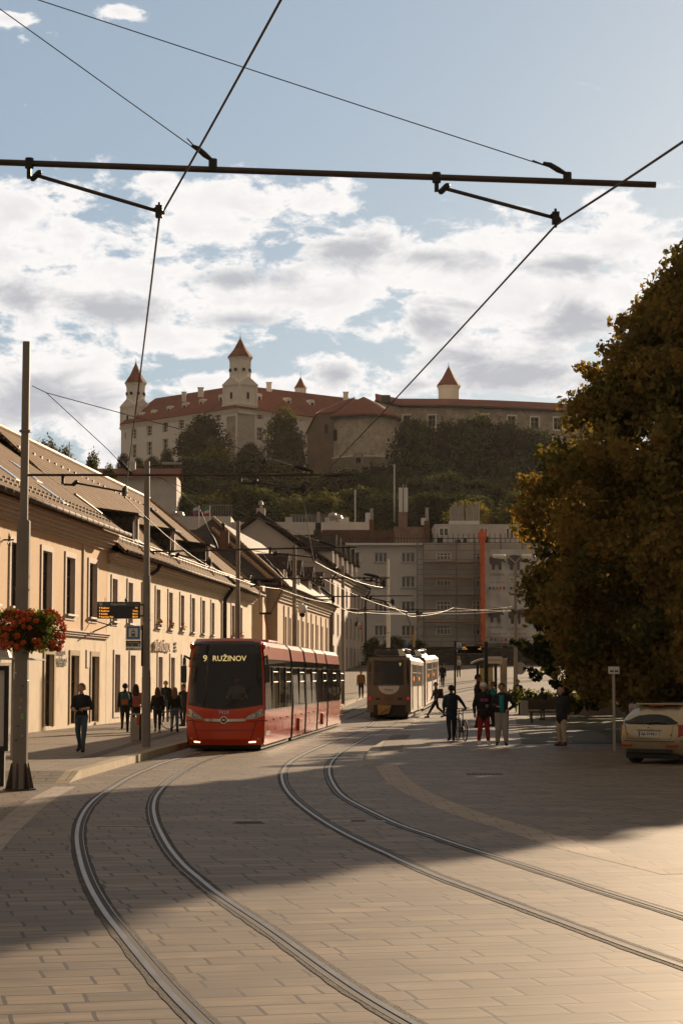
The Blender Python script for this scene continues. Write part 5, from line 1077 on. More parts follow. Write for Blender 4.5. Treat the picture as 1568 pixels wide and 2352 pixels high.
bigtree(15.2, 71, [(.0,3.6),(1.2,4.6),(2.6,4.6),(3.6,3.5)], 22000, .2, [M['lf_dk'],M['lf_dk'],M['lf_gr']], 27, 'low dark bush between the bald man and the beige car, under the trees', 90, r0=.1)
# hedge and fence behind the lawn
hd = thing('hedge', 'dark hedge at the back of the shaded lawn', 'hedge', (20,88,hp(88)))
o = bpy.data.objects.new('foliage', leafmesh('foliage', [(-8+i*.5+NR.uniform(-.2,.2), NR.uniform(-.5,.5), NR.uniform(.2,3.2), .6) for i in range(60)], 14000, .22, [M['lf_dk'],M['lf_gr']], 31)); COL.objects.link(o); o.parent = hd
mb = MB(); mb.box((12.5,87.5,0),(36,88.5,3.0)); mb.build('hedge_core', M['black'], hd)  # solid black block stands for the shade inside the hedge
fn = thing('fence', 'dark iron fence standing behind the bus stop sign under the trees', 'fence', (15,80,hp(80)))
mb = MB()
for k in range(34): x = 13+k*.3; mb.box((x,79.98,hp(80)),(x+.03,80.02,hp(80)+1.7))
mb.build('bars', M['dark'], fn); mb = MB(); mb.box((13,79.96,hp(80)+1.5),(23.2,80.04,hp(80)+1.55)); mb.box((13,79.96,hp(80)+.2),(23.2,80.04,hp(80)+.25)); mb.build('rails', M['dark'], fn)
pw = thing('low_wall', 'low concrete planter wall behind the shaded cobbles', 'wall', (13,100,hp(100)))
mb = MB(); a = GY(1195,104,.15); b = GY(1380,104,.15); mb.box((a.x,104,a.z-.1),(b.x+8,104.4,a.z+.62)); mb.box((a.x-.05,103.95,a.z+.62),(b.x+8,104.45,a.z+.72)); mb.build('wall', M['conc'], pw)
hb = thing('hedge', 'low green hedge inside the planter wall, sunlit at its left end', 'hedge', (a.x+3,105.3,a.z))
o = bpy.data.objects.new('foliage', leafmesh('foliage', [(-3.4+i*.25, NR.uniform(-.4,.4), .7+NR.uniform(-.1,.3), .38) for i in range(50)], 6000, .14, [M['lf_fl'],M['lf_gr'],M['lf_gr']], 33)); COL.objects.link(o); o.parent = hb
mb = MB(); mb.box((a.x,105,a.z),(a.x+10,105.6,a.z+.6)); mb.build('hedge_core', M['bark'], hb)
# ================================================================ poles and overhead line
def pole(xp, y0, Y, y1, r0, r1, label, lift=0.0, flare=True, m='pole', group='overhead line poles'):
    b = GY(xp[0], Y, lift) if isinstance(xp, tuple) else GY(xp, Y, lift); xt = xp[1] if isinstance(xp, tuple) else xp; tp = P(xt, y1, Y)
    t = thing('tram_pole', label, 'pole', b, group=group); mb = MB(); b2 = b-Vector((0,0,.1)); h = tp-b2
    mb.tube([b2, b2+h*.25, b2+h*.252, b2+h*.6, b2+h*.602, tp], [r0, r0, r0*.94, r0*.9, r1*1.05, r1], 12, caps=True); mb.build('shaft', M[m], t, False)
    mb = MB()
    for f in (.25,.45,.6,.8): mb = MB(); q = b2+h*f; rr_ = r0*.95 if f<.6 else (r0+r1)*.5; mb.tube([q-Vector((0,0,.02)),q+Vector((0,0,.02))], rr_*1.03, 12); mb.build('band', M['pole'], t)
    if flare:
        mb = MB()
        for k in range(6): a = k*math.pi/3+.4; d = Vector((math.cos(a),math.sin(a),0)); s = Vector((-d.y,d.x,0))*.015; mb.hexa([b+d*r0*.8-s,b+d*(r0+.13)-s,b+d*(r0+.13)+s,b+d*r0*.8+s,b+d*r0*.8-s+Vector((0,0,.5)),b+d*(r0+.02)-s+Vector((0,0,.5)),b+d*(r0+.02)+s+Vector((0,0,.5)),b+d*r0*.8+s+Vector((0,0,.5))])
        mb.lathe(b,[(r0+.16,0),(r0+.16,.03)],8); mb.build('base_flange', M['beam'], t)
    return t, b, tp
T_P1,b1_,t1_ = pole((49,62),0,37.4,785,.145,.075,'thick grey overhead line pole at left edge carrying the red flower basket')
T_P2,b2_,t2_ = pole((337,338),0,55.2,1060,.125,.08,'grey pole on the platform carrying the tram stop display', .18, False)
T_P3,b3_,t3_ = pole((545,547),0,77.5,1197,.12,.08,'grey pole rising behind the roof of the red tram', .18, False)
T_P4,b4_,t4_ = pole(676,0,92.4,1253,.12,.09,'grey pole with camera, in front of the beige classical house', .18, False)
T_P5,b5_,t5_ = pole(787,0,125,1300,.13,.1,'grey pole beside the flag on the rosy white house', .18, False)
T_P6,b6_,t6_ = pole(891,0,150,1285,.15,.09,'pale pole rising behind the old tram, against the grey block', 0, False, 'white')
b0_ = P(-140,1812,16.5); b0_.z = 0
T_P0 = thing('tram_pole', 'overhead line pole just outside the left edge, holding the nearest beam', 'pole', b0_, group='overhead line poles'); mb = MB(); tp0 = P(-126,-71,16.5); mb.tube([b0_,tp0], [.14,.09], 12); mb.build('shaft', M['pole'], T_P0)
def seg(name, parent, pts, r, m, seg_=7): mb = MB(); mb.tube([Vector(p) for p in pts], r, seg_); return mb.build(name, M[m], parent, True)
def clampobj(mb, p, s=1.0):
    p = Vector(p); mb.box(p+Vector((-.03,-.035,-.05))*s, p+Vector((.03,.035,.05))*s); mb.tube([p+Vector((0,0,-.08))*s,p+Vector((0,0,.08))*s], .012*s, 6)
def cantilever(Y, bx0, bx1, arms, stays, label, rb=.027, mat_='beam', mastx=None, k=1.0):
    """beam from (x,y) to (x,y); arms: (x,y bracket),(x,y arm start),(x,y arm end); stays: list of (x,y ... ) polylines"""
    a, b = P(*bx0,Y), P(*bx1,Y); t = thing('overhead_beam', label, 'overhead beam', a, group='cantilever beams of the tram line')
    seg('beam', t, [a,b], rb, mat_, 10)
    ends = []
    for (br, s0, e0) in arms:
        p0, p1, p2 = P(*br,Y), P(*s0,Y), P(*e0,Y)
        mb = MB(); mb.tube([p0+Vector((0,0,rb*1.6)),p0-Vector((0,0,rb*1.6))], rb*1.35, 8); q = Vector((p0.x+.02,Y,p1.z-.03)); mb.box(Vector((p0.x-.018*k,Y-.02,q.z)), Vector((p0.x+.018*k,Y+.02,p0.z))); mb.tube([q,(p1.x-.02,Y,q.z-.01),(p1.x,Y,p1.z-.02)], .016*k, 6); mb.cap(p1-Vector((.02,0,.03)),p1+Vector((.03,0,.02)),.026*k,.026*k,8)
        ar = mb.build('arm_bracket', M['dark'], t); seg('arm', t, [p1,p2], .013*k if k>1 else .0165, 'beam', 8)
        mb = MB(); clampobj(mb, p2, k); mb.cap(p2+Vector((-.03,0,.02)),p2+Vector((.03,0,-.01)),.02*k,.02*k,6); mb.tube([p2+Vector((.0,0,0)),p2-Vector((0,0,.07*k))], .01*k, 6); mb.build('wire_clamp', M['dark'], t); ends.append(p2-Vector((0,0,.06*k)))
    for st in stays:
        pts = [P(x,y,Y) for x,y in st]; cl, pr = pts[0], pts[1]
        mb = MB(); mb.tube([cl+Vector((0,0,rb*1.6)),cl-Vector((0,0,rb*1.6))], rb*1.35, 8); d = (pr-cl).normalized(); mb.tube([cl+Vector((0,0,rb)),cl+d*.09*k+Vector((0,0,.02)),cl+d*.17*k+Vector((0,0,.02)),cl+d*.24*k+Vector((0,0,.0))], [.014*k,.026*k,.024*k,.014*k], 8); mb.build('stay_insulator', M['dark'], t)
        seg('stay_wire', t, [cl+d*.2*k]+pts[1:], .005 if k==1 else .008, 'wire', 5)
    return t, ends
Tn, E0 = cantilever(16.5, (-140,368), (1505,424.5), [((68,375),(82,402),(366,486)), ((1002,408),(1018,432),(1275,501))],
    [((1302,408),(1262,384),(850,250),(90,0),(-126,-71)), ((489,377),(455,347),(0,20),(-126,-71))], 'long dark overhead beam crossing the sky at the top')
mb = MB(); mb.tube([P(455,345,16.5),P(430,318,16.5)], .006, 5); mb.tube([P(1265,385,16.5),P(1222,368,16.5)], .006, 5); mb.build('wire_tail', M['wire'], Tn)
T1_, E1 = cantilever(37.4, (66,1091), (812,1091), [((145,1093),(172,1109),(287,1130)), ((552,1093),(584,1106),(696,1125))], [((300,1088),(250,1034),(107,902),(74,886)), ((716,1085),(430,990),(107,902),(74,886))], 'overhead beam fixed to the pole with the flower basket', .024, k=1.5)
T2_, E2 = cantilever(55.2, (346,1267), (818,1256), [((390,1268),(408,1274),(481,1292)), ((620,1260),(632,1271),(722,1280))], [((500,1262),(460,1170),(375,1100),(345,1088)), ((770,1257),(560,1180),(375,1100),(345,1088))], 'overhead beam fixed to the platform pole with the display', .026, k=1.9)
T3_, E3 = cantilever(77.5, (550,1330), (894,1327), [((578,1331),(590,1338),(643,1344)), ((836,1328),(852,1332),(880,1341))], [((650,1328),(600,1268),(560,1262),(549,1253)), ((868,1326),(700,1290),(575,1262),(549,1253))], 'overhead beam fixed to the pole behind the red tram roof', .03, k=2.4)
T4_, E4 = cantilever(92.4, (679,1371), (949,1368), [((700,1371),(708,1377),(765,1378)), ((842,1369),(850,1374),(901,1384))], [((760,1369),(720,1340),(690,1318),(678,1312))], 'overhead beam fixed to the pole with the camera', .032, k=2.6)
T5_, E5 = cantilever(125, (789,1401), (1003,1399), [((915,1400),(920,1403),(958,1408)),((800,1401),(806,1404),(838,1400))], [((900,1399),(850,1350),(800,1330),(789,1326))], 'overhead beam fixed to the pole beside the flag', .036, k=3)
# contact wires: one per track, from behind the camera through every clamp to the top of the street
def ext0(x, y, Yn): p = P(x,y,Yn); return p
wA = [P(645,0,11.4)+(P(645,0,11.4)-E0[0])*.6, P(645,0,11.4), E0[0], E1[0], E2[0], E3[0], E4[0], E5[1], P(1020,1404,150), P(1175,1393,165)]
wB = [P(1568,325,13.4)+(P(1568,325,13.4)-E0[1])*.7, P(1568,325,13.4), E0[1], E1[1], E2[1], E3[1], E4[1], E5[0], P(1040,1396,147), P(1185,1403,160)]
def wire(pts, label, r):
    t = thing('contact_wire', label, 'overhead wire', pts[2], group='tram contact wires'); 
    for lo,hi,m in ((0,9,'wire'),(8,len(pts),'palewire')):  # near stretch dark, far stretch in the sunlit colour
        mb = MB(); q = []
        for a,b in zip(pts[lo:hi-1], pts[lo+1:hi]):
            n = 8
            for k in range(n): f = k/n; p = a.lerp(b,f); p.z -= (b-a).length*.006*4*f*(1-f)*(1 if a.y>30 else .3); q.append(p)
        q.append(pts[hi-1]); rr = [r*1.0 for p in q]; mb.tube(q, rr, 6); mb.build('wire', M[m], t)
wire(wA, 'contact wire above the left track, crossing the near beam at left', .0095)
wire(wB, 'contact wire above the right track, crossing the near beam at right', .0095)
for (p,q,lb) in ((P(800,1397,125),P(1190,1400,150),'bright span wire drooping over the head of the street'),(P(735,1325,92),P(975,1410,125),'thin span wire from the camera pole towards the old tram')):
    t = thing('span_wire', lb, 'overhead wire', p); mb = MB(); mb.tube([p.lerp(q,k/10)-Vector((0,0,.35*4*(k/10)*(1-k/10))) for k in range(11)], .009, 5); mb.build('wire', M['palewire'], t)
# camera on P4, stickers on P1
sc_ = thing('security_camera', 'white dome security camera on the pole before the beige house', 'camera', P(690,1405,92)); p = P(694,1402,92); mb = MB(); mb.tube([(b4_.x,92.3,p.z+.3),(p.x,92.1,p.z+.3),(p.x,92.1,p.z+.15)], .04, 6); mb.lathe((p.x,92.1,p.z-.15),[(.1,0),(.2,.08),(.2,.35),(.08,.42)],12); mb.build('housing', M['white'], sc_, True); mb = MB(); mb.ball((p.x,92.1,p.z-.18),.14,10); mb.build('dome', M['black'], sc_, True)
rr = random.Random(5)
for (x,y,w,h,c) in ((58,1608,7,9,'yellow'),(64,1500,7,3,'greysign'),(42,1545,6,4,'paper'),(55,1625,5,5,'sheet'),(60,1645,6,12,'green'),(57,1595,5,3,'bluesign'),(50,1668,8,3,'greysign'),(62,1575,6,3,'greysign'),(44,1700,5,5,'greysign'),(60,1690,4,6,'sheet')):
    p = P(x-8,y,37.4-.16); a = w/FPX*37.4/2; b = h/FPX*37.4/2; mb = MB(); k = 4; q = []
    cxp = b1_.lerp(t1_, (p.z)/(t1_.z)).x
    for i in range(k+1):
        an = -math.pi/2+(p.x-cxp)/.15*.9+(i/k-.5)*2*a/.15; q.append(Vector((cxp+math.cos(an)*.152,37.4+math.sin(an)*.152,p.z)))
    for i in range(k): mb.poly([q[i]-Vector((0,0,b)),q[i+1]-Vector((0,0,b)),q[i+1]+Vector((0,0,b)),q[i]+Vector((0,0,b))])
    mb.build('sticker', M[c], T_P1)
# flower basket round P1
fc = P(70,1450,37.4); fb = thing('flower_basket', 'big hanging basket of red geraniums round the left pole', 'flower basket', fc)
fb.scale = (.93,.93,.93)
rs = random.Random(9); cl = []; ml = []
for i in range(100):
    a = rs.uniform(0,6.283); q = rs.uniform(0,.56); z = rs.uniform(-.34,.44)*(1-q*.7); cl.append((math.cos(a)*q*1.02,math.sin(a)*q,z+.02,rs.uniform(.10,.17)))
for i in range(18): a = rs.uniform(0,6.283); cl.append((math.cos(a)*.42+.05,math.sin(a)*.45,-.27+rs.uniform(-.1,.05),.08))
o = bpy.data.objects.new('foliage', leafmesh('foliage', cl, 15000, .038, [M['lf_fl'],M['lf_gr'],M['lf_fl']], 4)); COL.objects.link(o); o.parent = fb
fl = []
for i in range(210):
    a = rs.uniform(0,6.283); e_ = rs.uniform(-.75,1.1); q = .68*math.cos(e_*.8); fl.append((math.cos(a)*q,math.sin(a)*q,math.sin(e_)*.46-(.05 if e_<0 else 0),.035+.022*rs.random()))
o = bpy.data.objects.new('petals', leafmesh('petals', fl, 12000, .03, [M['fred'],M['fred'],mat('orange petals',(.70,.12,.02),.6,var=.3,vs=12)], 6)); COL.objects.link(o); o.parent = fb
mb = MB(); mb.lathe((fc.x,fc.y,fc.z),[(.15,-.22),(.3,-.18),(.4,0)],16); mb.build('bowl', M['dark'], fb)
# tram stop display and sign on P2
dt = thing('departure_board', 'black departure board with amber lines on the platform pole', 'departure board', P(330,1400,55.1))
def disp(t, x0, x1, y0, y1, Y, name, lines, post_x=None, s=1.0):
    a = P(x0,y1,Y); b = P(x1,y0,Y); w = b.x-a.x; h = b.z-a.z; mb = MB(); mb.box((a.x,Y,a.z),(b.x,Y+.18,b.z)); cs_ = mb.build('case', M['tblack'], t, bevel=.02)
    mb = MB(); mb.box((a.x+.02,Y-.006,b.z-h*.27),(b.x-.02,Y,b.z-.02)); mb.build('header', M['greysign'], cs_)
    text(name, h*.2, tm(((a.x+b.x)/2,Y-.01,b.z-h*.14),(1,0,0)), M['white'], cs_, align='CENTER')
    mb = MB(); c = Vector((a.x+w*.09,Y-.012,b.z-h*.14))
    for k in range(5): an = k*1.2566; mb.tube([c,c+Vector((math.cos(an),0,math.sin(an)))*h*.09], h*.012, 5)
    for k in range(5): an = k*1.2566+.6; mb.ball(c+Vector((math.cos(an),0,math.sin(an)))*h*.08,h*.03,6)
    mb.build('emblem', M['white'], cs_)
    for i,(l,r_) in enumerate(lines):
        z = b.z-h*.37-i*h*.175; text(l, h*.15, tm((a.x+w*.05,Y-.012,z),(1,0,0)), M['led'], cs_, 'led_text'); text(r_, h*.15, tm((b.x-w*.05,Y-.012,z),(1,0,0)), M['led'], cs_, 'led_text', align='RIGHT')
    return a,b
a,b = disp(dt, 223, 322, 1382, 1421, 55.0, 'Kapucínska', (('9 Ružinov','<1'),('9 Ružinov','7min'),('9 Kútiky','18:12'),('9 Karlova Ves','18:19')))
mb = MB(); mb.tube([(b.x,55.1,b.z-.08),(b2_.x,55.2,b.z-.08)], .025, 6); mb.tube([(b.x,55.1,a.z+.08),(b2_.x,55.2,a.z+.08)], .025, 6)
for x in (242,267,289): q = P(x,1376,55.1); mb.tube([(q.x,55.1,b.z),(q.x,55.1,b.z+.12)], .008, 5)
q = P(290,1378,55.1); mb.ball((q.x,55.1,b.z+.05),.045,8); mb.build('bracket', M['dark'], dt)
st = thing('stop_sign', 'tram stop sign with blue frame on the platform pole', 'sign', P(306,1480,55.05)); Y = 55.0
a = P(289,1470,Y); b = P(324,1437,Y); mb = MB(); mb.box((a.x,Y,a.z),(b.x,Y+.02,b.z)); pn = mb.build('panel', M['white'], st)
mb = MB(); u = b.x-a.x; v = b.z-a.z; mb.box((a.x+u*.08,Y-.004,a.z+v*.08),(b.x-u*.08,Y,b.z-v*.05)); mb.build('blue_frame', M['bluesign'], pn)
mb = MB(); mb.box((a.x+u*.2,Y-.008,a.z+v*.2),(b.x-u*.2,Y-.004,b.z-v*.17)); mb.build('white_field', M['white'], pn)
def tramicon(par, c, s, Y):
    mb = MB(); g = lambda x,z: (c.x+x*s, Y, c.z+z*s); bx = lambda x0,x1,z0,z1: mb.box((c.x+x0*s,Y-.004,c.z+z0*s),(c.x+x1*s,Y,c.z+z1*s))
    bx(-.3,.3,-.45,.32); bx(-.22,.22,.32,.38); bx(-.34,-.24,-.6,-.5); bx(.24,.34,-.6,-.5); bx(-.4,.4,-.53,-.47); mb.tube([g(-.12,.38),g(.12,.52),g(-.06,.66)], .018*s*2, 4); bx(-.2,.2,.66,.70); mb.build('tram_symbol', M['ink'], par)
    mb = MB(); mb.box((c.x-.24*s,Y-.007,c.z-.05*s),(c.x+.24*s,Y-.003,c.z+.22*s)); mb.box((c.x-.22*s,Y-.007,c.z-.36*s),(c.x-.12*s,Y-.003,c.z-.28*s)); mb.box((c.x+.12*s,Y-.007,c.z-.36*s),(c.x+.22*s,Y-.003,c.z-.28*s)); mb.build('tram_symbol_window', M['white'], par)
tramicon(pn, Vector(((a.x+b.x)/2,0,(a.z+b.z)/2-.01)), v*.42, Y-.009)
a = P(289,1486,Y); b2 = P(324,1471,Y); mb = MB(); mb.box((a.x,Y,a.z),(b2.x,Y+.02,b2.z)); p2 = mb.build('name_panel', M['greysign'], st); text('Kapucínska', .07, tm(((a.x+b2.x)/2,Y-.005,b2.z-.055),(1,0,0)), M['white'], p2, align='CENTER')
mb = MB(); mb.poly([(a.x+.04,Y-.004,a.z+.03),(a.x+.1,Y-.004,a.z+.03),(a.x+.07,Y-.004,a.z+.08)]); mb.box((a.x+.15,Y-.004,a.z+.03),(a.x+.2,Y,a.z+.08)); mb.build('pictogram', M['yellow'], p2); mb = MB(); mb.box((b2.x-.08,Y-.004,a.z+.03),(b2.x-.03,Y,a.z+.08)); mb.build('pictogram', M['white'], p2)
a = P(289,1494,Y); b2 = P(324,1486.5,Y); mb = MB(); mb.box((a.x,Y,a.z),(b2.x,Y+.02,b2.z)); p3 = mb.build('line_panel', M['white'], st); mb = MB(); mb.lathe((a.x+.05,Y-.002,0),[(.001,0)],3)
mb = MB(); c = Vector((a.x+.05,Y-.004,(a.z+b2.z)/2)); mb.poly([c+Vector((math.cos(k*.5236)*.036,0,math.sin(k*.5236)*.036)) for k in range(12)]); mb.build('line_disc', M['green'], p3); text('9',.05,tm((c.x,Y-.007,c.z),(1,0,0)),M['white'],p3,align='CENTER'); text('Ružinov',.035,tm((a.x+.11,Y-.005,c.z+.02),(1,0,0)),M['ink'],p3); text('Zoch. nemocnica',.03,tm((a.x+.11,Y-.005,c.z-.02),(1,0,0)),M['ink'],p3)
mb = MB(); q = P(328.5,1530,Y); q2 = P(325,1436,Y); mb.box((q2.x,Y-.02,q.z),(q2.x+.06,Y+.04,q2.z)); mb.build('side_post', M['dark'], st)
# second board across the street
d2 = thing('departure_board', 'black departure board on its own post by the right platform', 'departure board', GY(1116,96,.13))
disp(d2, 1050, 1107, 1478, 1501, 96, 'Kapucínska', (('9 Dúbravka','2'),('9 Karlova Ves','5min')))
p = GY(1116,96.2,.13); mb = MB(); q = P(1116,1474,96.2); mb.box((p.x-.1,96.1,p.z),(p.x+.08,96.3,q.z)); mb.tube([P(1106,1490,96.15),P(1117,1490,96.15)], .05, 6); mb.build('post', M['dark'], d2)
s2 = thing('stop_sign', 'small tram stop sign on thin post left of the right board', 'sign', GY(1044,93,.13)); p = GY(1044,93,.13); q = P(1044,1472,93); mb = MB(); mb.tube([p,q], .045, 8); mb.build('post', M['dark'], s2)
a = P(1046,1492,93); b = P(1061,1473,93); mb = MB(); mb.box((a.x,93,a.z),(b.x,93.03,b.z)); pn = mb.build('panel', M['bluesign'], s2); mb = MB(); mb.box((a.x+.05,92.99,a.z+.1),(b.x-.05,93,b.z-.05)); mb.build('white_field', M['white'], pn); tramicon(pn, Vector(((a.x+b.x)/2,0,(a.z+b.z)/2)), .14, 92.985)
# litter bin
q = GY(313,60,.18); bn = thing('litter_bin', 'grey litter bin with red stripe against the platform pole', 'litter bin', q)
mb = MB(); mb.box((q.x-.15,59.85,q.z+.03),(q.x+.13,60.15,q.z+.72)); mb.build('body', M['sheet'], bn, bevel=.02); mb = MB(); mb.box((q.x-.17,59.83,q.z+.78),(q.x+.17,60.17,q.z+.83)); mb.box((q.x-.13,59.9,q.z+.72),(q.x-.1,60.1,q.z+.78)); mb.build('lid', M['sheet'], bn)
mb = MB(); mb.box((q.x+.05,59.84,q.z+.5),(q.x+.13,59.85,q.z+.78)); mb.build('stripe', M['tred'], bn); mb = MB(); mb.box((q.x+.13,59.87,q.z+.03),(q.x+.17,60.1,q.z+.8)); mb.build('post', M['dark'], bn)
# poster panel and shelter at the left edge
Y = 38.6
ad = thing('poster_panel', 'dark framed illuminated poster stand at the left edge', 'poster stand', GY(2,Y,0))
a = P(-48,1725,Y); b = P(22,1529,Y); mb = MB(); w=.09
mb.box((a.x,Y,a.z),(b.x,Y+.22,a.z+w)); mb.box((a.x,Y,b.z-w),(b.x,Y+.22,b.z)); mb.box((a.x,Y,a.z+w),(a.x+w,Y+.22,b.z-w)); mb.box((b.x-w,Y,a.z+w),(b.x,Y+.22,b.z-w)); mb.build('frame', M['dark'], ad)
mb = MB(); mb.box((a.x+w,Y+.06,a.z+w),(b.x-w,Y+.16,b.z-w)); mb.build('poster', M['paper'], ad)
text('JESEŇ', .16, tm((b.x-.55,Y+.045,b.z-.35),(1,0,0)), M['ink'], ad) if False else None
p = P(0,1755,Y); mb = MB(); mb.box((p.x-.3,Y+.04,0),(p.x+.08,Y+.18,a.z)); mb.build('foot', M['dark'], ad)
sh = thing('tram_shelter', 'glass tram shelter with flat glass roof at the left edge', 'shelter', GY(-20,46,.18))
Y = 46.0; a = P(-160,1512,Y); b = P(99,1517,Y); mb = MB(); mb.hexa([(a.x,Y-1.0,a.z),(b.x,Y-1.0,b.z),(b.x,Y+.7,b.z),(a.x,Y+.7,a.z),(a.x,Y-1.0,a.z+.07),(b.x-.1,Y-1.0,b.z+.05),(b.x-.1,Y+.7,b.z+.05),(a.x,Y+.7,a.z+.07)]); mb.build('roof', mat('frosted roof glass', (.55,.52,.46), .25, var=.05), sh, bevel=.02)
mb = MB()
for x in (-140,-2,30): q = P(x,1600,Y+.5); mb.box((q.x-.03,Y+.45,.15),(q.x+.03,Y+.51,a.z+.02))
mb.build('posts', M['sheet'], sh)
q0 = P(-140,1600,Y+.5); q1 = P(29,1600,Y+.5); mb = MB(); mb.box((q0.x,Y+.47,.35),(q1.x,Y+.49,a.z-.1)); mb.build('glass_wall', glassmat('clear glass',(.85,.86,.84),.02,.12), sh)
mb = MB(); c = P(8,1500,Y); mb.lathe((c.x,Y,c.z-.12),[(.22,0),(.12,.2),(.1,.3)],10); mb.build('roof_cowl', M['sheet'], sh)
mb = MB(); q = P(30,1700,44.5); mb.tube([(q.x-.4,44.5,.18),(q.x-.4,44.5,.95),(q.x+.02,44.5,.95),(q.x+.02,44.5,.18)], .022, 8); bk = thing('bicycle_stand', 'shiny hoop stand beside the poster panel', 'bicycle stand', (q.x,44.5,.18)); mb.build('hoop', M['chrome'], bk, True)
# right side sign post
Y = 54.5; p = GY(1408,Y,.10); sg = thing('road_sign', 'small white sign with green number on thin post before the dark trees', 'sign', p); q = P(1408,1546,Y)
mb = MB(); mb.tube([p,q], .04, 8); mb.build('post', M['sheet'], sg); a = P(1396,1548,Y-.06); b = P(1421.5,1531,Y-.06); mb = MB(); mb.box((a.x,Y-.06,a.z),(b.x,Y-.04,b.z)); pn = mb.build('plate', M['paper'], sg, bevel=.02)
text('9', .09, tm(((a.x+b.x)/2,Y-.065,b.z-.06),(1,0,0)), M['green'], pn, align='CENTER')
mb = MB(); 
for dx in (-.09,.04): mb.box(((a.x+b.x)/2+dx-.02,Y-.066,a.z+.05),((a.x+b.x)/2+dx+.08,Y-.062,a.z+.10))
mb.build('pictogram', M['ink'], pn)
# street lamp on the right
p = GY(1183,140,.1); lp = thing('street_lamp', 'tall grey street lamp with two heads at the edge of the autumn tree', 'street lamp', p); q = P(1183,1293,140)
mb = MB(); mb.tube([p,p.lerp(q,.3),q], [.17,.13,.08], 8); mb.build('post', M['pole'], lp)
for (x,y) in ((1145,1277),(1212,1277)):
    r_ = P(x,y,140); mb = MB(); mb.tube([q,q.lerp(r_,.5)+Vector((0,0,.25)),r_], .05, 6); mb.build('arm', M['sheet'], lp); mb = MB(); mb.cap(r_+Vector((-.35,0,0)),r_+Vector((.35,0,-.05)),.14,.17,8); mb.build('lamp_head', M['white'], lp, True)
mb = MB(); c = P(1193,1535,140); mb.ext([c+Vector((math.cos(k*.5236)*.45,0,math.sin(k*.5236)*.45)) for k in range(12)], (0,.04,0)); mb.build('round_sign', M['sheet'], lp)
# head lamp on wire at P2 top
lp2 = thing('street_lamp', 'slim lamp arm reaching from the top of the platform pole', 'street lamp', P(345,1068,55.3)); a = P(342,1072,55.3); b = P(416,1065,55.3); mb = MB(); mb.tube([a,b-Vector((.3,0,0))], .02, 6); mb.build('arm', M['dark'], lp2); mb = MB(); mb.cap(b-Vector((.5,0,0)),b,.045,.03,8); mb.build('lamp_head', M['sheet'], lp2)
# shelter on the right platform
Y = 115; g0 = GY(1085,Y,.13); s3 = thing('tram_shelter', 'small tram shelter with curved roof on the right platform', 'shelter', g0); zt = P(1100,1525,Y).z
x0 = P(1083,1520,Y).x; x1 = P(1150,1520,Y).x; mb = MB()
q = [(x0+(x1-x0)*k/8, zt-.0+.25*math.sin(math.pi*k/8)) for k in range(9)]
for i in range(8): mb.hexa([(q[i][0],Y-.6,q[i][1]),(q[i+1][0],Y-.6,q[i+1][1]),(q[i+1][0],Y+1.2,q[i+1][1]),(q[i][0],Y+1.2,q[i][1]),(q[i][0],Y-.6,q[i][1]+.1),(q[i+1][0],Y-.6,q[i+1][1]+.1),(q[i+1][0],Y+1.2,q[i+1][1]+.1),(q[i][0],Y+1.2,q[i][1]+.1)])
mb.build('roof', M['sheet'], s3)
mb = MB()
for x in (x0+.35,x1-.3): mb.box((x-.04,Y+.8,g0.z),(x+.04,Y+.88,zt+.1)); mb.box((x-.04,Y-.3,g0.z),(x+.04,Y-.22,zt+.1))
mb.build('posts', M['dark'], s3); mb = MB(); mb.box((x0+.5,Y+.83,g0.z+.2),(x1-.4,Y+.86,zt-.05)); mb.build('glass_wall', glassmat('yellowish glass',(.62,.55,.36),.1,.35), s3)
a = P(1148,1512,Y-.5); b = P(1164,1600,Y-.5); ac = thing('advert_column', 'slim beige advert panel at right end of the small shelter', 'advert panel', (a.x,Y-.5,hp(Y))); mb = MB(); mb.box((a.x,Y-.6,hp(Y)+.3),(b.x,Y-.3,a.z)); mb.build('panel', M['kerb'], ac, bevel=.05); mb = MB(); mb.box((a.x+.1,Y-.5,hp(Y)),(a.x+.2,Y-.4,hp(Y)+.32)); mb.build('foot', M['dark'], ac); 
mb = MB(); c=P(1138,1520,Y-.9); mb.box((c.x-.6,Y-.95,c.z-.1),(c.x+.35,Y-.9,c.z+.3)); pb=mb.build('sign_board', M['paper'], ac); text('KAPUCÍNSKA', .14, tm((c.x-.12,Y-.96,c.z+.1),(1,0,0)), M['tred'], pb, align='CENTER')
# Irish flag pair on building D
s,z = FL.hit(812,1440); p0 = FL.pt(s,0,z-.4); tip = P(830,1404,206); fg = thing('flag', 'pair of flags, green white orange in front, on slanting staff from rosy house', 'flag', p0)
mb = MB(); p0 = P(808,1436,206); mb.tube([p0,tip], .05, 6); mb.build('staff', M['white'], fg)
def drape(x0,y0,x1,y1,w0,w1,m,dy):
    mb = MB(); n = 7
    for i in range(n):
        f, g = i/n, (i+1)/n; q = lambda t_,e: P(x0+(x1-x0)*t_+(w0+(w1-w0)*t_)*e+2*math.sin(t_*7+e*3), y0+(y1-y0)*t_, 206+dy+.1*math.sin(t_*9+e*4)); mb.poly([q(f,0),q(f,1),q(g,1),q(g,0)])
    mb.build('flag_cloth', m, fg)
drape(815,1420,828,1404,8,4,mat('flag green',(.25,.45,.36),.7),0); drape(822,1422,822,1445,7,3,mat('flag white',(.7,.66,.58),.7),.1); drape(823,1436,828,1447,8,3,mat('flag orange',(.7,.2,.04),.7),0); drape(817,1420,816,1440,5,3,mat('flag blue',(.05,.08,.16),.8),.3)
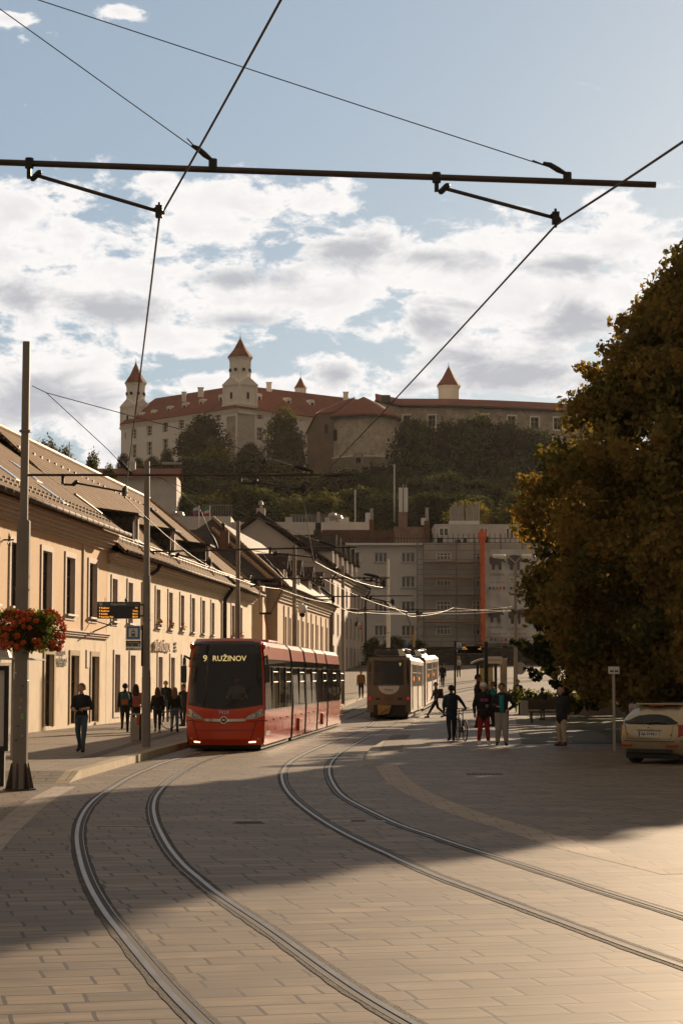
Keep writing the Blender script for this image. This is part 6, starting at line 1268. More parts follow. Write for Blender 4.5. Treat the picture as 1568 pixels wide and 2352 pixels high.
# ================================================================ red tram
TY = 56.5; TR = -math.atan(.0767); T0 = Vector((-3.32, TY, 0))
tram = thing('tram', 'red articulated tram number 7410 coming towards the square', 'tram', T0, TR)
TM = Matrix.Translation(T0) @ Matrix.Rotation(TR,4,'Z')
HWZ = [(.18,1.03),(.5,1.10),(.9,1.13),(1.3,1.125),(2.0,1.09),(2.6,1.05),(3.0,1.0),(3.2,.93)]
hwf = lambda z: float(np.interp(z,[a for a,b in HWZ],[b for a,b in HWZ]))
def ylean(z): return (.10 if z<.35 else 0)*(1-(z-.18)/.17)*1+(max(0,z-1.15)*.17)+(max(0,z-3.02)**1.4*3)
def SF(u,z): return Vector((u*hwf(z), .36*abs(u)**2.6+ylean(z)+.03*u*u, z))
zb = lambda u: 1.20+.14*abs(u)**1.6
ws, shl = MB(), MB(); NU, NZ = 84, 90
for i in range(NU):
    for j in range(NZ):
        u0,u1 = -1+2*i/NU,-1+2*(i+1)/NU; z0,z1 = .18+3.02*j/NZ,.18+3.02*(j+1)/NZ; um,zm = (u0+u1)/2,(z0+z1)/2
        isw = abs(um)<.955 and zm>zb(um) and zm<3.13-.05*abs(um)**6; top = zm>2.78
        (ws if isw and not top else shl).poly([SF(u0,z0),SF(u1,z0),SF(u1,z1),SF(u0,z1)], (1 if isw else 0))
cab = shl.build('cab_shell', [M['tred'],M['tblack']], tram, True, loc=(0,0,0)); ws.m = [0]*len(ws.m); wso = ws.build('windscreen', M['wsglass'], tram, True, loc=(0,0,0))
def fseam(pts, r, m, par, name='seam', off=.006):
    mb = MB(); mb.tube([SF(u,z)+Vector((0,-off,0)) for u,z in pts], r, 5); return mb.build(name, M[m], par, loc=(0,0,0))
L_ = lambda a,b,n=8: [(a[0]+(b[0]-a[0])*k/n, a[1]+(b[1]-a[1])*k/n) for k in range(n+1)]
mb = MB()
for s in (-1,1):
    mb.tube([SF(u,z)+Vector((0,-.004,0)) for u,z in L_((s*.80,.86),(s*.72,.45))+L_((s*.72,.45),(s*.66,.2))], .009, 5)
mb.tube([SF(u,.60)+Vector((0,-.004,0)) for u in np.linspace(-.76,.76,20)], .006, 5); mb.tube([SF(u,.88-.05*(1-u*u))+Vector((0,-.003,0)) for u in np.linspace(-1,1,30)], .008, 5); mb.tube([SF(u,zb(u)-.0)+Vector((0,-.004,0)) for u in np.linspace(-.95,.95,30)], .012, 5)
mb.build('panel_seam', M['tblack'], cab, loc=(0,0,0))
def fpatch(poly, off, m, par, name, n=10):        # polygon in (u,z) laid on the nose, fanned finely
    mb = MB(); us = [p[0] for p in poly]; u0, u1 = min(us), max(us)
    def zr(u):
        zs = []
        for a,b in zip(poly, poly[1:]+poly[:1]):
            if (a[0]-u)*(b[0]-u) <= 0 and a[0]!=b[0]: zs.append(a[1]+(b[1]-a[1])*(u-a[0])/(b[0]-a[0]))
        return (min(zs),max(zs)) if zs else (0,0)
    q = [(u, *zr(min(max(u,u0+1e-4),u1-1e-4))) for u in np.linspace(u0,u1,n+1)]
    for a,b in zip(q,q[1:]): mb.poly([SF(a[0],a[1])+Vector((0,-off,0)),SF(b[0],b[1])+Vector((0,-off,0)),SF(b[0],b[2])+Vector((0,-off,0)),SF(a[0],a[2])+Vector((0,-off,0))])
    return mb.build(name, M[m], par, loc=(0,0,0))
for s in (-1,1):
    hl = fpatch([(s*.52,.90),(s*.60,1.0),(s*.95,1.22),(s*.97,1.02),(s*.80,.93)], .010, 'lens', tram, 'headlight')
    for (u,z,r) in ((.76,1.02,.055),(.90,1.08,.05)):
        c = SF(s*u,z)+Vector((0,-.016,0)); mb = MB(); mb.ext([c+Vector((math.cos(k*.524)*r,0,math.sin(k*.524)*r)) for k in range(12)],(0,.01,0)); mb.build('reflector', M['dark'], hl, loc=(0,0,0)); mb = MB(); mb.ext([c+Vector((math.cos(k*.524)*r*.55,-.006,math.sin(k*.524)*r*.55)) for k in range(12)],(0,.01,0)); mb.build('bulb', M['chrome'], hl, loc=(0,0,0))
    fpatch([(s*.66,.24),(s*.66,.28),(s*.84,.29),(s*.84,.25)], .012, 'lampon', tram, 'running_light'); c = SF(s*.88,.36); mb = MB(); mb.ball(c+Vector((0,-.0,0)),(.045,.02,.025),8); mb.build('fog_lamp', M['lens'], tram, loc=(0,0,0))
    for zz in ((2.98,),): c = SF(s*1.0,2.98)+Vector((s*.03,.05,0)); mb = MB(); mb.ball(c,(.06,.12,.11),8); mb.build('marker_lamp', M['tred'], tram, loc=(0,0,0))
    mb = MB(); c = SF(s*1.0,2.2); mb.tube([c+Vector((-s*.02,.0,.42)),c+Vector((s*.10,-.22,.5)),c+Vector((s*.12,-.24,.25))], .035, 6); mi_ = mb.build('mirror', M['tblack'], tram, loc=(0,0,0)); mb = MB(); q = c+Vector((s*.12,-.26,-.02)); mb.box(q-Vector((.085,.06,.24)),q+Vector((.085,.06,.24))); mb.build('mirror_housing', M['tblack'], mi_, loc=(0,0,0), bevel=.03)
mb = MB()
for u in np.linspace(-.52,.5,24):
    v = u+1.02/24; mb.poly([SF(u,.88-.04*(1-u*u))+Vector((0,-.014,0)),SF(v,.88-.04*(1-v*v))+Vector((0,-.014,0)),SF(v,.95-.03*(1-v*v))+Vector((0,-.014,0)),SF(u,.95-.03*(1-u*u))+Vector((0,-.014,0))])
mb.build('chrome_bar', M['chrome'], tram, loc=(0,0,0))
c = SF(0,.89)+Vector((0,-.02,0)); mb = MB(); mb.ext([c+Vector((math.cos(k*.2618)*.105,0,math.sin(k*.2618)*.105)) for k in range(24)],(0,.02,0)); lg = mb.build('round_emblem', M['chrome'], tram, loc=(0,0,0)); mb = MB(); mb.ext([c+Vector((math.cos(k*.2618)*.08,-.004,math.sin(k*.2618)*.08)) for k in range(24)],(0,.01,0)); mb.build('emblem_field', M['dark'], lg, loc=(0,0,0))
mb = MB(); cc = c+Vector((0,-.008,0)); mb.ext([cc+Vector(q) for q in ((-.045,0,-.02),(-.02,0,.045),(.0,0,.01),(.05,0,.03),(.03,0,.0),(.045,0,-.03),(.0,0,-.02))],(0,.004,0)); mb.build('emblem_mark', M['chrome'], lg, loc=(0,0,0))
tl = lambda x,z,u: TM @ tm(Vector((x,SF(u,z).y-.02,z)),(1,0,0))
text('7410', .15, tl(0,1.10,0), M['white'], tram, 'number', align='CENTER')
text('9', .26, TM @ tm(Vector((-.58,SF(-.45,2.62).y-.012,2.62)),(1,0,.0)), M['ledy'], tram, 'destination', align='CENTER'); text('RUŽINOV', .22, TM @ tm(Vector((.12,SF(.1,2.62).y-.012,2.62)),(1,0,0)), M['ledy'], tram, 'destination', align='CENTER')
mb = MB(); y = SF(0,2.62).y+.07
for i in range(10): u0,u1 = -.8+i*.16,-.8+(i+1)*.16; mb.poly([SF(u0,2.49)+Vector((0,.09,0)),SF(u1,2.49)+Vector((0,.09,0)),SF(u1,2.76)+Vector((0,.09,0)),SF(u0,2.76)+Vector((0,.09,0))])
mb.build('display_panel', M['tblack'], tram, loc=(0,0,0))
mb = MB(); mb.tube([SF(.05,1.24)+Vector((0,-.03,0)),SF(.45,1.55)+Vector((0,-.05,0)),SF(.72,1.85)+Vector((0,-.03,0))], .012, 5); mb.tube([SF(.0,1.30)+Vector((0,-.03,0)),SF(.5,1.66)+Vector((0,-.03,0))], .01, 5); mb.build('wiper', M['black'], tram, loc=(0,0,0))
mb = MB(); mb.box((-1.0,.5,1.1),(1.0,1.0,1.22)); mb.box((-1.05,2.0,.4),(1.05,2.06,3.0)); mb.build('cab_interior', M['dark'], tram, loc=(0,0,0))
mb = MB(); mb.box((-.98,.42,1.23),(-.68,.44,1.36)); mb.build('yellow_card', mat('yellow card',(.5,.55,.05),.6), tram, loc=(0,0,0))
BR = [0, 8.1, 12.7, 17.3, 21.7, 30.4]
BANDS = [(.18,.50,1.09,1.11,'r'),(.50,1.12,1.11,1.13,'r'),(1.12,1.17,1.13,1.13,'k'),(1.17,2.38,1.13,1.095,'g'),(2.38,2.42,1.095,1.095,'k'),(2.42,2.62,1.095,1.085,'k2'),(2.62,2.98,1.085,1.03,'r'),(2.98,3.12,1.03,.90,'r'),(3.12,3.2,.90,.55,'r'),(3.2,3.22,.55,0,'r')]
for k in range(5):
    ya, yb = BR[k]+(.3 if k else 0), BR[k+1]-(.3 if k<4 else .1); body = MB(); tp_ = .55 if k==4 else 0
    gl = {}
    for s in (-1,1):
        for (z0,z1,x0,x1,kind) in BANDS:
            y00, y01 = (SF(1,max(z0,.18)).y, SF(1,min(z1,3.2)).y) if k==0 else (ya,ya)
            def q(y,x,z):
                t_ = max(0,(y-(yb-2.2))/2.2)*tp_ if k==4 else 0
                return Vector((s*(x-t_*x*.5), y, z))
            ys = [None]+([yb-2.2,yb-1.1] if k==4 else [])+[yb]
            prev = (q(y00,x0,z0),q(y01,x1,z1))
            for y in ys[1:]:
                cur = (q(y,x0,z0),q(y,x1,z1)); f = [prev[0],cur[0],cur[1],prev[1]]
                if kind == 'g': gl.setdefault(s,[]).append(f)
                else: body.poly(f, {'r':0,'k':1,'k2':2}[kind])
                prev = cur
    bo = body.build('body_module', [M['tredside'],M['tblack'],M['tglass']], tram, loc=(0,0,0))
    for s in (-1,1):
        n = max(2,round((yb-ya)/2.0)); y0_ = (SF(1,1.2).y+.12 if k==0 else ya); 
        for i in range(n):
            a = y0_+(yb-y0_)*i/n; b = y0_+(yb-y0_)*(i+1)/n
            tf = lambda y: (max(0,(y-(yb-2.2))/2.2)*tp_*.5) if k==4 else 0
            g = MB(); g.poly([(s*1.13*(1-tf(a)),a+.03,1.17),(s*1.13*(1-tf(b)),b-.03,1.17),(s*1.095*(1-tf(b)),b-.03,2.38),(s*1.095*(1-tf(a)),a+(.24 if (k==0 and i==0) else .03),2.38)]); g.build('side_window', M['tglass'], bo, loc=(0,0,0))
            xa = s*(1.13*(1-tf(b))-.01); post = MB(); post.box((xa-.02,b-.035,1.17),(xa+.02,b+.035,2.4)); post.build('window_post', M['tblack'], bo, loc=(0,0,0))
            if s>0 and i%2==1: v = MB(); v.tube([(1.12,a+.3,1.95),(1.11,a+.3,2.25),(1.11,b-.3,2.25),(1.12,b-.3,1.95),(1.12,a+.3,1.95)], .012, 4); v.build('vent_frame', M['sheet'], bo, loc=(0,0,0))
    if s: 
        sm = MB(); 
        for y in np.arange(ya+1.2,yb-.3,2.0): sm.box((1.10,y-.005,.52),(1.1195,y+.005,.9))
        sm.box((1.108,ya+.6,.50),(1.118,yb-.1,.512)); sm.build('panel_seam', M['tred'], bo, loc=(0,0,0))
        for y in np.arange(ya+.7,yb,1.9): d = MB(); d.ball((1.135,y,.86),.022,6); d.build('marker', M['redlens'], bo, loc=(0,0,0))
    fl_ = MB(); fl_.box((-1.0,max(ya,2.1) if k==0 else ya,.40),(1.0,yb-(1.5 if k==4 else 0),.44)); fl_.build('floor', M['dark'], bo, loc=(0,0,0))
    se = MB(); y = max(ya,2.6)+.3
    while y < yb-1.0:
        for sx_ in (-.75,-.3,.75): se.box((sx_-.19,y,.85),(sx_+.19,y+.42,.93)); se.box((sx_-.19,y+.4,.93),(sx_+.19,y+.46,1.42)); 
        se.tube([(.55,y,.44),(.55,y,2.6)], .018, 5); y += 1.3
    se.build('seats', M['bluesign'] if False else M['dark'], bo, loc=(0,0,0))
    if k in (1,3): hb_ = MB(); yy = (ya+yb)/2-.6; hb_.box((1.10,yy,.32),(1.19,yy+1.1,.75)); hb_.build('door_step_cover', M['tredside'], bo, loc=(0,0,0), bevel=.03)
    if k<4:
        bl = MB()
        bl.loft([[(-x_*f_,yy,z_) for x_,z_ in ((1.08,.2),(1.125,1.1),(1.09,2.5),(1.0,3.03),(.6,3.19),(-.6,3.19),(-1.0,3.03),(-1.09,2.5),(-1.125,1.1),(-1.08,.2))] for yy,f_ in [(BR[k+1]-.3+j_*.05,1.0 if j_%2 else .975) for j_ in range(13)]], 0)
        bl.build('bellows', M['black'], tram, loc=(0,0,0))
mb = MB(); yb = BR[5]-.11; mb.poly([(-.8,yb,.18),(.8,yb,.18),(.8,yb,3.1),(-.8,yb,3.1)]); mb.build('rear_end', M['tred'], tram, loc=(0,0,0))
mb = MB(); mb.box((-1.0,.5,.06),(1.0,8.0,.24)); mb.box((-1.0,9,.06),(1.0,30,.24)); mb.build('underframe', M['black'], tram, loc=(0,0,0))
mb = MB(); mb.box((1.0,.75,.42),(1.115,1.75,.56)); mb.build('skirt_gap', M['black'], tram, loc=(0,0,0))
for yw in (1.6,3.4,10.4,12,19.0,20.6,27.5,29):
    for s in (-1,1): mb = MB(); mb.M = Matrix.Translation((s*.5,yw,.3)) @ Matrix.Rotation(math.pi/2,4,'Y'); mb.lathe((0,0,-.06),[(.3,0),(.3,.12)],16); mb.build('wheel', M['dark'], tram, loc=(0,0,0))
mb = MB(); mb.box((-.7,5,3.18),(.7,7.6,3.25)); mb.build('roof_box', M['tredside'], tram, loc=(0,0,0), bevel=.04)
TMi = TM.inverted()
def lp_(x,y,Y): return TMi @ P(x,y,Y)
pt = MB(); Yp = 64.5; pt.cap(lp_(617.8,1470,Yp),lp_(609,1414,Yp-.3),.05,.04,8); pan = pt.build('pantograph_arm', M['yellow'], tram, loc=(0,0,0))
pt = MB(); h = [lp_(596,1350,Yp-.3),lp_(597,1407,Yp-.3),lp_(622,1407,Yp-.3),lp_(650,1350,Yp-.3)]; pt.tube(h, .022, 6); pt.build('pantograph_frame', M['palewire'], pan, loc=(0,0,0)); pt = MB(); a = lp_(575,1344,Yp-.3); b = lp_(655,1344,Yp-.3); pt.tube([a-Vector((0,0,.06)),a.lerp(b,.15),a.lerp(b,.85),b-Vector((0,0,.06))], .03, 6); pt.build('pantograph_bar', M['dark'], pan, loc=(0,0,0)); pt = MB(); pt.cap(lp_(598,1409,Yp-.3),lp_(621,1409,Yp-.3),.04,.04,6); pt.build('pantograph_head', M['dark'], pan, loc=(0,0,0))
# ================================================================ old grey tram (two coupled cars, rear towards us)
def oldcar(Y0, X0, rz, lift, pitch, label, rear=True):
    t = thing('tram', label, 'tram', (X0,Y0,lift), rz, 'old grey trams'); t.rotation_euler = (pitch,0,rz); o_ = (0,0,0)
    hw, L, z0, zw, zt, zr = 1.09, 14.6, .35, 1.62, 2.85, 3.08
    def prof(y, inset): w = hw-inset; return w
    b = MB()
    # rear face: slightly raked and bevelled corners
    fr_ = lambda u,z: Vector((u*(hw if z<1.7 else hw-.04*(z-1.7)), .0+.10*abs(u)**3+(max(0,z-1.6)*.10), z))
    nu, nz = 24, 30
    for i in range(nu):
        for j in range(nz):
            u0,u1 = -1+2*i/nu,-1+2*(i+1)/nu; a,c = z0+(zr-z0)*j/nz, z0+(zr-z0)*(j+1)/nz; um,zm = (u0+u1)/2,(a+c)/2
            if abs(um)<.70 and 1.70<zm<2.92: continue
            if .80<abs(um)<.95 and 1.75<zm<2.9: continue
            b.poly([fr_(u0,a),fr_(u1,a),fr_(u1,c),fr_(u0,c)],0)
    for s in (-1,1):
        x = s*hw; doors = [(1.0,2.3),(6.7,8.0),(12.2,13.5)] if s>0 else []
        y = .35; ops = []
        ys = [.5,1.0,2.3,3.3,4.4,5.5,6.7,8.0,9.0,10.1,11.2,12.2,13.5,14.2]
        fr = Frame((x,0,0),0)
        for a,c in zip(ys,ys[1:]):
            if (a,c) in doors: ops.append((a+.04,c-.04,z0+.12,2.75))
            else: ops.append((a+.06,c-.06,zw,2.72))
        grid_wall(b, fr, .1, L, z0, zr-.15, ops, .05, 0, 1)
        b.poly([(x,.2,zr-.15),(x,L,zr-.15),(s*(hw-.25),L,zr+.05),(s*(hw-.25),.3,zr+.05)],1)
        for k,o in enumerate(ops):
            tall = o[2]<1; g = MB(); 
            if tall:
                g.box((x-s*.06,o[0],o[2]),(x-s*.03,o[1],o[3])); dd = g.build('door', M['dark'], t, loc=o_); g = MB()
                for q in (0,1,2): yy = o[0]+(o[1]-o[0])*q/2; g.box((x-s*.03,yy-.03,o[2]),(x-s*.015,yy+.03,o[3]))
                g.build('door_frame', M['dark'], dd, loc=o_)
            else: 
                g.poly([(x-s*.045,o[0],o[2]),(x-s*.045,o[1],o[2]),(x-s*.045,o[1],o[3]),(x-s*.045,o[0],o[3])]); w = g.build('side_window', M['tglass'], t, loc=o_)
                g = MB(); g.box((x-s*.05,o[0],2.3),(x-s*.02,o[1],2.34)); g.build('window_bar', M['sheet'], w, loc=o_)
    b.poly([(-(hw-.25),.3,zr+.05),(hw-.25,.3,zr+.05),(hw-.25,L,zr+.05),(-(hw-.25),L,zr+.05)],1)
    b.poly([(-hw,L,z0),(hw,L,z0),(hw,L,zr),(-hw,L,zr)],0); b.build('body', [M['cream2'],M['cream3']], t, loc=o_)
    g = MB(); g.loft([[fr_(u,1.68)+Vector((0,.03,0)) for u in np.linspace(-.72,.72,9)],[fr_(u,2.94)+Vector((0,.03,0)) for u in np.linspace(-.72,.72,9)]],closed=False,caps=False); rw_ = g.build('rear_window', M['tglass'], t, loc=o_)
    g = MB(); q = [fr_(-.70,1.71),fr_(.70,1.71),fr_(.70,2.91),fr_(-.70,2.91)]; g.tube([p+Vector((0,-.01,0)) for p in q+q[:1]], .022, 5); g.build('window_seal', M['black'], rw_, loc=o_)
    text('9', .22, Matrix.Translation(t.location) @ t.rotation_euler.to_matrix().to_4x4() @ tm((.5,.10,2.72),(1,0,0)), M['ledy'], rw_, 'number')
    g = MB(); g.box((-hw+.02,.5,.5),(hw-.02,L-.3,.56)); g.build('floor', M['dark'], t, loc=o_)
    g = MB(); g.box((-.95,.25,.10),(.95,L-.2,.36)); g.build('underframe', M['black'], t, loc=o_)
    for s in (-1,1):
        g = MB(); p = fr_(s*.87,1.04)+Vector((0,-.012,0)); g.ball(p,(.07,.03,.10),8); g.build('tail_lamp', M['redlamp'], t, loc=o_)
        g = MB(); p = fr_(s*.5,1.02)+Vector((0,-.01,0)); g.box(p-Vector((.10,.01,.05)),p+Vector((.10,.01,.05))); g.build('lamp', M['dark'], t, loc=o_)
    if rear:
        T = Matrix.Translation(t.location) @ t.rotation_euler.to_matrix().to_4x4()
        g = MB(); n = 14; pts = [(0+.52*math.cos(math.pi+k*math.pi/n), 1.66+.42*math.sin(math.pi+k*math.pi/n)) for k in range(n+1)]; g.poly([(x,-.022,z) for x,z in pts]); ad_ = g.build('white_disc', M['paper'], t, loc=o_); text('Roma', .17, T @ tm((0,-.03,1.47),(1,0,0)), M['ink'], ad_, align='CENTER')
        text('7902', .2, T @ tm((0,-.02,1.04),(1,0,0)), M['ink'], t, 'number', align='CENTER')
        g = MB(); g.box((-.75,-.02,.18),(.85,.05,.72)); g.build('bumper_recess', M['black'], t, loc=o_)
        g = MB(); g.hexa([(-.5,-.32,.22),(.02,-.32,.3),(.02,.0,.3),(-.5,.0,.22),(-.55,-.38,.68),(.12,-.36,.66),(.12,.0,.70),(-.55,.0,.72)]); g.tube([(-.5,-.3,.25),(-.2,-.42,.5),(.08,-.3,.66)], .05, 6); g.build('coupler_cover', M['yellow'], t, loc=o_, bevel=.05)
    g = MB(); g.box((-.8,1.6,zr+.1),(.8,4.6,zr+.38)); g.box((-.7,5.4,zr+.1),(.7,8.0,zr+.34)); bx = g.build('roof_box', M['tblack'], t, loc=o_, bevel=.04)
    g = MB(); g.hexa([(.45,1.5,zr+.08),(.85,1.5,zr+.08),(.85,3.6,zr+.08),(.45,3.6,zr+.08),(.35,1.5,zr+.42),(.6,1.5,zr+.42),(.6,3.6,zr+.42),(.35,3.6,zr+.42)]); g.build('roof_cowl', M['white'], t, loc=o_); g = MB(); g.hexa([(.45,5.4,zr+.08),(.8,5.4,zr+.08),(.8,7,zr+.08),(.45,7,zr+.08),(.32,5.4,zr+.4),(.55,5.4,zr+.4),(.55,7,zr+.4),(.32,7,zr+.4)]); g.build('roof_cowl', M['white'], t, loc=o_)
    g = MB(); g.tube([(-.7,5.0,zr+.45),(.5,5.0,zr+.5),(.8,5.6,zr+.42)], .03, 5); g.tube([(-.7,4.6,zr+.5),(.5,4.8,zr+.55)], .03, 5); g.build('roof_rail', M['dark'], t, loc=o_)
    for s in (-1,1):
        for yw in (2.6,4.5,10.5,12.4): g = MB(); g.M = Matrix.Translation((s*.5,yw,.3)) @ Matrix.Rotation(math.pi/2,4,'Y'); g.lathe((0,0,-.06),[(.3,0),(.3,.12)],14); g.build('wheel', M['dark'], t, loc=o_)
    for yy in (2.5,8.3): g = MB(); g.ball((hw+.03,yy,2.0),(.03,.12,.12),8); g.build('orange_light', mat('orange lamp',(.7,.2,.02),.3,emit=(1,.25,.02),es=.6), t, loc=o_)
    return t
o1 = oldcar(99, 2.34, -math.atan(.085), .0, 0, 'old grey tram with white disc on its tail, going up the street')
o2 = oldcar(114.6, 3.72, -math.atan(.10), gh(115)+.05, .016, 'second coupled old tram car ahead of the one with the white disc', False)
oi = (o1.matrix_basis).inverted() if False else (Matrix.Translation(o1.location) @ o1.rotation_euler.to_matrix().to_4x4()).inverted()
g = MB(); Yp = 108; q = lambda x,y: oi @ P(x,y,Yp); g.cap(q(949.5,1484),q(951,1446),.07,.06,6); pn = g.build('pantograph_arm', M['yellow'], o1, loc=(0,0,0)); g = MB(); g.tube([q(932,1408),q(946,1446),q(955,1448),q(964,1409)], .035, 5); g.build('pantograph_frame', M['palewire'], pn, loc=(0,0,0)); g = MB(); g.tube([q(925,1406),q(970,1408)], .04, 5); g.build('pantograph_head', M['dark'], pn, loc=(0,0,0))
# ================================================================ beige car
def car(loc, rz, label):
    t = thing('parked_car', label, 'car', loc, rz); o_ = (0,0,0)
    YS_ = [0,.06,.18,.40,.62,.95,1.4,2.0,2.6,3.0,3.35,3.8,4.1,4.24]
    ZT =  [.94,.97,1.10,1.32,1.43,1.465,1.48,1.47,1.40,1.22,1.0,.93,.82,.62]
    HWL = [.74,.80,.85,.885,.895,.90,.90,.90,.90,.895,.885,.86,.80,.66]
    ZB =  [.38,.30,.24,.22,.2,.2,.2,.2,.2,.2,.2,.22,.26,.34]
    rings = []
    for y,zt,hw,z0 in zip(YS_,ZT,HWL,ZB):
        bz = min(.93,zt-.03); side = [(hw*.90,z0),(hw*.97,z0+.12),(hw,.55),(hw*1.0,.72),(hw*.965,bz)]
        if zt>1.0: k=(zt-.93)/.55; side += [(hw*(.965-.18*k*.75),bz+(zt-bz)*.72),(hw*(.93-.27*k),bz+(zt-bz)*.95),(hw*.35,zt)]
        else: side += [(hw*.93,zt-.012),(hw*.7,zt-.004),(hw*.35,zt)]
        rings.append([(x,y,z) for x,z in side]+[(-x,y,z) for x,z in reversed(side)])
    mb = MB(); mb.loft(rings); body = mb.build('body', M['beigecar'], t, True, loc=o_)
    def RW(u,v): y = .10+.42*v; zt = np.interp(y,YS_,ZT); z = .985+v*.355; w = .74-.13*v; return Vector((u*w,y-.075+.05*abs(u)**3,z))
    mb = MB(); n = 8
    for i in range(n):
        for j in range(n): f=lambda a,b:RW(-1+2*a/n,b/n); mb.poly([f(i,j),f(i+1,j),f(i+1,j+1),f(i,j+1)])
    gw = mb.build('rear_window', M['carglass'], t, True, loc=o_)
    mb = MB(); mb.tube([RW(0,.04)+Vector((0,-.03,0)),RW(.35,.1)+Vector((0,-.03,0)),RW(.6,.02)+Vector((0,-.02,0))], .014, 5); mb.ball(RW(0,.03)+Vector((0,-.03,0)),.035,8); mb.build('rear_wiper', M['black'], gw, loc=o_)
    mb = MB(); mb.box((-.2,.40,1.395),(.2,.47,1.425)); mb.build('brake_light', M['redlens'], t, loc=o_, bevel=.008)
    mb = MB(); mb.box((-.60,.43,1.425),(.60,.75,1.465)); mb.build('spoiler', M['beigecar'], t, loc=o_, bevel=.015)
    mb = MB()
    for s in (-1,1): mb.box((s*.42-.08,.9,1.475),(s*.42+.08,.9+.01,1.478))
    for s in (-1,1):
        mb = MB(); q = lambda x,y,z: (s*x,y,z); mb.hexa([q(.56,-.012,.70),q(.80,.03,.66),q(.905,.30,.74),q(.6,.30,.7),q(.66,.03,.96),q(.80,.06,.97),q(.885,.34,.95),q(.66,.3,.95)]); mb.build('tail_light', M['redlens'], t, loc=o_, bevel=.02)
        mb = MB(); mb.box((s*.48,-.05,.43),(s*.78,.02,.48)); mb.build('reflector', M['redlens'], t, loc=o_)
        for yw in (.78,3.4):
            w = MB(); w.M = Matrix.Translation((s*.80,yw,.315)) @ Matrix.Rotation(s*math.pi/2,4,'Y'); w.lathe((0,0,-.105),[(.24,0),(.30,.01),(.315,.04),(.315,.17),(.30,.2),(.23,.21)],24); wo_ = w.build('wheel', M['tyre'], t, loc=o_)
            w = MB(); w.M = Matrix.Translation((s*.80,yw,.315)) @ Matrix.Rotation(s*math.pi/2,4,'Y'); w.lathe((0,0,.06),[(.03,.035),(.21,.02),(.215,.045),(.22,.05)],20); 
            w.build('rim', M['sheet'], wo_, loc=o_)
        g = MB(); 
        for (a,b) in ((1.05,1.75),(1.8,2.55)):
            za = lambda y: np.interp(y,YS_,ZT)-.10; g.poly([(s*.868,a,.96),(s*.868,b+(.25 if b>2 else 0),.96),(s*.742,b-(.02 if b>2 else 0),za(b)-.02),(s*.742,a,za(a)-.02)])
        g.build('side_window', M['carglass'], t, loc=o_)
    mb = MB(); mb.box((-.27,-.028,.67),(.27,-.012,.79)); pl = mb.build('number_plate', M['plate'], t, loc=o_); mb = MB(); mb.box((-.27,-.031,.67),(-.225,-.026,.79)); mb.build('blue_strip', M['bluesign'], pl, loc=o_)
    T = Matrix.Translation(loc) @ Matrix.Rotation(rz,4,'Z'); text('BA·974VU', .115, T @ tm((.022,-.034,.73),(1,0,0)), M['ink'], pl, align='CENTER', sx=.86)
    mb = MB(); mb.box((-.33,-.03,.82),(.33,-.0,.845)); mb.build('tailgate_trim', M['beigecar'], t, loc=o_); mb = MB(); mb.ext([(math.cos(k*.524)*.07,-.022,.885+math.sin(k*.524)*.034) for k in range(12)],(0,.015,0)); em = mb.build('oval_emblem', M['chrome'], t, loc=o_); text('KIA', .04, T @ tm((0,-.028,.885),(1,0,0)), M['ink'], em, align='CENTER')
    mb = MB(); mb.tube([(-.86,.1,.58),(-.60,-.035,.56),(.60,-.035,.56),(.86,.1,.58)], .008, 5); mb.tube([(-.66,.0,.96),(-.60,-.02,.62),(.60,-.02,.62),(.66,.0,.96)], .005, 5); mb.build('bumper_seam', M['black'], t, loc=o_)
    mb = MB(); mb.box((-.62,-.01,.27),(.62,.05,.38)); mb.box((-.7,.1,.14),(.7,4.0,.26)); mb.build('underbody', M['black'], t, loc=o_, bevel=.02)
    return t
ca = math.radians(-38); g_ = G(1500,1758); car((g_.x-.05, g_.y+.35, 0.0), ca, 'beige hatchback with its tail towards us under the autumn tree')
# dark van roof in the shade
v_ = GY(1560,60,.13); vt = thing('parked_van', 'dark van in deep shade behind the beige car', 'van', v_); mb = MB()
mb.loft([[(v_.x+x*k,v_.y+y,v_.z+z) for x,z in ((-.9,.4),(-.95,1.0),(-.85,1.75),(-.7,1.95),(.7,1.95),(.85,1.75),(.95,1.0),(.9,.4))] for y,k in ((0,.96),(.1,1),(4.2,1),(4.4,.9))]); mb.build('body', mat('dark van paint',(.05,.05,.05),.4), vt)
mb = MB(); mb.box((v_.x-.62,v_.y-.02,v_.z+1.2),(v_.x+.62,v_.y+.01,v_.z+1.75)); mb.build('rear_window', M['carglass'], vt)
for s in (-1,1):
    mb = MB(); mb.M = Matrix.Translation((v_.x+s*.78,v_.y+.9,v_.z+.32)) @ Matrix.Rotation(math.pi/2,4,'Y'); mb.lathe((0,0,-.1),[(.32,0),(.32,.2)],16); mb.build('wheel', M['tyre'], vt)
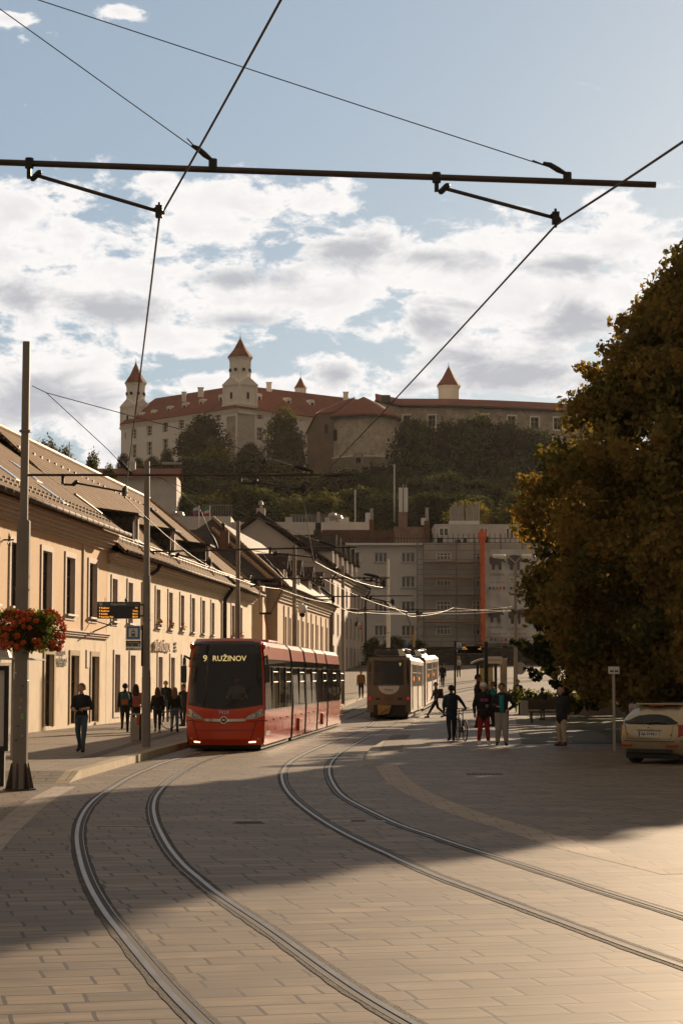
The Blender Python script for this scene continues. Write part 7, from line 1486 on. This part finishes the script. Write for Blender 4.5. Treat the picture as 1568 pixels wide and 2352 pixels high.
# ================================================================ people
def remesh_body(prims, mats, voxel, parent, extra=None, hem=None, k=1):
    """prims: (a,b,ra,rb,mat,squash) tapered limbs fused into one skin by a voxel remesh; colour follows the nearest limb"""
    mb = MB()
    for (a,b,ra,rb,m,sq) in prims:
        if sq is None: mb.cap(a,b,ra,rb,12)
        else:
            a,b = Vector(a),Vector(b); k = 6; rg = []
            for i in range(-2,k+3):
                t_ = min(1,max(0,i/k)); c = a.lerp(b,t_); r = ra+(rb-ra)*t_; e_ = {-2:(.3,-.8),-1:(.75,-.5),k+1:(.75,.5),k+2:(.3,.8)}.get(i,(1,0)); dz = (b-a).normalized()*e_[1]*r*sq; rg.append([c+dz+Vector((math.cos(q*math.pi/8)*r*e_[0], math.sin(q*math.pi/8)*r*sq*e_[0], 0)) for q in range(16)])
            mb.loft(rg)
    me = bpy.data.meshes.new('tmp'); me.from_pydata([tuple(v) for v in mb.v],[],mb.f); ob = bpy.data.objects.new('tmp',me); COL.objects.link(ob)
    rm = ob.modifiers.new('r','REMESH'); rm.mode = 'VOXEL'; rm.voxel_size = voxel; sm = ob.modifiers.new('s','SMOOTH'); sm.factor = .6; sm.iterations = 3
    dg = bpy.context.evaluated_depsgraph_get(); dg.update(); m2 = bpy.data.meshes.new_from_object(ob.evaluated_get(dg)); bpy.data.objects.remove(ob)
    n = len(m2.vertices); co = np.zeros(n*3,np.float32); m2.vertices.foreach_get('co',co); co = co.reshape(-1,3)
    fc = np.array([[co[v] for v in p.vertices[:4]] if len(p.vertices)>=4 else [co[v] for v in p.vertices]+[co[p.vertices[0]]] for p in m2.polygons]).mean(1)
    best = np.full(len(fc),1e9); mi = np.zeros(len(fc),np.int32)
    for (a,b,ra,rb,m,sq) in prims:
        A_,B_ = np.array(a),np.array(b); d = B_-A_; l2 = max(1e-9,(d**2).sum()); t_ = np.clip(((fc-A_)@d)/l2,0,1); w = fc-(A_+t_[:,None]*d)
        if sq: w = w/np.array([1,sq,1])
        dist = np.linalg.norm(w,axis=1)-(ra+(rb-ra)*t_); k = dist<best; best[k]=dist[k]; mi[k]=m
    if hem is not None:                       # the top ends in one level hem, the trousers start there
        ax = np.abs(fc[:,0]); tr = ax < .185*k
        mi[(mi==2)&(fc[:,2]>hem)] = 1; mi[(mi==1)&(fc[:,2]<hem)&tr] = 2
    if extra:
        ex = MB(); extra(ex); bmx = bmesh.new(); bmx.from_mesh(m2); vs = [bmx.verts.new(v) for v in ex.v]; 
        fs = []
        for f in ex.f: 
            try: fs.append(bmx.faces.new([vs[i] for i in f]))
            except ValueError: fs.append(None)
        bmx.faces.ensure_lookup_table(); bmx.to_mesh(m2); bmx.free(); mi = np.concatenate([mi,np.array([m for m,f in zip(ex.m,fs) if f],np.int32)])
    m2.materials.clear()
    for mm in mats: m2.materials.append(mm)
    m2.polygons.foreach_set('material_index', mi[:len(m2.polygons)]); m2.polygons.foreach_set('use_smooth',[True]*len(m2.polygons)); m2.name='body'; m2.update()
    o = bpy.data.objects.new('body',m2); COL.objects.link(o); o.parent = parent; return o
def person(label, base, h, rz, top, legs, skin=(.42,.24,.16), shoes=(.02,.02,.02), hair=(.03,.02,.015), hairlen=0, stride=0.0, lean=0.0, arms=None, bulk=1.0, baggy=1.0, sleeve=True, jacket=0.0, headturn=0, bald=False, cap=None, hood=None, foot=(0,0), seat=None, cat='person', voxel=.015, legspread=.09, group=None, inner=None):
    """local frame: +y is the way the person faces; heights in units of body height 1.75"""
    t = thing('person', label, cat, base, rz, group); k = h/1.75; V = lambda x,y,z: Vector((x*k,y*k,z*k))
    SK,TP,LG,SH,IN = 0,1,2,3,4; mats = [cloth(skin,.05),cloth(top),cloth(legs),cloth(shoes),cloth(inner or top)]; pr = []
    hipz = .92; sh = 1.43; ly = lean
    hips = [V(-.085,0,hipz),V(.085,0,hipz)]
    P_ = lambda a,b,ra,rb,m,sq=None: pr.append((a,b,ra*k+.009,rb*k+.009,m,sq))
    P_(V(0,0,.90),V(0,.0+ly*.2,1.02),.155*bulk*(1.02 if jacket else .98),.148*bulk,LG if not jacket else TP,.72)
    P_(V(0,ly*.2,1.02),V(0,ly*.7,1.26),.148*bulk,.172*bulk,TP,.66); P_(V(0,ly*.7,1.26),V(0,ly,1.37),.175*bulk,.15*bulk,TP,.64)
    P_(V(-.12*bulk,ly,1.395),V(.12*bulk,ly,1.395),.062*bulk,.062*bulk,TP); P_(V(0,ly,1.40),V(0,ly+.015,1.50),.058,.05,SK)
    if jacket: P_(V(0,0,.92-jacket),V(0,0,1.0),.168*bulk,.155*bulk,TP,.75)
    if inner: P_(V(0,ly+.085*bulk,1.0),V(0,ly+.10*bulk,1.36),.055,.05,IN)
    if hood: P_(V(-.06,ly-.05,1.45),V(.06,ly-.05,1.45),.055,.055,IN); P_(V(-.05,ly+.05,1.43),V(.05,ly+.05,1.43),.03,.03,IN)
    ch, sn = math.cos(headturn), math.sin(headturn)
    def HV(x,y,z): return V(x*ch-y*sn, ly+.02+x*sn+y*ch, z)
    P_(HV(0,-.01,1.645),HV(0,.0,1.665),.086,.084,SK,1.12); P_(HV(0,.028,1.575),HV(0,.03,1.60),.052,.062,SK); P_(HV(0,.10,1.625),HV(0,.112,1.612),.014,.017,SK)
    for s in (-1,1): P_(HV(s*.083,-.01,1.62),HV(s*.086,-.012,1.65),.015,.018,SK)
    feet = []
    for i,s in enumerate((-1,1)):
        st = stride*(1 if i==0 else -1); lift = foot[i]; x = s*legspread
        if seat: kn = V(s*.12,.42,seat+.07); an = V(s*.12,.46,.10); hp0 = V(s*.09,0,seat+.1)
        else: hp0 = hips[i]; kn = V(s*(.08+legspread*.15),st*.42+(.06 if st<0 or lift else .03)+lift*.25,.50+lift*.15); an = V(x,st,.095+lift)
        P_(hp0,kn,.088*bulk**.5*baggy**.6,.062*baggy,LG); P_(kn,an+Vector((0,0,.06*k)),.06*baggy,.043*baggy,LG); P_(an+Vector((0,0,.03*k)),an+Vector((0,0,-.02*k)),.04,.04,SH)
        tip = an+V(s*.02,.15,-.055-(.05 if lift and st<0 else 0)); hl = an+V(0,-.045,-.05); P_(hl,tip,.038,.033,SH); P_(an+V(0,.02,-.02),tip-V(0,.05,0),.04,.03,SH)
    hands = []
    arms = arms or [((-.22,-.02,1.15),(-.24,.05,.90)),((.22,-.02,1.15),(.24,.05,.90))]
    for i,(el_,wr) in enumerate(arms):
        s = -1 if i==0 else 1; s0 = V(s*.185*bulk**.5,ly,1.385); e = V(*el_)+V(0,ly,0)*.5; w = V(*wr); P_(s0,e,.054*bulk**.6,.044*bulk**.4,TP)
        if sleeve: P_(e,e.lerp(w,.93),.043*bulk**.4,.034,TP); P_(e.lerp(w,.93),w,.026,.026,SK)
        else: P_(e,e.lerp(w,.2),.043,.042,TP); P_(e.lerp(w,.22),w,.038,.026,SK)
        d = (w-e).normalized(); hands.append((w,d,s))
    def extra(ex):
        for (w,d,s) in hands:                                   # palm, four unequal bent fingers and a thumb on the side
            sd_ = d.cross(Vector((0,1,0) if abs(d.y)<.8 else (0,0,1))).normalized(); nn = sd_.cross(d).normalized(); pc = w+d*.045*k
            ex.cap(w,w+d*.08*k,.024*k,.03*k,8,0); ex.hexa([pc+(sd_*a*.036+nn*b*.013+d*c*.038)*k for c in (-1,1) for a,b in ((-1,-1),(1,-1),(1,1),(-1,1))],0)
            for j,ln in enumerate((.058,.068,.063,.048)): o = w+d*.085*k+sd_*(j-1.5)*.02*k; m_ = o+d*ln*.55*k+nn*.004*k; ex.tube([o-d*.01*k,m_,m_+(d*.75+nn*.65).normalized()*ln*.5*k], [.0095*k,.009*k,.006*k], 6, 0)
            o = w+d*.03*k-sd_*.032*k; ex.tube([o,o+(d*.6-sd_*.8)*.032*k,o+(d*.95-sd_*.75+nn*.3)*.055*k], [.011*k,.010*k,.007*k], 6, 0)
        for s in (-1,1): ex.ball(HV(s*.032,.087,1.645),.009*k,6,3)
        ex.cap(HV(-.02,.088,1.588),HV(.02,.088,1.588),.005*k,.005*k,5,3)
    body = remesh_body(pr, mats, voxel, t, extra, None if seat else (.93-jacket)*k, k)
    hm = cloth(hair,.3); hb = MB()
    def hairshell(front, zlow, r=1.07, rz_=.112):
        n, m = 16, 8
        for i in range(n):
            for j in range(m):
                def q(a,b):
                    th = a/n*2*math.pi; f = (math.sin(th)+1)/2; zl = zlow+(front-zlow)*f**1.5; ph = b/m; z = 1.769-(1.769-zl)*ph; rr_ = math.sqrt(max(0,1-((z-1.655)/.1145)**2)) if z>1.655 else 1; return HV(math.cos(th)*.086*r*rr_*(1+.04*math.sin(5*th)), -.008+math.sin(th)*.098*r*rr_, z)
                hb.poly([q(i,j),q(i+1,j),q(i+1,j+1),q(i,j+1)])
    if not bald and not cap: hairshell(1.715,1.585,1.21)
    if hairlen:
        rg = []
        for j in range(7): f = j/6; z = 1.66-hairlen*f; w_ = .104+.03*math.sin(f*3)-(.02*f); rg.append([HV(math.cos(a)*w_, -.075-.02*f+math.sin(a)*.045, z) for a in [q*math.pi/6 for q in range(12)]])
        hb.loft(rg)
    if hb.v: hb.build('hair', hm, t, True, loc=(0,0,0))
    if bald: hb = MB(); 
    if cap: c_ = MB(); c_.loft([[HV(math.cos(a)*.108*f,-.005+math.sin(a)*.118*f,z) for a in [q*math.pi/8 for q in range(16)]] for f,z in ((1.0,1.665),(1.0,1.70),(.87,1.745),(.5,1.775),(.05,1.782))]); c_.hexa([HV(-.07,.07,1.672),HV(.07,.07,1.672),HV(.05,.19,1.662),HV(-.05,.19,1.662),HV(-.07,.07,1.69),HV(.07,.07,1.69),HV(.05,.19,1.675),HV(-.05,.19,1.675)]); c_.build('cap', cloth(cap), t, True, loc=(0,0,0)); 
    return t, k
def backpack(label, per, k, c1, c2):
    rz = per.rotation_euler.z; t = thing('backpack', label, 'backpack', per.location+Vector((0,0,1.2*k)), rz)
    mb = MB(); mb.loft([[(x*k*f,(y-.235)*k,z*k) for x,y in ((-.15,.11),(-.16,0),(-.12,-.10),(.12,-.10),(.16,0),(.15,.11))] for f,z in ((.7,-.24),(1,-.2),(1,.08),(.9,.17),(.55,.23))]); mb.build('bag', cloth(c1), t, True, loc=(0,0,0)); mb = MB(); mb.box((-.11*k,-.36*k,-.2*k),(.11*k,-.31*k,-.02*k)); mb.build('pocket', cloth(c2), t, loc=(0,0,0), bevel=.015)
    mb = MB()
    for s in (-1,1): mb.tube([(s*.10*k,-.14*k,.2*k),(s*.11*k,-.02*k,.26*k),(s*.12*k,.13*k,.12*k),(s*.13*k,.10*k,-.1*k),(s*.12*k,-.12*k,-.18*k)], .014*k, 5)
    mb.build('strap', cloth(c2), t, loc=(0,0,0)); return t
def HTOP(x, y, Y): return P(x,y,Y).z
def at(xp, yf, yh, lift): g = G(xp,yf,lift); return g, HTOP(xp,yh,g.y)-g.z
PI = math.pi
BK = (.012,.012,.013); JN = (.05,.075,.10)
hold = [((-.25,.02,1.12),(-.10,.22,1.10)),((.25,.0,1.12),(.12,.24,1.06))]
g,h = at(187,1727,1570,.18); t,k = person('man in black sweater and jeans reading his phone, walking towards us on the left pavement', g, h, PI-.12, BK, JN, hair=(.16,.09,.04), stride=.18, arms=hold, sleeve=False, foot=(0,.05), headturn=-.35, skin=(.45,.27,.18))
ph = thing('phone', 'dark phone held by the man in the black sweater', 'phone', g+Vector((.0,-.30*k,1.12*k)), PI-.12); mb = MB(); mb.M = Matrix.Rotation(.6,4,'X'); mb.box((-.037,-.07,-.005),(.037,.07,.005)); mb.build('case', M['black'], ph, loc=(0,0,0), bevel=.004)
g,h = at(287,1682,1570,.18); t,k = person('man with teal and orange backpack walking away beside the bin', g, h, .1, (.02,.022,.02), (.02,.025,.03), hair=(.03,.02,.015), stride=-.28, foot=(.16,0), bulk=1.05, skin=(.4,.22,.14)); backpack('teal backpack with orange bottom on the man beside the bin', t, k, (.02,.10,.11), (.45,.10,.03))
g,h = at(312,1681,1572,.18); person('woman in quilted pink jacket with long dark hair, walking away beside the bin', g, h, .05, (.42,.13,.10), (.02,.02,.02), hair=(.03,.015,.01), hairlen=.33, stride=.15, bulk=1.0)
g,h = at(362,1683,1579,.18); person('woman in black top with dark hair and white soled shoes, right of the display pole', g, h, .15, BK, (.025,.03,.04), hair=(.09,.04,.02), hairlen=.3, stride=-.25, foot=(.08,0), shoes=(.30,.25,.22))
g,h = at(380.5,1658,1564,.18); person('grey haired man in black jacket and jeans facing us among the walkers', g, h, PI, BK, (.06,.08,.11), hair=(.30,.28,.26), stride=.05, bulk=1.08, inner=(.03,.03,.03))
g,h = at(401,1682,1579,.18); person('woman with long light brown hair, black jacket and blue jeans, nearest the red tram', g, h, .0, BK, (.11,.15,.20), hair=(.20,.11,.05), hairlen=.36, stride=-.1, foot=(.06,0), legspread=.1)
g,h = at(421,1668,1572,.18); t,k = person('person in dark jacket half hidden behind the red tram nose', g, h, PI-.5, (.03,.03,.03), (.03,.03,.04), stride=.05)
g,h = at(829,1603.5,1539,.18); person('man in ochre jacket walking on the left pavement beyond the red tram', g, h, PI, (.20,.10,.03), (.025,.025,.03), stride=.12, bulk=1.08)
bg_ = None
g,h = at(1001,1649,1567,.13); t,k = person('man striding left between the old tram and the cyclist, black backpack', g, h, PI/2+.1, (.03,.028,.025), BK, stride=.42, foot=(0,.07), hair=(.04,.03,.02), arms=[((-.2,-.12,1.17),(-.2,.02,.95)),((.2,.1,1.16),(.2,.2,.96))]); backpack('black backpack of the man striding left', t, k, (.015,.015,.015), (.02,.02,.02))
g,h = at(1036.5,1702,1574,.13); t,k = person('person in blue hooded jacket seen from behind, wheeling a bicycle', g, h, .12, (.012,.035,.065), (.02,.025,.03), hair=(.015,.012,.01), jacket=.12, stride=-.16, foot=(.05,0), bulk=1.1, arms=[((-.25,-.0,1.15),(-.22,.12,.95)),((.34,.16,1.25),(.50,.36,1.06))], hood=True, inner=(.012,.035,.065), skin=(.35,.2,.13)); backpack('small dark backpack of the person wheeling the bicycle', t, k, (.012,.02,.035), (.015,.02,.03)); cyc = g
# bicycle, seen almost end on
bx = G(1059,1703,.13); bt = thing('bicycle', 'dark bicycle wheeled by the person in the blue jacket', 'bicycle', bx, .16)
for y in (-.52,.52):
    w = MB(); n = 28; r = .34; w.loft([[Vector((x,y+math.cos(k*2*PI/n)*rr_,.345+math.sin(k*2*PI/n)*rr_)) for (x,rr_) in ((-.02,r-.02),(0,r),(.02,r-.02),(0,r-.035))] for k in range(n)]+[[Vector((x,y+rr_,.345)) for (x,rr_) in ((-.02,r-.02),(0,r),(.02,r-.02),(0,r-.035))]], caps=False); wh = w.build('wheel', M['tyre'], bt, True, loc=(0,0,0)); w = MB()
    for k in range(14): w.tube([(0,y,.345),(0,y+math.cos(k*PI/7)*r*.93,.345+math.sin(k*PI/7)*r*.93)], .0025, 3)
    w.tube([(-.05,y,.345),(.05,y,.345)], .022, 8); w.build('spokes', M['sheet'], wh, loc=(0,0,0))
w = MB(); bb = (0,-.08,.30); sd2 = (0,-.22,.82); hd2 = (0,.36,.86); hd1 = (0,.40,.70)
for a,b,r in ((bb,sd2,.017),(sd2,hd2,.016),(bb,hd1,.02),(hd2,hd1,.022),(bb,(0,-.52,.345),.011),((0,-.20,.74),(0,-.52,.345),.010)): w.tube([a,b], r, 7)
for s in (-1,1): w.tube([(s*.05,.40,.70),(s*.055,.52,.345)], .013, 6)
w.tube([(-.05,.40,.71),(.05,.40,.71)], .015, 6); w.build('frame', M['tblack'], bt, loc=(0,0,0))
w = MB(); w.tube([(0,.34,.86),(0,.35,.98)], .014, 6); w.tube([(-.31,.24,1.02),(-.12,.36,1.0),(.12,.36,1.0),(.31,.24,1.02)], .013, 7); w.build('handlebar', M['dark'], bt, loc=(0,0,0))
w = MB(); w.tube([(0,-.22,.82),(0,-.25,.95)], .013, 6); w.hexa([(-.07,-.38,.95),(.07,-.38,.95),(.02,-.10,.95),(-.02,-.10,.95),(-.075,-.38,.99),(.075,-.38,.99),(.02,-.10,.98),(-.02,-.10,.98)]); w.build('saddle', M['black'], bt, loc=(0,0,0), bevel=.012)
w = MB(); w.tube([(-.1,-.08,.30),(.1,-.08,.30)], .02, 8); w.tube([(.09,-.08,.30),(.10,.03,.18)], .01, 5); w.box((.08,-.0,.16),(.19,.06,.18)); w.tube([(-.09,-.08,.30),(-.10,-.19,.42)], .01, 5); w.box((-.19,-.22,.41),(-.08,-.16,.43)); w.build('cranks', M['dark'], bt, loc=(0,0,0))
g,h = at(1110,1711,1570,.13); t,k = person('young man in white cap, black hoodie with pink print and red trousers', g, h, PI+.05, BK, (.25,.012,.015), shoes=(.62,.58,.55), cap=(.65,.62,.58), stride=.03, bulk=1.12, baggy=1.1, arms=[((-.27,.0,1.13),(-.10,.22,1.12)),((.27,-.02,1.13),(.26,.05,.90))], legspread=.13, jacket=.06, skin=(.46,.28,.2))
mb = MB(); mb.box((-.11*k,.135*k,1.29*k),(.11*k,.15*k,1.32*k)); mb.box((-.12*k,.137*k,1.24*k),(.12*k,.152*k,1.265*k)); mb.box((-.09*k,.137*k,1.265*k),(-.05*k,.150*k,1.29*k)); mb.box((.03*k,.137*k,1.265*k),(.08*k,.150*k,1.29*k)); mb.build('pink_print', cloth((.35,.05,.22)), t, loc=(0,0,0))
g,h = at(1152,1713,1570,.13); t,k = person('young man in turquoise hoodie, dark open jacket and grey trousers, hand on hip', g, h, PI-.1, (.014,.018,.028), (.30,.27,.24), shoes=(.025,.03,.04), hair=(.015,.012,.01), stride=.05, bulk=1.1, baggy=1.4, inner=(.01,.24,.25), hood=True, arms=[((-.36,-.06,1.14),(-.20,.06,1.02)),((.26,.0,1.13),(.12,.22,1.10))], legspread=.12)
mb = MB(); mb.loft([[(x*k,y*k,z*k) for x,y in ((-.07*f,.10),(0,.145*f2),(.07*f,.10),(.05,.05),(-.05,.05))] for z,f,f2 in ((.93,1.3,1.05),(1.1,1.1,1),(1.3,1.0,1.0),(1.42,.9,.8))]); mb.build('hoodie_front', cloth((.01,.24,.25)), t, True, loc=(0,0,0))
g,h = at(1097,1672,1549,.13); person('tall man in dark clothes standing behind the white capped man', g, h, -PI/2, BK, BK, stride=.05, bulk=1.1)
g,h = at(1132,1668,1566,.13); person('person in turquoise top raising hands to face, behind the hoodie man', g, h, PI/2+.6, (.02,.20,.19), BK, stride=.05, hairlen=.1, arms=[((-.2,.12,1.2),(-.06,.16,1.45)),((.2,.12,1.2),(.06,.16,1.45))])
g,h = at(1189,1637,1561,.13); person('man in dark suit, white shirt and pale shoes walking at left end of the hedge', g, h, PI, BK, BK, shoes=(.5,.5,.5), inner=(.5,.48,.48), stride=.14, bulk=1.1)
g,h = at(1245.5,1655,1580,.13); t,k = person('person in dark coat and grey trousers under the low branches left of the bald man', g, h, .6, BK, (.16,.15,.15), jacket=.2, bulk=1.15)
g,h = at(1290,1713.5,1577,.13); person('bald man in navy jacket and cream trousers looking left', g, h, PI-.9, (.012,.014,.022), (.42,.34,.24), bald=True, shoes=(.10,.04,.03), bulk=1.15, baggy=1.25, headturn=-.5, legspread=.11, skin=(.45,.27,.19), arms=[((-.23,-.05,1.15),(-.22,-.05,.93)),((.23,-.05,1.15),(.22,-.02,.93))], jacket=.10)
bn2 = GY(1262,86,.15); bc = thing('bench', 'dark bench with backrest in the shade left of the bald man', 'bench', bn2); mb = MB(); mb.box((bn2.x-.9,86,bn2.z+.42),(bn2.x+.7,86.5,bn2.z+.48)); mb.build('seat', M['wood'], bc); mb = MB(); mb.box((bn2.x-.9,86.5,bn2.z+.55),(bn2.x+.7,86.55,bn2.z+.95)); mb.build('backrest', M['wood'], bc)
for dx in (-.8,.6): mb = MB(); mb.box((bn2.x+dx-.04,86,bn2.z),(bn2.x+dx+.04,86.55,bn2.z+.42)); mb.build('leg', M['dark'], bc)
g,h = at(1016,1579,1524,.1); person('man in dark clothes walking up the street away from us beyond the old tram', g, h, .1, BK, BK, stride=-.22, foot=(.06,0), voxel=.02, shoes=(.3,.3,.3))
g,h = at(1052.6,1555,1507,.1); t,k = person('woman with long fair hair walking up the street beyond the display post', g, h, .1, (.03,.03,.03), (.05,.05,.05), hairlen=.34, hair=(.35,.2,.08), stride=.1, voxel=.02); backpack('white backpack of the fair haired woman up the street', t, k, (.5,.48,.45), (.3,.3,.3))
g = P(1159,1512,217.5); person('figure in black standing by the railing above the retaining wall', Vector((g.x,217.5,P(0,1514,217.5).z)), 1.75, PI, BK, BK, voxel=.02)
# driver, inside the red tram
dl = TM @ Vector((.22,1.25,.42)); person('tram driver in white shirt behind the windscreen', dl, 1.7, TR+PI, (.62,.62,.60), (.02,.02,.03), seat=.40, arms=[((-.28,.12,1.12),(-.22,.34,1.08)),((.28,.12,1.12),(.22,.34,1.08))], sleeve=False, voxel=.018)
# bicycle glimpsed behind the tram nose
b2t = dup(bt, G(417,1676,.18), 1.2, 'parked bicycle glimpsed at left of the red tram nose')
# planter boxes and low kerb wall on left pavement far
q = GY(799,116,.18); pl_ = thing('planter', 'pale planter boxes with greenery at the foot of the rosy house', 'planter', q); mb = MB()
mb.hexa([(q.x-1.3,116,q.z),(q.x-.3,127,q.z),(q.x-.7,127.2,q.z),(q.x-1.7,116.2,q.z),(q.x-1.3,116,q.z+.75),(q.x-.3,127,q.z+.75),(q.x-.7,127.2,q.z+.75),(q.x-1.7,116.2,q.z+.75)]); mb.build('box', M['white'], pl_)
o = bpy.data.objects.new('plant', leafmesh('plant', [(-1.4+i*.1,.8+i*1.1,.95,.3) for i in range(9)], 900, .14, [M['lf_fl']], 40)); COL.objects.link(o); o.parent = pl_

# ================================================================ evening haze
mb = MB(); mb.box((-1000,-320,-1.2),(1000,950,98)); hz = mb.build('haze', bpy.data.materials.new('haze')); hz['kind'] = 'stuff'
hm_ = hz.data.materials[0]; hm_.use_nodes = True; t_ = hm_.node_tree; t_.nodes.clear(); o_ = t_.nodes.new('ShaderNodeOutputMaterial'); v_ = t_.nodes.new('ShaderNodeVolumePrincipled')
v_.inputs['Color'].default_value = (1,.95,.88,1); v_.inputs['Density'].default_value = .00004; v_.inputs['Anisotropy'].default_value = .3; t_.links.new(v_.outputs[0], o_.inputs['Volume'])
